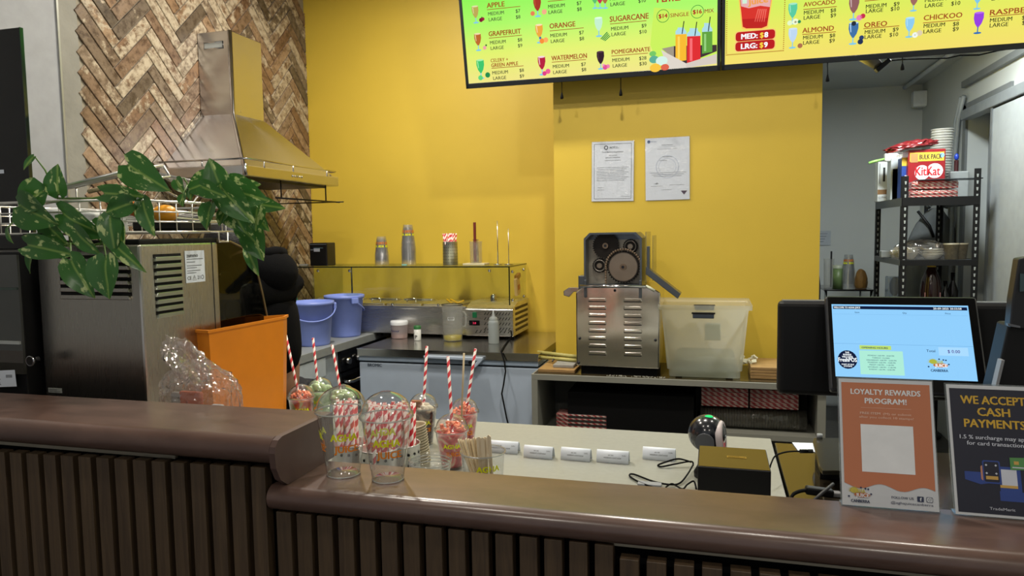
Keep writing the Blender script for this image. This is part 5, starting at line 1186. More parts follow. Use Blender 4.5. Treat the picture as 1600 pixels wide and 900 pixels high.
def build2(F, loc, mi, h, w):
    I = lambda *a: item(F, loc, mi, *a)
    I('AVOCADO', 1255.6, 10.6, 5.6, 40, (1255, 15, 1307.5, 9), (1256, 23), (1306, 18.7), (1255.6, 31), (1306, 26.5), '$8', '$9')
    I('ALMOND', 1253.7, 51.5, 6.4, 40, (1253.5, 54, 1306, 48.7), (1254.7, 62), (1304.6, 58), (1254.7, 70), (1304, 66), '$8', '$9')
    I('KITKAT', 1351, -1, 6, 40, (1351, 1.7, 1405, -4), (1352.7, 13.5), (1405, 8.8), (1352.7, 20.7), (1405, 16), '$9', '$10')
    I('OREO', 1350, 43.4, 6.6, 28, (1349, 45, 1405, 39.8), (1351, 53.4), (1403.5, 48.7), (1350.6, 61), (1403, 56.4), '$9', '$10')
    I('NUTELLA', 1444, -11, 6, 40, (1444, -8, 1500, -14), (1445, 3.5), (1500, -1), (1445, 12.3), (1500, 7.5), '$9', '$10')
    I('CHICKOO', 1443, 32, 6.4, 45, (1442, 36, 1499.5, 30), (1443, 43.8), (1497.8, 40), (1442.6, 52.5), (1497.4, 48), '$8', '$9')
    I('RASPBERRY', 1546.4, 24, 6.6, 62, (1546, 26, 1608, 20), (1546.4, 35), (1606, 30), (1546, 43), (1606, 38), '$8', '$9')
    I('', 0, 0, 0, 0, None, (1549, -8), (1606, -14), (1549, 1), (1606, -5), '$8', '$9')
    G = lambda *a, **k: goblet(F, loc, mi, *a, **k)
    G(1239, 6, 38, '#54c49a', '#a0e0c0', fruit=((-.3, .08, .3, '#e0f0c0'), (.35, .12, .36, '#e8f4d0'), (.35, .1, .14, '#5c4020'), (.8, .1, .2, '#2a8a50')))
    G(1239, 45, 76, '#b8d0e8', '#c8dcec', fruit=((.9, .12, .3, '#a86a48'),))
    G(1335, -4, 32, '#8c5c5c', '#c8b0b0', fruit=((.6, .1, .3, '#e880b0'), (.95, .16, .26, '#c02848')))
    G(1334, 36, 70, '#3c6ca0', '#b8d8f0', fruit=((.8, .12, .3, '#1c2c50'), (.9, .3, .26, '#283c68'), (0, .98, .26, '#202838')))
    G(1429, -12, 18, '#98645c', '#c8a8a0'); G(1422, 28, 59, '#88c4e8', '#b0dcf0', fruit=((.7, .12, .34, '#e8eee8'), (1.2, .2, .34, '#d8c8a8'), (.7, .12, .08, '#40302c')))
    G(1529, -16, 15, '#78c0e0', '#a0d8f0'); G(1530, 20, 53, '#9038d8', '#b060e8', blue='#2c6cb0')
    L = lambda pts, c, z: F.pg([loc(*p) for p in pts], mi(c), z)
    L([(1153, -12), (1159, 45), (1164, 46.5), (1190, 46), (1200, 43), (1209, -14)], '#f4c058', .0003)
    L([(1155, -12), (1160.5, 42), (1166, 44.5), (1190, 44), (1198.5, 40.5), (1207, -14)], '#b81810', .0004)
    L([(1156.8, 8), (1159.5, 30), (1199, 28), (1203, 6)], '#d02c20', .0005); L([(1156, -12), (1158, 10), (1170, 13), (1188, 9), (1203, 11), (1206, -14)], '#e0a8a8', .0006)
    for k in range(5): L([(1184+k*3, 14), (1186+k*3, 14), (1180+k*3.6, 34), (1179+k*3.6, 34)], '#e86858', .0007)
    x, y = loc(1169, 8); F.text('Juice', x, y, 8*PX, mi('#e89a48'), .09, width=26*PX, z=.0009, rot=.06)
    x, y = loc(1160, 6); F.rect(x, y, x+.02, y+.02, mi('#c8e8d0'), .0008)
    for u, v, a, b in ((1180, 55.5, 'MED:', '8'), (1179.5, 71, 'LRG:', '9')):
        x, y = loc(u, v); F.rrect(x-.092, y-.025, x+.092, y+.025, .016, mi('#f0c070'), .0003); F.rrect(x-.088, y-.021, x+.088, y+.021, .014, mi('#b40c10'), .0004)
        F.text(a, x-.062, y-.0115, .023, mi('#f4f4f8'), .10, width=.072, z=.0007); F.text('$', x+.022, y-.0115, .023, mi('#f0c838'), .08, z=.0007, width=.015); F.text(b, x+.042, y-.0115, .023, mi('#f4f4f8'), .10, z=.0007)
    def dots(p, q_, n):
        for i in range(n):
            t = i/(n-1); x, y = p[0]+(q_[0]-p[0])*t, p[1]+(q_[1]-p[1])*t; F.rect(x-.0022, y-.0022, x+.0022, y+.0022, mi('#a8641c'), .0004)
    A, B, C_ = loc(1135, 86), loc(1224, 78), loc(1136, -14); xr, yt_ = B[0], h-.03
    dots((A[0], A[1]), (xr, A[1]), 42); dots((A[0], A[1]), (A[0], yt_), 70); dots((xr, A[1]), (xr, yt_), 70)
menu('left hanging menu screen listing juices from apple to pomegranate', -1.272, .0225, [(0, '#ecdc86'), (.22, '#dcea6c'), (.42, '#a8f064'), (.62, '#86ee52'), (1, '#70e040')], build1)
menu('right hanging menu screen listing shakes from avocado to raspberry', .0265, 1.32, [(0, '#ecd468'), (.2, '#e4e05c'), (.45, '#c4ea56'), (1, '#8ee850')], build2)
# short pull cords and wall camera under the screens
for u, vt, vb, lab in ((878, 130, 155, 'black corded plug hanging under the left screen, left one'), (970, 121, 150, 'black corded plug hanging under the left screen, right one'), (1293, 92, 128, 'black corded plug dangling below the right screen by the passage'), (1410, 82, 110, 'black corded plug dangling near the middle of the right screen')):
    a, b = at(u, vt, Y=3.72), at(u, vb, Y=3.72); t = thing('pull_cord', lab, 'cord')
    MB().cyl((b.x, 3.72, b.z+.03), (a.x, 3.72, 2.28), .0022, seg=6).obj('cord', BLACKM, t); MB().lathe([(0, 0), (.0085, .002), (.008, .012), (.003, .034), (0, .036)], 10, c=(b.x, 3.72, b.z)).obj('plug', BLACKM, t)
cm = thing('ceiling_camera', 'pale conical lamp arm with a black end below the right screen', 'camera')
a, b = at(1352, 86, Y=3.9), at(1372, 103, Y=3.9)
MB().cyl((a.x-.02, 3.98, a.z+.05), tuple(b), .045, .022, 16).obj('shade', M('grey_shade', '#77746c', .5), cm); MB().box(b.x+.02, b.y, b.z+.0, .075, .04, .022, rot=(0, -.7, 0), bev=.003).obj('end_cap', BLACK, cm)
pts = [at(u, v, Y=3.9) for u, v in ((1384, 97), (1390, 95), (1410, 93), (1440, 92), (1480, 91), (1500, 86.5), (1530, 86), (1560, 79), (1600, 73), (1640, 66))]
tag(MB().tube(pts, .0035, 6).obj('black_cable', BLACKM), 'long black cable slung under the right menu screen', 'cable')

# ============================================================ BACK ROOM: shelving and stores
sx0, sx1, sy0, sy1 = 1.045, 1.405, 4.60, 5.30
sh = thing('shelving_unit', 'black metal shelving unit with perforated posts in the back room', 'shelving')
for (x, y, zt) in ((sx0, sy0, 1.785), (sx1, sy0, 1.815), (sx0, sy1, 1.745), (sx1, sy1, 1.78)):
    mb = MB(); s = 1 if x == sx0 else -1; s2 = 1 if y == sy0 else -1
    mb.bx(x-.016*1, x+.016*1, y-.002*s2, y+.002*s2, 0, zt); mb.bx(x-s*.018, x-s*.014, y, y+s2*.03, 0, zt); po = mb.obj('post', BLACK, sh)
    mb = MB(); z = zt-.03
    while z > .7:
        mb.prism([(x-.005, z), (x+.005, z), (x+.003, z-.018), (x-.003, z-.018)], y-.0045 if s2 > 0 else y-.0045, y-.0025, 'XZ'); z -= .037
    ho = mb.obj('post_slots', M('slot_pale', '#8f9494', .6), po); ho['kind'] = 'stuff'
shz = [(1.66, .045), (1.305, .03), (.95, .03)]
for i, (z, th) in enumerate(shz):
    MB().bx(sx0-.012, sx1+.012, sy0, sy1, z-.005, z).obj('shelf_board', M('board_grey', '#565b60', .5), sh)
    MB().bx(sx0-.014, sx1+.014, sy0-.006, sy0, z-th, z+.003).obj('front_beam', BLACK, sh)
    MB().bx(sx0-.018, sx0-.012, sy0, sy1, z-th, z+.003).obj('side_beam', M('beam_grey', '#4a4e52', .4), sh)
    MB().bx(sx1+.012, sx1+.018, sy0, sy1, z-th, z+.003).obj('side_beam', BLACK, sh)
zt = 1.661
def sbox(name, lab, cat, u0, u1, vt, vb, Y, dep, mats, deco=None, z=None, rz=0):
    a, b = at(u0, vb, Y=Y), at(u1, vt, Y=Y); w = b.x-a.x; z0 = z if z is not None else a.z; h = b.z-z0
    t = thing(name, lab, cat, ((a.x+b.x)/2, Y, z0), rz)
    MB().bx(-w/2, w/2, 0, dep, 0, h, bev=.003).obj('carton', mats[0], t)
    if deco: F = Flat(); deco(F, w, h); F.obj('print', mats[1:], t, (0, -.0012, 0), UP)
    return t
KR = M('wafer_box_red', '#86141c', .4)
def kk(F, w, h):
    F.rect(-w*.46, h*.76, w*.46, h*.94, 0, 0); F.text('BULK PACK', w*.10, h*.80, h*.10, 1, .04, 'C', width=w*.6, z=.0005); F.rect(-w*.44, h*.74, -w*.24, h*.92, 4, .0004)
    F.disc(w*.40, h*.87, w*.07, mi=3, z=.0005); F.disc(-w*.12, h*.53, w*.2, h*.15, mi=2, z=.0002); F.disc(w*.22, h*.56, w*.22, h*.15, mi=2, z=.0002)
    F.text('KitKat', w*.03, h*.47, h*.18, 5, .05, 'C', width=w*.66, z=.0006)
sbox('chocolate_carton', 'red bulk pack chocolate carton on the top shelf', 'carton', 1418, 1478, 232, 296, 4.76, .14, [KR, M('carton_yellow', '#c8a83a', .5), INK, PAPER, M('seal_pale', '#7fa8c8', .5), M('tan_patch', '#a07848', .5), M('red_letter', '#b01822', .5)], kk, z=zt)
def wbx(F, w, h):
    F.rect(-w*.5, h*.18, w*.5, h*.30, 0, 0); F.rect(-w*.1, h*.5, w*.08, h*.85, 1, 0); F.rect(-w*.38, h*.45, -w*.34, h*.95, 1, 0); F.rect(w*.25, h*.45, w*.28, h*.95, 1, 0); F.text('12 PACK', 0, h*.08, h*.05, 1, .02, 'C', z=.0004)
sbox('white_carton', 'tall white carton with a brown band at the shelf left end', 'carton', 1371, 1392, 252, 306, 5.15, .1, [M('carton_white', '#c4c8cb', .5), M('carton_brown', '#7a5a38', .5), INK], wbx, z=zt)
sbox('pale_carton', 'pale carton between the white and the blue cartons', 'carton', 1391, 1408, 246, 302, 4.95, .1, [M('carton_pale', '#a9b0b6', .5)], z=zt)
def blu(F, w, h): F.rect(-w*.5, h*.8, w*.5, h, 0, 0); F.rect(-w*.5, h*.22, w*.5, h*.28, 0, 0); F.disc(w*.2, h*.55, w*.2, mi=1, z=.0004)
sbox('blue_carton', 'blue carton with yellow bands beside the red carton', 'carton', 1408, 1418, 246, 299, 4.80, .1, [M('carton_blue', '#1d3c86', .45), M('carton_yellow', '#c8a83a', .5), PAPER], blu, z=zt)
c = at(1458, 292, Y=4.66)
straw_pack('lower pack of striped straws on the top shelf', (c.x, 4.68, zt+.001), 8, 4, .24); straw_pack('upper pack of striped straws on the top shelf', (c.x+.003, 4.68, zt+.050), 8, 4, .235)
tag(MB().bx(1.115, 1.44, 4.62, 4.74, zt+.098, zt+.104, bev=.002).obj('tray_lid', M('dark_tray', '#2c3034', .35)), 'dark flat tray resting on the straw packs', 'tray')
bm = bag_mesh(None, (.105, .05, .026), 21, .3, 4); me = bpy.data.meshes.new('red_bag'); bm.to_mesh(me); bm.free(); me.materials.append(M('red_foil', '#6e161c', .3, coat=.5))
o = bpy.data.objects.new('red_bag', me); COL.objects.link(o); c = at(1427, 227, Y=4.75); o.location = (c.x, 4.80, at(1430, 230, Y=4.76).z+.008); o.rotation_euler = (0, -.16, 0); tag(o, 'red foil bag lying on top of the cartons', 'bag')
c = at(1470, 185, Y=4.98)
stz = zt+.001; nst = 27
pr0 = MB().lathe([(.038, 0), (.056, .0), (.058, .013), (.061, .014), (.061, .017), (.054, .017)], 22).obj('foam_bowl', M('foam_white', '#c0c0ba', .6)); tag(pr0, 'white foam bowl in the tall stack on the top shelf', 'bowl', 'tall stack of white bowls on the top shelf')
pr0.location = (c.x, 4.98, stz)
for i in range(1, nst):
    o = pr0.copy(); COL.objects.link(o); o.location = (c.x+.0004*i, 4.98, stz+i*.0155)
cz_ = at(1407, 202, Y=5.1).z
pk = thing('wrapped_cups', 'small stack of cups in a knotted clear bag on the cartons', 'cups', (at(1406, 215, Y=5.0).x, 5.0, zt+.20))
mb = MB(); [mb.lathe([(.03, 0), (.042, .0), (.043, .008), (.038, .008)], 18, c=(0, 0, .01*i)) for i in range(8)]; mb.obj('cups', MC['foam_white'], pk); mb = MB().lathe([(.046, 0), (.046, .085), (.02, .1), (.006, .108), (.018, .125), (.01, .128)], 16); mb.obj('bag_film', MC['bag_film'], pk)
tag(MB().bx(-.05, .05, -.05, .05, 0, .195, bev=.004).obj('inner_carton', M('carton_grey', '#8f969c', .5), loc=(pk.location.x, 5.0, zt+.001)), 'grey carton carrying the bagged cups on the top shelf', 'carton')
du = thing('hand_brush', 'white dustpan brush with a pale green handle on the cartons', 'brush', (at(1372, 250, Y=5.0).x, 4.99, at(1372, 250, Y=5.0).z))
MB().tube([(-.055, 0, -.018), (-.02, 0, -.008), (.035, 0, .004)], [.008, .0085, .007], 8).obj('handle', M('pale_green', '#8fc06a', .4), du); MB().box(.07, 0, .012, .075, .05, .05, bev=.008).obj('head', WHITEP, du)
tag(MB().bx(-.05, .05, -.06, .06, 0, .16, bev=.006).obj('grey_box', M('meter_grey', '#8a8e8e', .5), loc=(1.40, 4.95, zt+.001)), 'grey box at the right end of the top shelf', 'box')
bo = thing('drink_bottle', 'dark bottle with a blue cap behind the straw packs', 'bottle', (at(1493, 246, Y=5.0).x, 4.98, zt+.001)); MB().lathe([(0, 0), (.025, 0), (.027, .06), (.012, .12), (.012, at(1493, 246, Y=5.0).z-zt-.02)], 16).obj('body', M('dark_red_plastic', '#3a1a1c', .3), bo); MB().ball((0, 0, at(1493, 246, Y=5.0).z-zt), .016, 14, scale=(.8, .8, 1.3)).obj('cap', M('blue_cap', '#2440a8', .35), bo)['label'] = 'blue cap'
# middle shelf
zm = 1.306
bl_ = thing('bagged_bowls', 'clear plastic bag of nested white bowls on the middle shelf', 'bag', (at(1440, 380, Y=4.72).x, 4.74, zm))
mb = MB(); [mb.lathe([(.03, 0), (.062, .03), (.066, .034), (.06, .034)], 24, c=(.06, 0, .014*i)) for i in range(3)]; [mb.lathe([(.03, 0), (.055, .04), (.058, .044), (.052, .044)], 24, c=(-.065, 0, .014*i)) for i in range(3)]; mb.obj('bowls', M('bowl_cream', '#b9b7a6', .5), bl_)
bm = bag_mesh(None, (.155, .075, .08), 31, .16, 4); bmesh.ops.translate(bm, vec=(0, 0, .037), verts=bm.verts[:]); me = bpy.data.meshes.new('bag_film'); bm.to_mesh(me); bm.free(); me.materials.append(MC['bag_film']); o = bpy.data.objects.new('bag_film', me); COL.objects.link(o); o.parent = bl_
for k, (x, lab) in enumerate(((1.315, 'brown paper tub left of its twin on the middle shelf'), (1.365, 'brown paper tub at the right end of the middle shelf'))):
    t = thing('paper_tub', lab, 'tub', (x, 4.70+.02*k, zm)); MB().lathe([(0, 0), (.032, 0), (.040, .085), (.042, .087), (.038, .087)], 24).obj('tub', wood('kraft', '#5a5140', '#7d715a', .6, (20, 20, 20)), t); MB().lathe([(.043, .085), (.043, .093), (0, .094)], 24).obj('lid', M('kraft_lid', '#8d8570', .5), t)
for u, w, lab, cc in ((1383, .028, 'grey small box on the middle shelf by the left post', '#7c7f80'), (1396, .022, 'round green label tin on the middle shelf left side', '#6e7c6c')):
    c = at(u, 388, Y=5.0); tag(MB().bx(-w, w, -.03, .03, 0, .045, bev=.006).obj('small_tin', M('tin_'+cc[1:], cc, .5), loc=(c.x, 5.0, zm)), lab, 'tin')
# lower shelf things
zl = .951
sb = thing('syrup_bottle', 'large dark syrup bottle with a yellow cap on the lower shelf', 'bottle', (at(1455, 430, Y=4.75).x, 4.75, zl))
hb = at(1455, 408, Y=4.75).z-zl
MB().lathe([(0, 0), (.055, 0), (.058, .01), (.056, hb*.5), (.05, hb*.68), (.022, hb*.88), (.02, hb*.92)], 28).obj('bottle', M('dark_syrup', '#2a1512', .12), sb); MB().lathe([(.024, hb*.9), (.024, hb), (0, hb)], 20).obj('cap', M('cap_yellow', '#b89a2a', .4), sb)
F = Flat(); F.rect(-.045, 0, .045, .12, 0); F.text('SYRUP', 0, .06, .016, 1, .05, 'C', z=.0006, width=.07)
for v in F.bm.verts: an = -1.6+v.co.x/.058; z = hb*.5-.13+v.co.y; r_ = .0592+v.co.z; v.co = (r_*math.cos(an), r_*math.sin(an), z)
F.obj('label', [M('pink_label', '#b08088', .5), INK], sb)
jb = thing('storage_jar', 'clear square storage jar on the lower shelf left side', 'jar', (at(1398, 445, Y=4.8).x, 4.8, zl)); MB().bx(-.045, .045, -.045, .045, 0, at(1398, 432, Y=4.8).z-zl, bev=.006).obj('jar', CLEAR('jar_blue', '#c4ccd4', .2, '#a8b4c0', .08, .8), jb); MB().ball((0, 0, .19), .03, 12, scale=(1, 1, 2)).obj('contents', M('jar_dark', '#3c3a38', .6), jb)
for x, hh, lab in ((1.33, .22, 'dark bottle behind the syrup bottle, shorter one'), (1.37, .27, 'dark bottle at the right of the lower shelf')):
    tag(MB().lathe([(0, 0), (.03, 0), (.03, hh*.6), (.012, hh*.8), (.012, hh), (0, hh)], 18).obj('dark_bottle', M('dark_glass', '#1e1a18', .15), loc=(x, 4.85, zl)), lab, 'bottle')
# coats hanging on the right wall behind the shelving
def coat(name, lab, c, w, h, mat, strap=None):
    t = thing(name, lab, 'coat', c)
    mb = MB(); n, m = 16, 12; rows = []
    for j in range(m+1):
        tt = j/m; ww = w*(.35+.65*min(1, tt*2.4)**.7); row = []
        for i in range(n+1):
            s = -1+2*i/n; y = -.05*(1-s*s)-.012*math.sin(s*9+tt*2)*tt; row.append(mb.bm.verts.new((s*ww/2, y-.02, -h*tt-.05*s*s*(1-tt))))
        rows.append(row)
    back = [[mb.bm.verts.new((v.co.x, .0, v.co.z)) for v in r] for r in rows]
    for A in (rows, back):
        for a, b in zip(A, A[1:]):
            for i in range(n): mb.bm.faces.new((a[i], a[i+1], b[i+1], b[i]))
    for a, b in zip(rows, rows[1:]): pass
    for j in range(m):
        mb.bm.faces.new((rows[j][0], rows[j+1][0], back[j+1][0], back[j][0])); mb.bm.faces.new((rows[j][n], rows[j+1][n], back[j+1][n], back[j][n]))
    for i in range(n): mb.bm.faces.new((rows[0][i], rows[0][i+1], back[0][i+1], back[0][i])); mb.bm.faces.new((rows[m][i], rows[m][i+1], back[m][i+1], back[m][i]))
    mb.fin(0, True); mb.obj('fabric', mat, t)
    MB().tube([(-w*.13, -.06, -.0), (-w*.16, -.075, .03), (0, -.03, .05), (w*.16, -.075, .03), (w*.13, -.06, 0)], .018, 8).obj('collar', mat, t)
    if strap: MB().tube([(-w*.3, -.075, -.02), (-w*.12, -.085, -.12), (-w*.05, -.085, -.2)], .010, 6).obj('strap', BLACK, t)
    return t
cG = at(1461, 325, Y=5.6); coat('grey_coat', 'grey coat hanging in the back room behind the shelving', (cG.x, 5.62, cG.z), .40, .75, M('grey_wool', '#5f6365', .85, bump=.3), True)
cst = thing('coat_stand', 'dark coat stand pole behind the shelving', 'stand', (cG.x-.03, 5.70, 0))
MB().lathe([(0, 0), (.13, 0), (.14, .02), (.012, .03)], 20).obj('base', DARKM, cst)
MB().cyl((0, 0, .02), (0, 0, cG.z+.08), .012, seg=10).tube([(.03, 0, cG.z+.02), (.03, -.10, cG.z+.03)], .006, 6).obj('pole', DARKM, cst)
cB = at(1281, 372, Y=4.75); coat('black_coat', 'black coat hanging just past the yellow column edge', (CX1+.05, 4.72, cB.z), .14, .62, M('black_wool', '#0e0e10', .9))
tag(MB().cyl((CX1-.0, 4.74, cB.z+.03), (CX1+.06, 4.70, cB.z+.03), .008, seg=10).obj('coat_hook', CHR), 'chrome hook carrying the black coat', 'hook')
# paper notice on far wall
a, b = at(1281, 362, Y=6.49), at(1297, 382, Y=6.49); nt_ = thing('wall_notice', 'small grey notice on the far back room wall', 'notice', ((a.x+b.x)/2-.03, 6.492, (a.z+b.z)/2))
F = Flat(); F.rect(-.075, -.06, .075, .06, 0); [F.rect(-.06, .035-.022*k, .05-.01*k, .038-.022*k, 1, .0006) for k in range(4)]; F.obj('sheet', [M('notice_grey', '#a2a9b2', .5), M('grey_ink', '#3c4048', .6)], nt_, None, UP)
# small glass topped table with cups at the passage end
tv = thing('side_table', 'steel framed side table with a dark glass top in the back room', 'table', (0, 0, 0)); zt2 = at(1320, 451.5, Y=5.8).z
xa, xb = at(1286, 452, Y=5.8).x, at(1364, 452, Y=5.8).x
MB().bx(xa, xb, 5.75, 6.2, zt2-.012, zt2, bev=.002).obj('top', BLACKG, tv)
for x in (xa+.015, xb-.015):
    for y in (5.77, 6.18): MB().cyl((x, y, 0), (x, y, zt2-.012), .010, seg=10).obj('leg', CHR, tv)
MB().bx(xa+.01, xb-.01, 5.76, 6.19, .35, .36).obj('lower_shelf', ST, tv)
for u, n, lab in ((1301, 0, 'x'),): pass
c = at(1297, 451, Y=5.85); gl = thing('glass_tumbler', 'tall clear tumbler with a black stick on the side table', 'tumbler', (c.x-.01, 5.86, zt2)); MB().lathe(cup_prof(.22, .032, .036), 24).obj('glass', MC['milky_tumbler'], gl)
tag(MB().bx(-.006, .006, -.004, .004, 0, .27).obj('stirring_stick', BLACK, loc=(c.x+.006, 5.86, zt2+.008)), 'black stick standing in the tumbler on the side table', 'stick')
c = at(1309, 451, Y=5.85); gj = thing('green_jar', 'jar of green powder with a pale lid on the side table', 'jar', (c.x, 5.85, zt2)); MB().lathe([(0, 0), (.036, 0), (.037, .15), (0, .151)], 24).obj('jar', M('matcha', '#5f7447', .4), gj); MB().lathe([(.038, .15), (.038, .17), (.030, .175), (.0, .176)], 24).obj('lid', M('jar_lid', '#9aa08c', .4), gj)
c = at(1325, 451, Y=5.82); stack_shared('clear cup in the upturned stack on the side table', (c.x, 5.82, zt2), 13, .13, .028, .044, .010, 'stack of clear cups on the side table')
t3 = dup(tl, (c.x, 5.82, zt2+.135), label='printed clear cup topping the stack on the side table')
bm = bag_mesh(None, (.045, .04, .10), 41, .15, 3); me = bpy.data.meshes.new('snack_bag'); bm.to_mesh(me); bm.free(); me.materials.append(M('snack_amber', '#9a7440', .35)); o = bpy.data.objects.new('snack_bag', me); COL.objects.link(o)
c = at(1346, 445, Y=5.85); o.location = (c.x, 5.87, zt2+.047); tag(o, 'amber snack bag leaning on the side table right end', 'bag')

# ============================================================ DRINKS ON THE SERVICE BENCH
def fill(t, h, r0, r1, z0, z1, mats, wav=.004, seed=0, seg=28):
    rnd = random.Random(seed); mb = MB(); bm = mb.bm; n = 14; rings = []
    for j in range(n+1):
        z = z0+(z1-z0)*j/n; R = (r0+(r1-r0)*z/h)-.0016; rings.append([bm.verts.new((R*math.cos(2*PI*i/seg), R*math.sin(2*PI*i/seg), z)) for i in range(seg)])
    for a, b in zip(rings, rings[1:]):
        for i in range(seg): bm.faces.new((a[i], a[(i+1) % seg], b[(i+1) % seg], b[i]))
    bm.faces.new(rings[0][::-1]); bm.faces.new(rings[-1]); mb.fin(0, True)
    return mb.obj('drink', mats, t)
def swirl(name, cols, scale=9, thr=(.38, .48, .55, .66), zs=1.0):
    m, nt, p = new_mat(name); tc = nt.nodes.new('ShaderNodeTexCoord'); mp = nt.nodes.new('ShaderNodeMapping'); mp.inputs['Scale'].default_value = (1, 1, zs); mp.inputs['Location'].default_value = (random.random()*9, 3, 1)
    nt.links.new(tc.outputs['Object'], mp.inputs[0]); n = N(nt, 'ShaderNodeTexNoise', Scale=scale*4, Detail=2); n.inputs['Distortion'].default_value = 1.2; nt.links.new(mp.outputs[0], n.inputs['Vector'])
    nt.links.new(ramp(nt, n.outputs[0], list(zip(thr, [lin(c) for c in cols]))), p.inputs['Base Color']); p.inputs['Roughness'].default_value = .25; return m
def lumps(t, c, R, n, size, mat, seed, name='topping', zsp=.012, cube=False):
    rnd = random.Random(seed); mb = MB()
    for i in range(n):
        a = rnd.uniform(0, 2*PI); rr = R*math.sqrt(rnd.random()); p = (c[0]+rr*math.cos(a), c[1]+rr*math.sin(a), c[2]+zsp*(1-rr/R)+rnd.uniform(0, zsp*.4)); s = size*rnd.uniform(.7, 1.2)
        if cube: mb.box(*p, s*1.4, s, s*.7, bev=s*.2, seg=1, rot=(rnd.random()*3, rnd.random()*3, rnd.random()*3))
        else: mb.ball(p, s, 8, scale=(1.2, .9, .6), rot=(rnd.random(), rnd.random(), rnd.random()*3))
    return mb.obj(name, mat, t)
SWR = swirl('strawberry_swirl', ['#a81c28', '#d23c44', '#e06466', '#e8c8ae']); SWG = swirl('pistachio_swirl', ['#93b476', '#a9c690', '#bcd3a2', '#c8dcb0']); SWC = swirl('chocolate_swirl', ['#2a1710', '#4a2c1e', '#7a5a44', '#b7a58c'], 7)
SWM = swirl('layered_red_green', ['#9c1418', '#b32c18', '#c8602c', '#a8b070'], 6)
PINKL = M('strawberry_lumps', '#ff9c78', .35, var=.25, scale=90); GRL = M('pistachio_cream', '#c8dcab', .45, var=.1, scale=60); CRM = M('milk_foam', '#e2d6be', .5, var=.1, scale=60)
ZB = .851
def drink(lab, u, v, h, r0, r1, mat, top, straw, z=ZB, a=-1.4, cake=False, logo=True):
    c = at(u, v, Z=z); t = thing('filled_cup', lab, 'drink', (c.x, c.y+r0, z)); 
    k = cup.__wrapped__ if hasattr(cup, '__wrapped__') else None
    MB().lathe(cup_prof(h, r0, r1), 32).obj('cup_body', CUPM, t); MB().tube([(r1*1.04*math.cos(x), r1*1.04*math.sin(x), h) for x in [2*PI*i/36 for i in range(36)]], .0016, 6, closed=True).obj('rim', MC['rim_plastic'], t)
    dm = [(r1*1.06, h+.001), (r1*1.07, h+.006), (r1*1.0, h+.008)]+[(r1*.97*math.cos(x), h+.008+r1*.82*math.sin(x)) for x in [PI/2*i/10 for i in range(1, 9)]]+[(.010, h+.008+r1*.82)]
    MB().lathe(dm, 36).obj('dome_lid', CUPM, t)
    fill(t, h, r0, r1, .006, h-.004, mat)
    if top == 'pink': lumps(t, (0, 0, h), r1*.8, 26, .009, PINKL, int(u), cube=True, zsp=.02)
    elif top == 'green': lumps(t, (0, 0, h), r1*.75, 14, .016, GRL, int(u), zsp=.016)
    else: lumps(t, (0, 0, h-.002), r1*.8, 14, .016, CRM, int(u), zsp=.006)
    if cake: MB().box(-.010, -.028, h+.014, .032, .018, .026, bev=.003, rot=(0, .05, .1)).obj('brownie', M('brownie', '#96603a', .7, var=.2, scale=80, bump=.4), t)
    if logo: logo_band(h, r0, r1, h*.5, .012, a, t)
    su, sv, eu, ev = straw; b = at(eu, ev, Y=c.y+r0-.01*0); base = Vector((t.location.x+(-.004 if eu > su else .004), t.location.y, z+h*.45))
    L = (b-base).length; so = straw_mesh(L, .0042, 12).obj('paper_straw', STR, None, base, along(base, b))
    tag(so, 'striped straw in the '+lab.split(' with ')[0], 'straw')
    return t
drink('strawberry topped red drink farthest left with an orange bin beside it', 465, 672, .105, .030, .043, SWM, 'pink', (463, 605, 445, 517), a=-1.0)
drink('pale green dome lidded drink behind the leftmost red one with a straw', 495, 658, .105, .030, .043, SWG, 'green', (488, 596, 489, 528), a=-1.6)
drink('pale green dome lidded drink seen behind the first empty cup with a straw', 531, 672, .105, .030, .042, SWG, 'green', (520, 604, 519, 539), a=-1.3, logo=False)
drink('chocolate drink topped by a brownie piece with a straw', 657, 697, .115, .028, .043, SWC, 'cream', (651, 603, 667, 541), a=-1.25, cake=True)
drink('strawberry red drink nearest the counter with a straw', 701, 735, .105, .030, .045, SWR, 'pink', (700, 655, 700, 557), a=-1.2)
drink('smaller strawberry drink behind the nearest red one with a straw', 722, 700, .105, .027, .042, SWR, 'pink', (722, 635, 743, 545), a=-1.2)
a, b = at(721, 655, Y=2.0), at(725, 552, Y=1.98)
tag(MB().tube([a, b], .0028, 6).obj('bamboo_skewer', M('pale_bamboo', '#c8b694', .6)), 'thin pale skewer standing behind the strawberry drinks', 'skewer')

# empty printed cups in front
cup('empty domed cup standing against the end of the taller counter', (at(538, 740, Z=1.05).x, 1.198, 1.0505), .122, .0305, .0465, a=-2.75, logos=(0, 1.75))
cup('empty domed cup with full yellow lettering on the counter', (at(609, 747, Z=1.05).x, 1.190, 1.0505), .118, .0285, .0465, a=-1.15, logos=(0, -2.9))
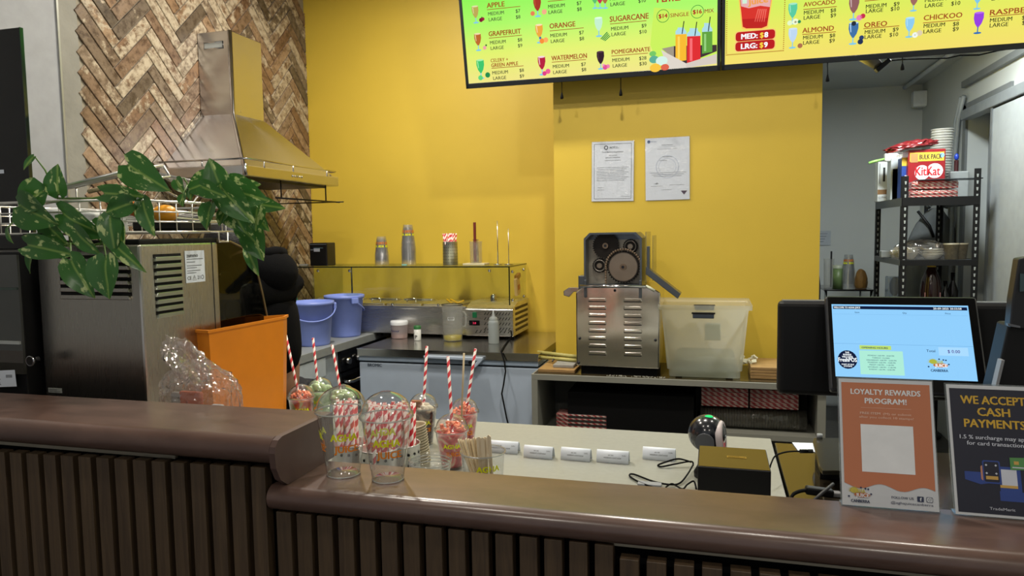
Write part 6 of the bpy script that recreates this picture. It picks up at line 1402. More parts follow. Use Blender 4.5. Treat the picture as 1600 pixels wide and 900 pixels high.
# straw canisters behind them, on the service bench
def straws_can(lab, u, Y, r, h, topv, gname, slab, n=26):
    c = at(u, 700, Y=Y); canister('straw_canister', lab, (c.x, Y, ZB), r, h, True, 6, 16)
    p = straw_mesh(at(u, topv, Y=Y).z-ZB, .0046, 10).obj('paper_straw', STR); tag(p, slab, 'straw', gname); scatter_straws(p, (c.x, Y, ZB), n, r*.85, .10, .2)
straws_can('perforated steel canister of striped straws behind the first empty cup', 548, 1.50, .044, .165, 632, 'striped straws behind the first empty cup', 'red and white striped straw in the canister behind the first empty cup')
straws_can('perforated steel canister of striped straws behind the second empty cup', 592, 1.46, .044, .17, 636, 'striped straws in the canister behind the second empty cup', 'red and white striped straw in the canister behind the second empty cup')
straws_can('perforated steel canister of striped straws hidden right of the other two', 628, 1.52, .042, .165, 636, 'striped straws in the canister right of the other two', 'red and white striped straw in the canister right of the other two')
# tilted stack of paper cups
c = at(657, 690, Y=1.62)
p0 = MB().lathe([(.027, 0), (.041, .088), (.0435, .09), (.042, .092), (.040, .088), (.026, .003)], 26).obj('sauce_cup', M('ribbed_cup_cream', '#b9ad92', .5)); tag(p0, 'cream paper cup in the leaning stack beside the second empty cup', 'cup', 'leaning stack of cream paper cups')
rot = Euler((.0, -.12, 0)); ax = rot.to_matrix()@Vector((0, 0, 1)); base = Vector((c.x+.0, 1.60, ZB+.002))
p0.location = base; p0.rotation_euler = rot
for i in range(1, 15):
    o = p0.copy(); COL.objects.link(o); o.location = base+ax*.0065*i
# open clear cup whose rim peeks over the counter
c = at(672, 722, Y=1.45); t = thing('open_cup', 'open clear cup whose rim peeks over the counter', 'cup', (c.x, 1.45, ZB)); hh = at(672, 716, Y=1.45).z-ZB
for k in range(4): MB().lathe(cup_prof(hh, .03, .046), 32).obj('nested_cup', CUPM, t, (0, 0, -.008*k+.024-.024)) if k == 0 else MB().tube([((.0475-.001*k)*math.cos(x), (.0475-.001*k)*math.sin(x), hh-.007*k) for x in [2*PI*i/36 for i in range(36)]], .0014, 6, closed=True).obj('rim', MC['rim_plastic'], t)
# stirrer cup
c = at(755, 735, Y=1.42); sc_ = thing('stirrer_cup', 'clear printed cup holding wooden stirrers behind the counter', 'cup', (c.x, 1.42, ZB)); hh = at(755, 705, Y=1.42).z-ZB
MB().lathe(cup_prof(hh, .032, .046), 32).obj('cup_body', CUPM, sc_); MB().tube([(.0475*math.cos(x), .0475*math.sin(x), hh) for x in [2*PI*i/36 for i in range(36)]], .0016, 6, closed=True).obj('rim', MC['rim_plastic'], sc_); logo_band(hh, .032, .046, hh*.78, .012, -1.0, sc_)
pop = MB(); pts = [(-.0045, 0), (.0045, 0), (.0045, .192)]+[(.005*math.cos(a), .192+.005*math.sin(a)) for a in [PI*i/8 for i in range(9)]]+[(-.005, .192)]
pop.prism(pts, -.0009, .0009, 'XZ'); st = pop.obj('wooden_stirrer', wood('birch_wood', '#bfa67e', '#f2e4c8', .65, (25, 25, 1.5), .1)); tag(st, 'flat wooden stirrer fanned in the clear cup', 'stirrer', 'wooden stirrers in the clear cup')
k = 0
for i, (u, v, ub, Yd) in enumerate([(716+4*j, 685-.4*j+(j%3), 738+1.8*j, 1.40+.004*(j%3)) for j in range(9)]+[(748, 682, 752, 1.385), (754, 683, 756, 1.383), (758, 682, 760, 1.387)]):
    a = at(ub, 742, Y=Yd); b = at(u, v, Y=Yd); a = b+(a-b).normalized()*.198
    o = st if k == 0 else st.copy(); k += 1
    if k > 1: COL.objects.link(o)
    zax = (b-a).normalized(); xax = Vector((.05 if i < 9 else 1, 1 if i < 9 else .1, 0)); xax = (xax-zax*xax.dot(zax)).normalized(); yax = zax.cross(xax)
    mt = Matrix((xax, yax, zax)).transposed().to_4x4(); mt.translation = a; o.matrix_world = mt
a, b = at(768, 742, Y=1.39), at(764, 680, Y=1.385); a = b+(a-b).normalized()*.197
o = st.copy(); COL.objects.link(o); o['label'] = 'single wider wooden stirrer upright at the cup\'s right side'; del o['group']; o.location = a; o.rotation_euler = along(a, b)

# folded price cards
for i, (u0, u1, v, lab) in enumerate(((757, 809, 708, 'folded white card farthest left, half hidden by the stirrers'), (818, 863, 716.5, 'folded white card second from the stirrers'), (876, 922, 720, 'folded white card third from the stirrers'), (932, 982, 724, 'folded white card fourth from the stirrers'), (1004, 1055, 719.5, 'folded white card nearest the black scanner'))):
    a, b = at(u0, v-2, Z=ZB), at(u1, v+2, Z=ZB); w = (b-a).length; t = thing('price_card', lab, 'card', ((a.x+b.x)/2, (a.y+b.y)/2, ZB), math.atan2(b.y-a.y, b.x-a.x), None)
    pr = [(0, 0)]+[(.012-.012*math.cos(x), .030*math.sin(x)+.004) for x in [PI/2*j/6 for j in range(1, 7)]]+[(.022, .026), (.030, .0)]
    mb = MB(); A = [mb.bm.verts.new((-w/2, y, z)) for y, z in pr]; B = [mb.bm.verts.new((w/2, y, z)) for y, z in pr]
    for j in range(len(pr)-1): mb.bm.faces.new((A[j], A[j+1], B[j+1], B[j]))
    mb.fin(0, True); o = mb.obj('paper', PAPER, t); md = o.modifiers.new('thickness', 'SOLIDIFY'); md.thickness = .0006
    F = Flat(); F.text('AGHA JUICE CANBERRA', 0, 0, .0032, 0, .03, 'C', rot=PI, width=w*.55); F.text('10% OFF', -.005, .007, .003, 0, .03, 'C', rot=PI); F.text('TERMS', w*.36, .008, .0028, 0, 0, 'C', rot=PI)
    F.obj('print', [M('grey_ink', '#3c4048', .6)], t, (0, -.0005, .017), (PI/2-.35+.0, 0, 0))

# barcode scanner
c = at(1105, 745, Z=ZB); scn = thing('barcode_scanner', 'black ball-shaped barcode scanner with a red window', 'scanner', (at(1105, 670, Y=1.93).x, 1.93, ZB))
zc = at(1105, 677, Y=1.93).z-ZB
MB().lathe([(0, 0), (.033, 0), (.034, .012), (.024, .03), (.021, zc-.035), (0, zc-.03)], 28).obj('stand', BLACK, scn)
MB().ball((0, 0, zc), .049, 32).obj('head', M('scanner_shell', '#1b1d24', .22, coat=.6), scn)
MB().cyl((-.006, -.051, zc-.012), (-.005, -.043, zc-.012), .024, seg=28).obj('side_disc', M('scanner_grey', '#55575c', .4), scn)
mt = Matrix.Translation((.038, -.010, zc-.006))@Euler((0, PI/2-.10, -.12)).to_matrix().to_4x4()
mb = MB(); mb.lathe([(.040, -.012), (.044, 0), (.040, .006), (.034, .004)], 32, mt=mt); mb.obj('window_bezel', M('bezel_white', '#c4b8b8', .4), scn)
mb = MB(); mb.lathe([(.034, .003), (0, .004)], 32, mt=mt); mb.obj('red_window', M('scan_red', '#d02030', .5), scn)
MB().ball((.004, -.008, zc+.047), .0105, 14, scale=(1, .7, .35)).obj('green_light', EM('green_led', '#20d070', 1.4), scn)
# black till printer box
pb = thing('till_printer', 'black box-shaped till printer with a glossy top and gold badge', 'printer')
pa = at(1090, 728, Z=.985); zt_ = .985; pb_ = at(1205, 737, Z=zt_); pcx = at(1104, 697, Z=zt_)
px0, px1, py0, py1 = pa.x, pb_.x, (pa.y+pb_.y)/2, at(1150, 700, Z=zt_).y
MB().bx(px0, px1, py0, py1, ZB, zt_, bev=.002).obj('body', BLACK, pb)
MB().bx(px0+.002, px1-.002, py0+.002, py1-.002, zt_, zt_+.001).obj('gloss_top', M('glossy_lid', '#30291a', .08, coat=.4), pb)
c = at(1151, 714, Z=zt_+.002); F = Flat(); F.rrect(-.021, -.008, .021, .008, .002, 0); F.rrect(-.0185, -.0055, .0185, .0055, .001, 1, .0003); F.text('CITIZEN', -.016, -.002, .004, 0, .03, z=.0006, width=.02); F.disc(.011, 0, .006, .004, 0, .0006)
F.obj('badge', [M('gold_badge', '#b89a4a', .3, .8), M('badge_brown', '#8c7436', .3, .8)], pb, (c.x, c.y, zt_+.0014))
# cables on bench
def cable(lab, pts, r=.0024, mat=BLACKM, name='cable'): return tag(MB().tube(pts, r, 6).obj(name, mat), lab, 'cable')
def smooth(P, n=6):
    P = [Vector(p) for p in P]; out = []
    for i in range(len(P)-1):
        p0 = P[max(i-1, 0)]; p1 = P[i]; p2 = P[i+1]; p3 = P[min(i+2, len(P)-1)]
        for j in range(n):
            t = j/n; out.append(.5*((2*p1)+(p2-p0)*t+(2*p0-5*p1+4*p2-p3)*t*t+(3*p1-p0-3*p2+p3)*t**3))
    return out+[P[-1]]
cz = ZB+.004
cable('black looped cable beside the scanner foot', smooth([at(u, v, Z=z) for u, v, z in ((1080, 722, cz+.01), (1060, 717, cz+.02), (1040, 722, cz+.012), (1028, 727, cz), (1035, 729, cz), (1055, 725, cz+.004), (1080, 721, cz+.01), (1083, 728, cz))]))
cable('black looped cable lying at the counter edge', smooth([at(u, v, Z=z) for u, v, z in ((1083, 726, cz+.01), (1075, 740, cz+.006), (1062, 755, cz), (1045, 757, cz), (1020, 752, cz), (990, 741, cz), (984, 744, cz), (1000, 754, cz), (1022, 762, cz))]))
cable('black cable coiled in front of the till printer', smooth([at(u, v, Z=z) for u, v, z in ((1088, 764, cz), (1084, 752, cz+.01), (1074, 757, cz+.006), (1066, 764, cz), (1050, 756, cz+.004), (1040, 764, cz), (1060, 768, cz))]))
tag(MB().bx(-.03, .03, -.012, .012, 0, .006, bev=.002).obj('cable_tag', M('grey_tag', '#8d9096', .5), loc=(at(1015, 758, Z=ZB).x, at(1015, 758, Z=ZB).y, ZB)), 'small grey card lying under the looped cable', 'card')
# card terminal, papers and adapters on the till cabinet
zq = .839
tag(MB().bx(0, .11, 0, .09, 0, .0012).obj('paper_sheet', PAPER, loc=(at(1241, 688, Z=zq).x, at(1241, 705, Z=zq).y, zq), rot=(0, 0, .1)), 'white paper sheet on the glossy till cabinet', 'paper')
ct = thing('card_terminal', 'black tablet terminal lying on the till cabinet', 'terminal', (0, 0, 0)); zt_ = .895
pg = [at(u, v, Z=zt_) for u, v in ((1270, 690), (1272, 684), (1330, 684), (1345, 735), (1285, 735), (1280, 728))]
MB().prism([(p.x, p.y) for p in pg], zt_-.012, zt_, 'XY', bev=.002).obj('slab', M('terminal_gloss', '#2c2a22', .15), ct); cx_, cy_ = sum(p.x for p in pg)/6, sum(p.y for p in pg)/6
MB().bx(cx_-.03, cx_+.03, cy_-.05, cy_+.05, zq, zt_-.012).obj('stand', BLACK, ct)
MB().cyl((pg[1].x+.015, pg[1].y, zt_), (pg[1].x+.015, pg[1].y, zt_+.012), .008, seg=14).obj('roller', M('grey_trim', '#8a8f94', .4), ct)
cable('thin black cable arching from till printer to terminal', smooth([at(1203, 731, Z=.90), at(1205, 724, Z=.91), at(1212, 712, Z=.92), at(1230, 706, Z=.92), at(1252, 705, Z=.91)]), .0022)
tag(MB().tube([at(1250, 705, Z=.91), at(1270, 705, Z=.91)], .0055, 8).obj('usb_plug', BLACKG), 'black plug joined to the terminal by a thin cable', 'plug')
cable('thick black cable curling below the terminal', smooth([at(1236, 780, Z=zq+.01), at(1240, 772, Z=zq+.02), at(1252, 767, Z=zq+.025), at(1265, 766, Z=zq+.02)]), .0045)
tag(MB().box(at(1280, 768, Z=zq+.02).x, at(1280, 768, Z=zq+.02).y, zq+.02, .065, .022, .02, bev=.005, rot=(0, .1, .1)).obj('power_adaptor', BLACK), 'black power adaptor beside the orange sign', 'adaptor')
cable('grey black cable lying behind the orange sign', smooth([at(1272, 782, Z=zq+.012), at(1285, 770, Z=zq+.03), at(1302, 756, Z=zq+.04)]), .004, M('dark_grey_cable', '#3a3a3d', .5))
tag(MB().bx(-.02, .02, -.01, .01, 0, .012, bev=.003).obj('cable_connector', M('pale_connector', '#8d8d90', .5), loc=tuple(at(1300, 775, Z=zq))), 'pale cable connector beside the orange sign foot', 'plug')

# ============================================================ POS SCREENS AND SIGNS
mo = thing('till_monitor', 'wide black till monitor facing staff behind the customer display', 'monitor', (0, 0, 0))
ya = 1.80; a, b = at(1216, 470, Y=ya), at(1590, 480, Y=ya); zb_ = at(1230, 620, Y=ya-.03).z
MB().bx(a.x, b.x, ya-.01, ya+.03, zb_, a.z, bev=.012, seg=3).obj('shell', BLACK, mo)
MB().bx(a.x+.01, b.x-.01, ya-.002, ya+.026, a.z-.004, a.z+.0015, bev=.001).obj('top_edge', M('edge_grey', '#6d7076', .35, .3), mo)
MB().bx((a.x+b.x)/2-.04, (a.x+b.x)/2+.04, ya+.0, ya+.06, zq, a.z-.1, bev=.006).obj('stand', BLACK, mo)
cd = thing('customer_display', 'customer facing order display with a glowing pale blue screen', 'display')
yb_, yt_ = 1.655, 1.755
tl_ = at(1286, 463, Y=yt_); tr_ = at(1528, 461, Y=yt_); bl2 = at(1300, 614, Y=yb_); br2 = at(1547, 618, Y=yb_)
xc = (tl_.x+tr_.x+bl2.x+br2.x)/4; wS = (tr_.x-tl_.x+br2.x-bl2.x)/2; zT, zBt = (tl_.z+tr_.z)/2, (bl2.z+br2.z)/2
upv = Vector((0, yt_-yb_, zT-zBt)); hS = upv.length; ang = math.atan2(yt_-yb_, zT-zBt)
cd.location = (xc, yb_, zBt); cd.rotation_euler = (-ang, 0, 0)
MB().bx(-wS/2, wS/2, 0, .022, 0, hS, bev=.008, seg=3).obj('shell', M('display_shell', '#24262b', .35), cd)
MB().bx(-wS/2+.005, wS/2-.005, -.001, .002, .005, hS-.005, bev=.0005).obj('glass', BLACKG, cd)
MB().cyl((0, .02, hS*.5), (0, .12, hS*.5), .03, seg=18).obj('mount', BLACK, cd)
on_ = Vector((0, -math.cos(ang), math.sin(ang))); uu_ = Vector((0, math.sin(ang), math.cos(ang))); oo_ = Vector((xc, yb_, zBt))+on_*.0012
def cl(u, v):
    d = ray(u, v); s = (oo_-Vector((0, 0, EYE))).dot(on_)/d.dot(on_); p = Vector((0, 0, EYE))+d*s-oo_; return p.x, p.dot(uu_)
q0, q1, q2, q3 = cl(1298, 476), cl(1513, 477), cl(1307, 590), cl(1527, 594)
X0, X1, Yt, Ybt = (q0[0]+q2[0])/2, (q1[0]+q3[0])/2, (q0[1]+q1[1])/2, (q2[1]+q3[1])/2
Wd, Hd = X1-X0, Yt-Ybt
F = Flat(); F.rect(X0, Ybt, X1, Yt, 0); F.obj('lit_screen', [EM('screen_blue', '#8cc8f4', 1.0)], cd, (0, -.0014, 0), UP)
f_ = lambda s, t: (X0+Wd*s, Yt-Hd*t)
F = Flat()
def rc(s0, t0, s1, t1, m, z=.0003): a = f_(s0, t1); b = f_(s1, t0); F.rect(a[0], a[1], b[0], b[1], m, z)
def tx(s, sx, ty, cap, m, al='L', bold=.02, w=None, z=.0008): x, y = f_(sx, ty); F.text(s, x, y, cap*Hd, m, bold, al, w*Wd if w else None, z)
rc(.01, .025, .99, .068, 1); tx('WELCOME TO AGHA JUICE', .015, .06, .026, 2, w=.2, bold=.04); tx('20-09-2025 20:33:58', .95, .06, .026, 2, 'R', w=.2, bold=.04)
for s, x in (('Item', .19), ('Qty', .54), ('Price', .85)): tx(s, x, .125, .022, 3, 'C')
rc(0, .55, 1, .553, 4); rc(.01, .14, .99, .1415, 4)
rc(.19, .57, .42, .625, 5); tx('OPENING HOURS', .30, .613, .022, 3, 'C', w=.19, bold=.06); rc(.185, .64, .50, .96, 6)
for i, s in enumerate(('MONDAY: 3:00 PM - 10:00 PM', 'TUESDAY: CLOSED', 'WEDNESDAY: 3:00 PM - 10:00 PM', 'THURSDAY: 3:00 PM - 10:00 PM', 'FRIDAY: 3:00 PM - 11:00 PM', 'SATURDAY: 1:00 PM - 11:00 PM', 'SUNDAY: 1:00 PM - 10:00 PM')): tx(s, .34, .715+i*.031, .017, 3, 'C')
x, y = f_(.095, .77); F.disc(x, y, Wd*.072, Hd*.125, 1, .0004)
for s, t_, c_2, w in (('THIS', .685, .022, .03), ('BUSINESS', .715, .022, .06), ('WELCOMES', .745, .022, .08), ('FreshPOS', .80, .055, .135), ('POINT OF SALE', .845, .018, .09), ('SYSTEMS', .87, .018, .06)): tx(s, .095, t_, c_2, 2, 'C', w=w, bold=.05)
tx('Total', .70, .64, .034, 3, 'C'); rc(.755, .57, .96, .68, 7); tx('$ 0.00', .86, .645, .042, 8, 'C', w=.085)
def logo(F, x, y, s, m, z=.0006):      # little fruit logo: yellow word over orange word, leaves and straws
    F.disc(x-.30*s, y+.18*s, .22*s, .16*s, m[0], z, 12); F.disc(x+.1*s, y-.05*s, .42*s, .14*s, m[1], z, 16)
    for k in range(9):
        a = PI*(.35+.09*k); F.pg([(x-.3*s+.2*s*math.cos(a), y+.15*s+.16*s*math.sin(a)), (x-.3*s+.36*s*math.cos(a-.08), y+.15*s+.27*s*math.sin(a-.08)), (x-.3*s+.2*s*math.cos(a+.16), y+.15*s+.16*s*math.sin(a+.16))], m[0], z)
    F.text('AGHA', x-.05*s, y+.06*s, .20*s, m[2], .05, 'C', .62*s, z+.0005); F.text('JUICE', x+.12*s, y-.17*s, .20*s, m[3], .05, 'C', .68*s, z+.0006)
    for dx, dy in ((.05, .34), (.28, .3), (.42, .28), (-.58, -.16), (.56, .02)): F.disc(x+dx*s, y+dy*s, .055*s, .05*s, m[4], z+.0003, 8)
    F.text('CANBERRA', x, y-.47*s, .16*s, m[5], .06, 'C', .95*s, z)
x, y = f_(.745, .80); logo(F, x, y, Wd*.125, [9, 10, 9, 2, 3, 3])
F.obj('screen_print', [INK, EM('scr_navy', '#0c1838', 1), EM('scr_white', '#f4fbff', 1), EM('scr_dark', '#1f3c60', 1), EM('scr_line', '#5f96c8', 1), EM('scr_lime', '#b8d86a', 1), EM('scr_mint', '#a8e4d0', 1), EM('scr_pale', '#a4d4f8', 1), EM('scr_purple', '#503a88', 1), EM('scr_yel', '#a8b040', 1), EM('scr_org', '#b86c3c', 1)], cd, (0, -.0018, 0), UP)
# black handheld stand at the far right
hs = thing('phone_stand', 'tall black tilted device stand at the right edge', 'stand')
P = lambda u, v, y: (at(u, v, Y=y).x, at(u, v, Y=y).z)
MB().prism([P(1592, 404, 1.55), P(1582, 468, 1.55), P(1578, 512, 1.55), P(1640, 520, 1.55), P(1640, 396, 1.55)], 1.55, 1.58, 'XZ', bev=.003).obj('screen_slab', M('stand_shell', '#1a1b1e', .4), hs)
MB().prism([P(1579, 508, 1.55), P(1566, 566, 1.55), P(1548, 640, 1.55), P(1640, 640, 1.55), P(1640, 508, 1.55)], 1.56, 1.62, 'XZ', bev=.004).obj('body', BLACK, hs)
MB().prism([P(1576, 506, 1.54), P(1596, 510, 1.54), P(1596, 513, 1.54), P(1577, 510, 1.54)], 1.545, 1.553, 'XZ').obj('hinge', M('edge_grey', '#6d7076', .35, .3), hs)
MB().prism([P(1565, 563, 1.54), P(1570, 563, 1.54), P(1560, 605, 1.54), P(1555, 605, 1.54)], 1.54, 1.56, 'XZ').obj('grey_strut', M('strut_grey', '#8d8f93', .4), hs)
MB().prism([P(1597, 428, 1.54), P(1640, 426, 1.54), P(1640, 452, 1.54), P(1596, 456, 1.54)], 1.545, 1.5495, 'XZ').obj('lit_window', M('window_teal', '#41555a', .2), hs)
pz = at(1560, 640, Y=1.56).z; MB().bx(P(1560, 640, 1.55)[0], P(1640, 640, 1.55)[0], 1.57, 1.61, zq, pz+.01).obj('foot', BLACK, hs)
# acrylic signs
def sign(lab, u0, v0, u1, v1, rz, ht, build, mats, sl=.3):
    a, b = at(u0, v0, Z=1.0505), at(u1, v1, Z=1.0505); w = (b-a).length
    t = thing('counter_sign', lab, 'sign', ((a.x+b.x)/2, (a.y+b.y)/2-.012, 1.0505), math.atan2(b.y-a.y, b.x-a.x)+rz)
    MB().bx(-w/2, w/2, 0, .003, 0, ht, rot=None, bev=.0006).obj('acrylic_holder', CLEAR('acrylic', '#eef2f4', .10, '#dfe4e8', .04, .9), t, None, (-sl, 0, 0))
    MB().bx(-w/2, w/2, 0, .018, 0, .003).obj('acrylic_foot', MC['acrylic'], t)
    F = Flat(); F.rect(-w/2+.002, .002, w/2-.002, ht-.002, 0, -.0006); build(F, w, ht); F.obj('poster', mats, t, (0, -.0022, 0), (PI/2-sl, 0, 0)); return t
def s1(F, w, h):
    x0, x1 = -w/2+.006, w/2-.006; n = 24; top = h-.008
    lowf = lambda s: h*.165+.0045*math.cos(s*2*PI*2.1+.9)-.002*s
    pts = [(x1, top), (x0, top)]+[(x0+(x1-x0)*i/n, lowf(i/n)) for i in range(n+1)]
    F.pg(pts, 1, 0)
    F.text('LOYALTY REWARDS', 0, h*.87, h*.042, 2, .06, 'C', w*.72); F.text('PROGRAM!', 0, h*.80, h*.042, 2, .06, 'C', w*.43); F.rect(-w*.26, h*.765, w*.26, h*.767, 3, .0003)
    F.text('FREE ITEM', -w*.27, h*.715, h*.017, 3, .07, 'L', w*.21); F.text('(M) or submit', -w*.03, h*.715, h*.017, 3, .01, 'L', w*.29); F.text('after you collect 10 stamps!', 0, h*.685, h*.017, 3, .02, 'C', w*.56)
    F.rect(-w*.27, h*.27, w*.27, h*.635, 2, .0003)
    logo(F, -w*.30, h*.10, w*.20, [5, 6, 5, 2, 4, 4]); F.text('FOLLOW US', w*.02, h*.083, h*.018, 4, .03, 'L', w*.22)
    F.rrect(w*.275, h*.072, w*.34, h*.112, .001, 4, .0003); F.text('f', w*.31, h*.078, h*.026, 2, .08, 'C'); F.rrect(w*.365, h*.072, w*.43, h*.112, .002, 4, .0003); F.rrect(w*.370, h*.075, w*.425, h*.109, .002, 0, .0005); F.ring(w*.3975, h*.092, w*.014, .0005, 4, .0007); F.disc(w*.415, h*.103, .0006, mi=4, z=.0007)
    F.text('@aghajuicecanberra', w*.43, h*.045, h*.018, 4, .0, 'R', w*.42)
WH = M('poster_white', '#c9ccd0', .5, var=.01); 
sign('orange loyalty rewards sign in a clear stand on the counter', 1312, 785, 1466, 797, 0, .208, s1, [WH, M('poster_orange', '#bd7450', .5, var=.01), M('poster_white2', '#e4e6e8', .5), M('poster_pale', '#e0bca8', .5), M('poster_navy', '#2b3350', .5), M('poster_yellow', '#c4b448', .5), M('poster_org2', '#b06a44', .5)])
def s2(F, w, h):
    F.rect(-w/2+.006, .006, w/2-.006, h-.008, 1, 0)
    F.text('WE ACCEPT', 0, h*.845, h*.062, 2, .06, 'C', w*.68); F.text('CASH', 0, h*.755, h*.062, 2, .06, 'C', w*.34); F.text('PAYMENTS', 0, h*.665, h*.062, 2, .06, 'C', w*.64)
    F.text('1.5 % surcharge may apply', .0, h*.575, h*.030, 3, .03, 'C', w*.76); F.text('for card transactions', 0, h*.53, h*.030, 3, .03, 'C', w*.62)
    F.rrect(w*.0, h*.17, w*.22, h*.38, .003, 4, .0003); F.rect(-w*.01, h*.13, w*.24, h*.20, 4, .0002); F.rect(w*.02, h*.24, w*.18, h*.36, 3, .0005); F.rect(w*.0, h*.225, w*.18, h*.245, 7, .0006)
    F.pg([(-w*.36, h*.27), (-w*.36, h*.33), (-w*.2, h*.33), (-w*.12, h*.30), (-w*.12, h*.25), (-w*.2, h*.24)], 4, .0004)
    F.rrect(-w*.19, h*.27, -w*.12, h*.38, .003, 5, .0005); F.rrect(-w*.17, h*.25, w*.015, h*.42, .003, 4, .0006); F.rrect(-w*.155, h*.262, -.0+w*.0, h*.41, .002, 1, .0008)
    F.rect(-w*.14, h*.28, -w*.015, h*.305, 7, .001)
    for dx, dy in ((-.13, .385), (-.03, .385), (-.13, .325), (-.03, .325)): F.disc(w*dx, h*dy, .0018, mi=3, z=.001, n=4)
    F.pg([(w*.12, h*.36), (w*.48, h*.37), (w*.48, h*.46), (w*.12, h*.45)], 6, .001); F.rect(w*.16, h*.40, w*.21, h*.425, 7, .0012); F.rect(w*.14, h*.375, w*.46, h*.383, 3, .0012)
    F.text('TradeMerit', 0, h*.06, h*.02, 3, .0, 'C', w*.26)
sign('dark blue cash payments sign in a clear stand at the right edge', 1487, 799.5, 1640, 812, 0, .207, s2, [WH, M('poster_dark', '#0f1228', .5, var=.01), M('poster_gold', '#c9a02a', .5), M('poster_white3', '#c8ccd8', .5), M('poster_blue', '#24408a', .5), M('poster_skin', '#c08468', .5), M('poster_green', '#4f8a4a', .5), M('poster_amber', '#c8a050', .5)], .36)

# ============================================================ PERSON in a black hoodie
def skin_mesh(name, nodes, edges, mat, parent, sub=2, root=0):
    me = bpy.data.meshes.new(name); me.from_pydata([n[:3] for n in nodes], edges, [])
    o = bpy.data.objects.new(name, me); COL.objects.link(o)
    md = o.modifiers.new('skin', 'SKIN'); md.use_smooth_shade = True
    for i, n in enumerate(nodes):
        r = n[3]; sv = me.skin_vertices[0].data[i]; sv.radius = r if isinstance(r, tuple) else (r, r); sv.use_root = (i == root)
    s = o.modifiers.new('sub', 'SUBSURF'); s.levels = sub; s.render_levels = sub
    dg = bpy.context.evaluated_depsgraph_get(); dg.update()
    m2 = bpy.data.meshes.new_from_object(o.evaluated_get(dg)); bpy.data.objects.remove(o); 
    for p in m2.polygons: p.use_smooth = True
    m2.materials.clear(); m2.materials.append(mat)
    ob = bpy.data.objects.new(name, m2); COL.objects.link(ob); ob.parent = parent; return ob
PXx, PYy = -1.905, 2.75
pe = thing('person', 'person in a black hoodie bending behind the orange bin', 'person', (PXx, PYy, 0), 0)
SKIN = M('skin', '#b98a6c', .5, var=.04)
# local frame: the figure faces -X (towards the juicer), bending forward
hip = (.02, 0, .93); chest = (-.01, 0, 1.20); neck = (-.06, 0, 1.37); head = (-.17, -.02, 1.44)
body = [(*hip, (.13, .10)), (.015, 0, 1.06, (.12, .10)), (*chest, (.14, .105)), (-.03, 0, 1.31, (.10, .085)), (*neck, .052), (-.11, -.01, 1.41, .055), (-.165, -.02, 1.45, .085), (-.19, -.02, 1.50, .065),
        (-.02, .17, 1.29, .052), (-.10, .23, 1.08, .040), (-.27, .20, .99, .032), (-.33, .19, .985, .024),
        (-.02, -.17, 1.29, .052), (-.10, -.23, 1.08, .040), (-.27, -.20, .99, .032), (-.33, -.19, .985, .024),
        (.02, .09, .86, .085), (.0, .10, .50, .055), (.03, .10, .10, .036), (.02, .10, .035, .034), (-.12, .11, .03, .028),
        (.02, -.09, .86, .085), (.0, -.10, .50, .055), (.03, -.10, .10, .036), (.02, -.10, .035, .034), (-.12, -.11, .03, .028)]
be = [(0, 1), (1, 2), (2, 3), (3, 4), (4, 5), (5, 6), (6, 7), (3, 8), (8, 9), (9, 10), (10, 11), (3, 12), (12, 13), (13, 14), (14, 15), (0, 16), (16, 17), (17, 18), (18, 19), (19, 20), (0, 21), (21, 22), (22, 23), (23, 24), (24, 25)]
for s, base in ((1, 11), (-1, 15)):         # palms and fingers, half closed
    n0 = len(body); body.append((-.375, s*.185, .975, (.030, .014))); be.append((base, n0))
    for k, (dy, L) in enumerate(((-.026, .062), (-.009, .072), (.009, .068), (.026, .054))):
        a = len(body); body.append((-.40, s*.185+dy, .970, .009)); body.append((-.40-L*.5, s*.185+dy*1.1, .960, .0085)); body.append((-.40-L*.75, s*.185+dy*1.1, .94, .007)); be += [(n0, a), (a, a+1), (a+1, a+2)]
    a = len(body); body.append((-.365, s*.185-s*.03, .972, .010)); body.append((-.39, s*.185-s*.048, .955, .008)); be += [(n0, a), (a, a+1)]
skin_mesh('body', body, be, SKIN, pe)
HOOD = M('black_fleece', '#060608', 1, var=.15, scale=60, bump=.25, bscale=200, spec=.15)
hn = [(.02, 0, .86, (.17, .15)), (.015, 0, 1.05, (.165, .145)), (-.005, 0, 1.22, (.185, .15)), (-.02, 0, 1.31, (.15, .12)), (-.035, 0, 1.36, (.10, .09)),
      (-.01, .15, 1.27, .092), (-.09, .24, 1.08, .066), (-.25, .205, .995, .046), (-.30, .19, .985, .042), (-.01, -.15, 1.27, .092), (-.09, -.24, 1.08, .066), (-.25, -.205, .995, .046), (-.30, -.19, .985, .042)]
skin_mesh('hoodie', hn, [(0, 1), (1, 2), (2, 3), (3, 4), (3, 5), (5, 6), (6, 7), (7, 8), (3, 9), (9, 10), (10, 11), (11, 12)], HOOD, pe)
tn = [(.02, 0, .90, (.145, .125)), (.02, .09, .80, .105), (.005, .10, .50, .078), (.03, .10, .14, .062), (.02, -.09, .80, .105), (.005, -.10, .50, .078), (.03, -.10, .14, .062)]
skin_mesh('trousers', tn, [(0, 1), (1, 2), (2, 3), (0, 4), (4, 5), (5, 6)], M('dark_jeans', '#1b1e26', .85), pe)
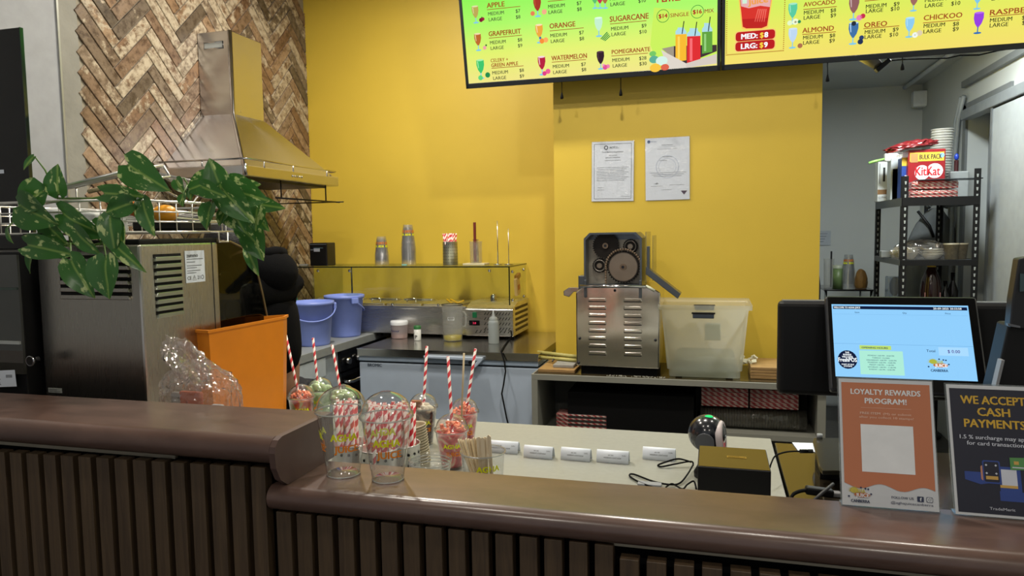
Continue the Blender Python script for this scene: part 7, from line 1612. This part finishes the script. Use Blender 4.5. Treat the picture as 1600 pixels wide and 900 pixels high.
# hood lying on the back of the neck
mb = MB(); hc_ = Vector((.035, 0, 1.395))
for j in range(1):
    mb.ball((.035, 0, 1.345), .14, 24, scale=(.80, 1.05, .72), rot=(0, .35, 0))
mb.tube([(-.085, -.055, 1.36), (-.05, -.10, 1.40), (.02, -.10, 1.415), (.065, -.055, 1.425), (.078, 0, 1.43), (.065, .055, 1.425), (.02, .10, 1.415), (-.05, .10, 1.40), (-.085, .055, 1.36)], .026, 10)
mb.obj('hood', HOOD, pe)
# head details
mb = MB(); mb.ball((-.165, -.02, 1.475), .098, 28, scale=(1.0, .86, 1.0), rot=(0, .3, 0)); mb.obj('hair', M('black_hair', '#0d0b0b', .6, bump=.6, bscale=90, stretch=(1, 1, 4)), pe)
mb = MB(); mb.ball((-.235, -.02, 1.435), .068, 24, scale=(.62, .92, 1.15), rot=(0, .25, 0)); mb.prism([(-.30, 1.43), (-.272, 1.46), (-.268, 1.425)], -.030, -.010, 'XZ'); fc = mb.obj('face', SKIN, pe)
for s in (-1, 1): MB().ball((-.272, -.02+s*.026, 1.455), .009, 12).obj('eye', M('eye_dark', '#1a1512', .2), fc)
for s in (-1, 1): MB().ball((-.185, -.02+s*.088, 1.445), .022, 12, scale=(.8, .35, 1.3)).obj('ear', SKIN, fc)
MB().box(-.272, -.02, 1.40, .008, .036, .006, bev=.002).obj('mouth', M('lip', '#8c5448', .5), fc)
for s in (-1, 1): MB().box(-.03, s*.10, .035, .25, .09, .07, bev=.025, seg=3).obj('shoe', BLACK, pe)

# ============================================================ lights' fittings
for i, (x, y, e) in enumerate(DOWN):
    t = thing('ceiling_light', 'round recessed ceiling downlight with a white trim ring', 'ceiling light', (x, y, CEIL), 0, 'recessed downlights in the dark ceiling')
    MB().lathe([(.066, -.03), (.085, -.03), (.09, -.002), (.066, -.002)], 28).obj('trim_ring', WHITEP, t)
    MB().cyl((0, 0, -.012), (0, 0, -.002), .065, seg=24).obj('diffuser', EM('lamp_glow', '#fff0d8', 6), t)
t = thing('ceiling_light', 'round light fitting on the back room ceiling', 'ceiling light', (1.0, 4.25, 2.62))
MB().lathe([(.0, -.001), (.13, -.001), (.135, -.03), (.12, -.04), (0, -.044)], 28).obj('diffuser', EM('lamp_cool', '#e8f2ff', 3), t)
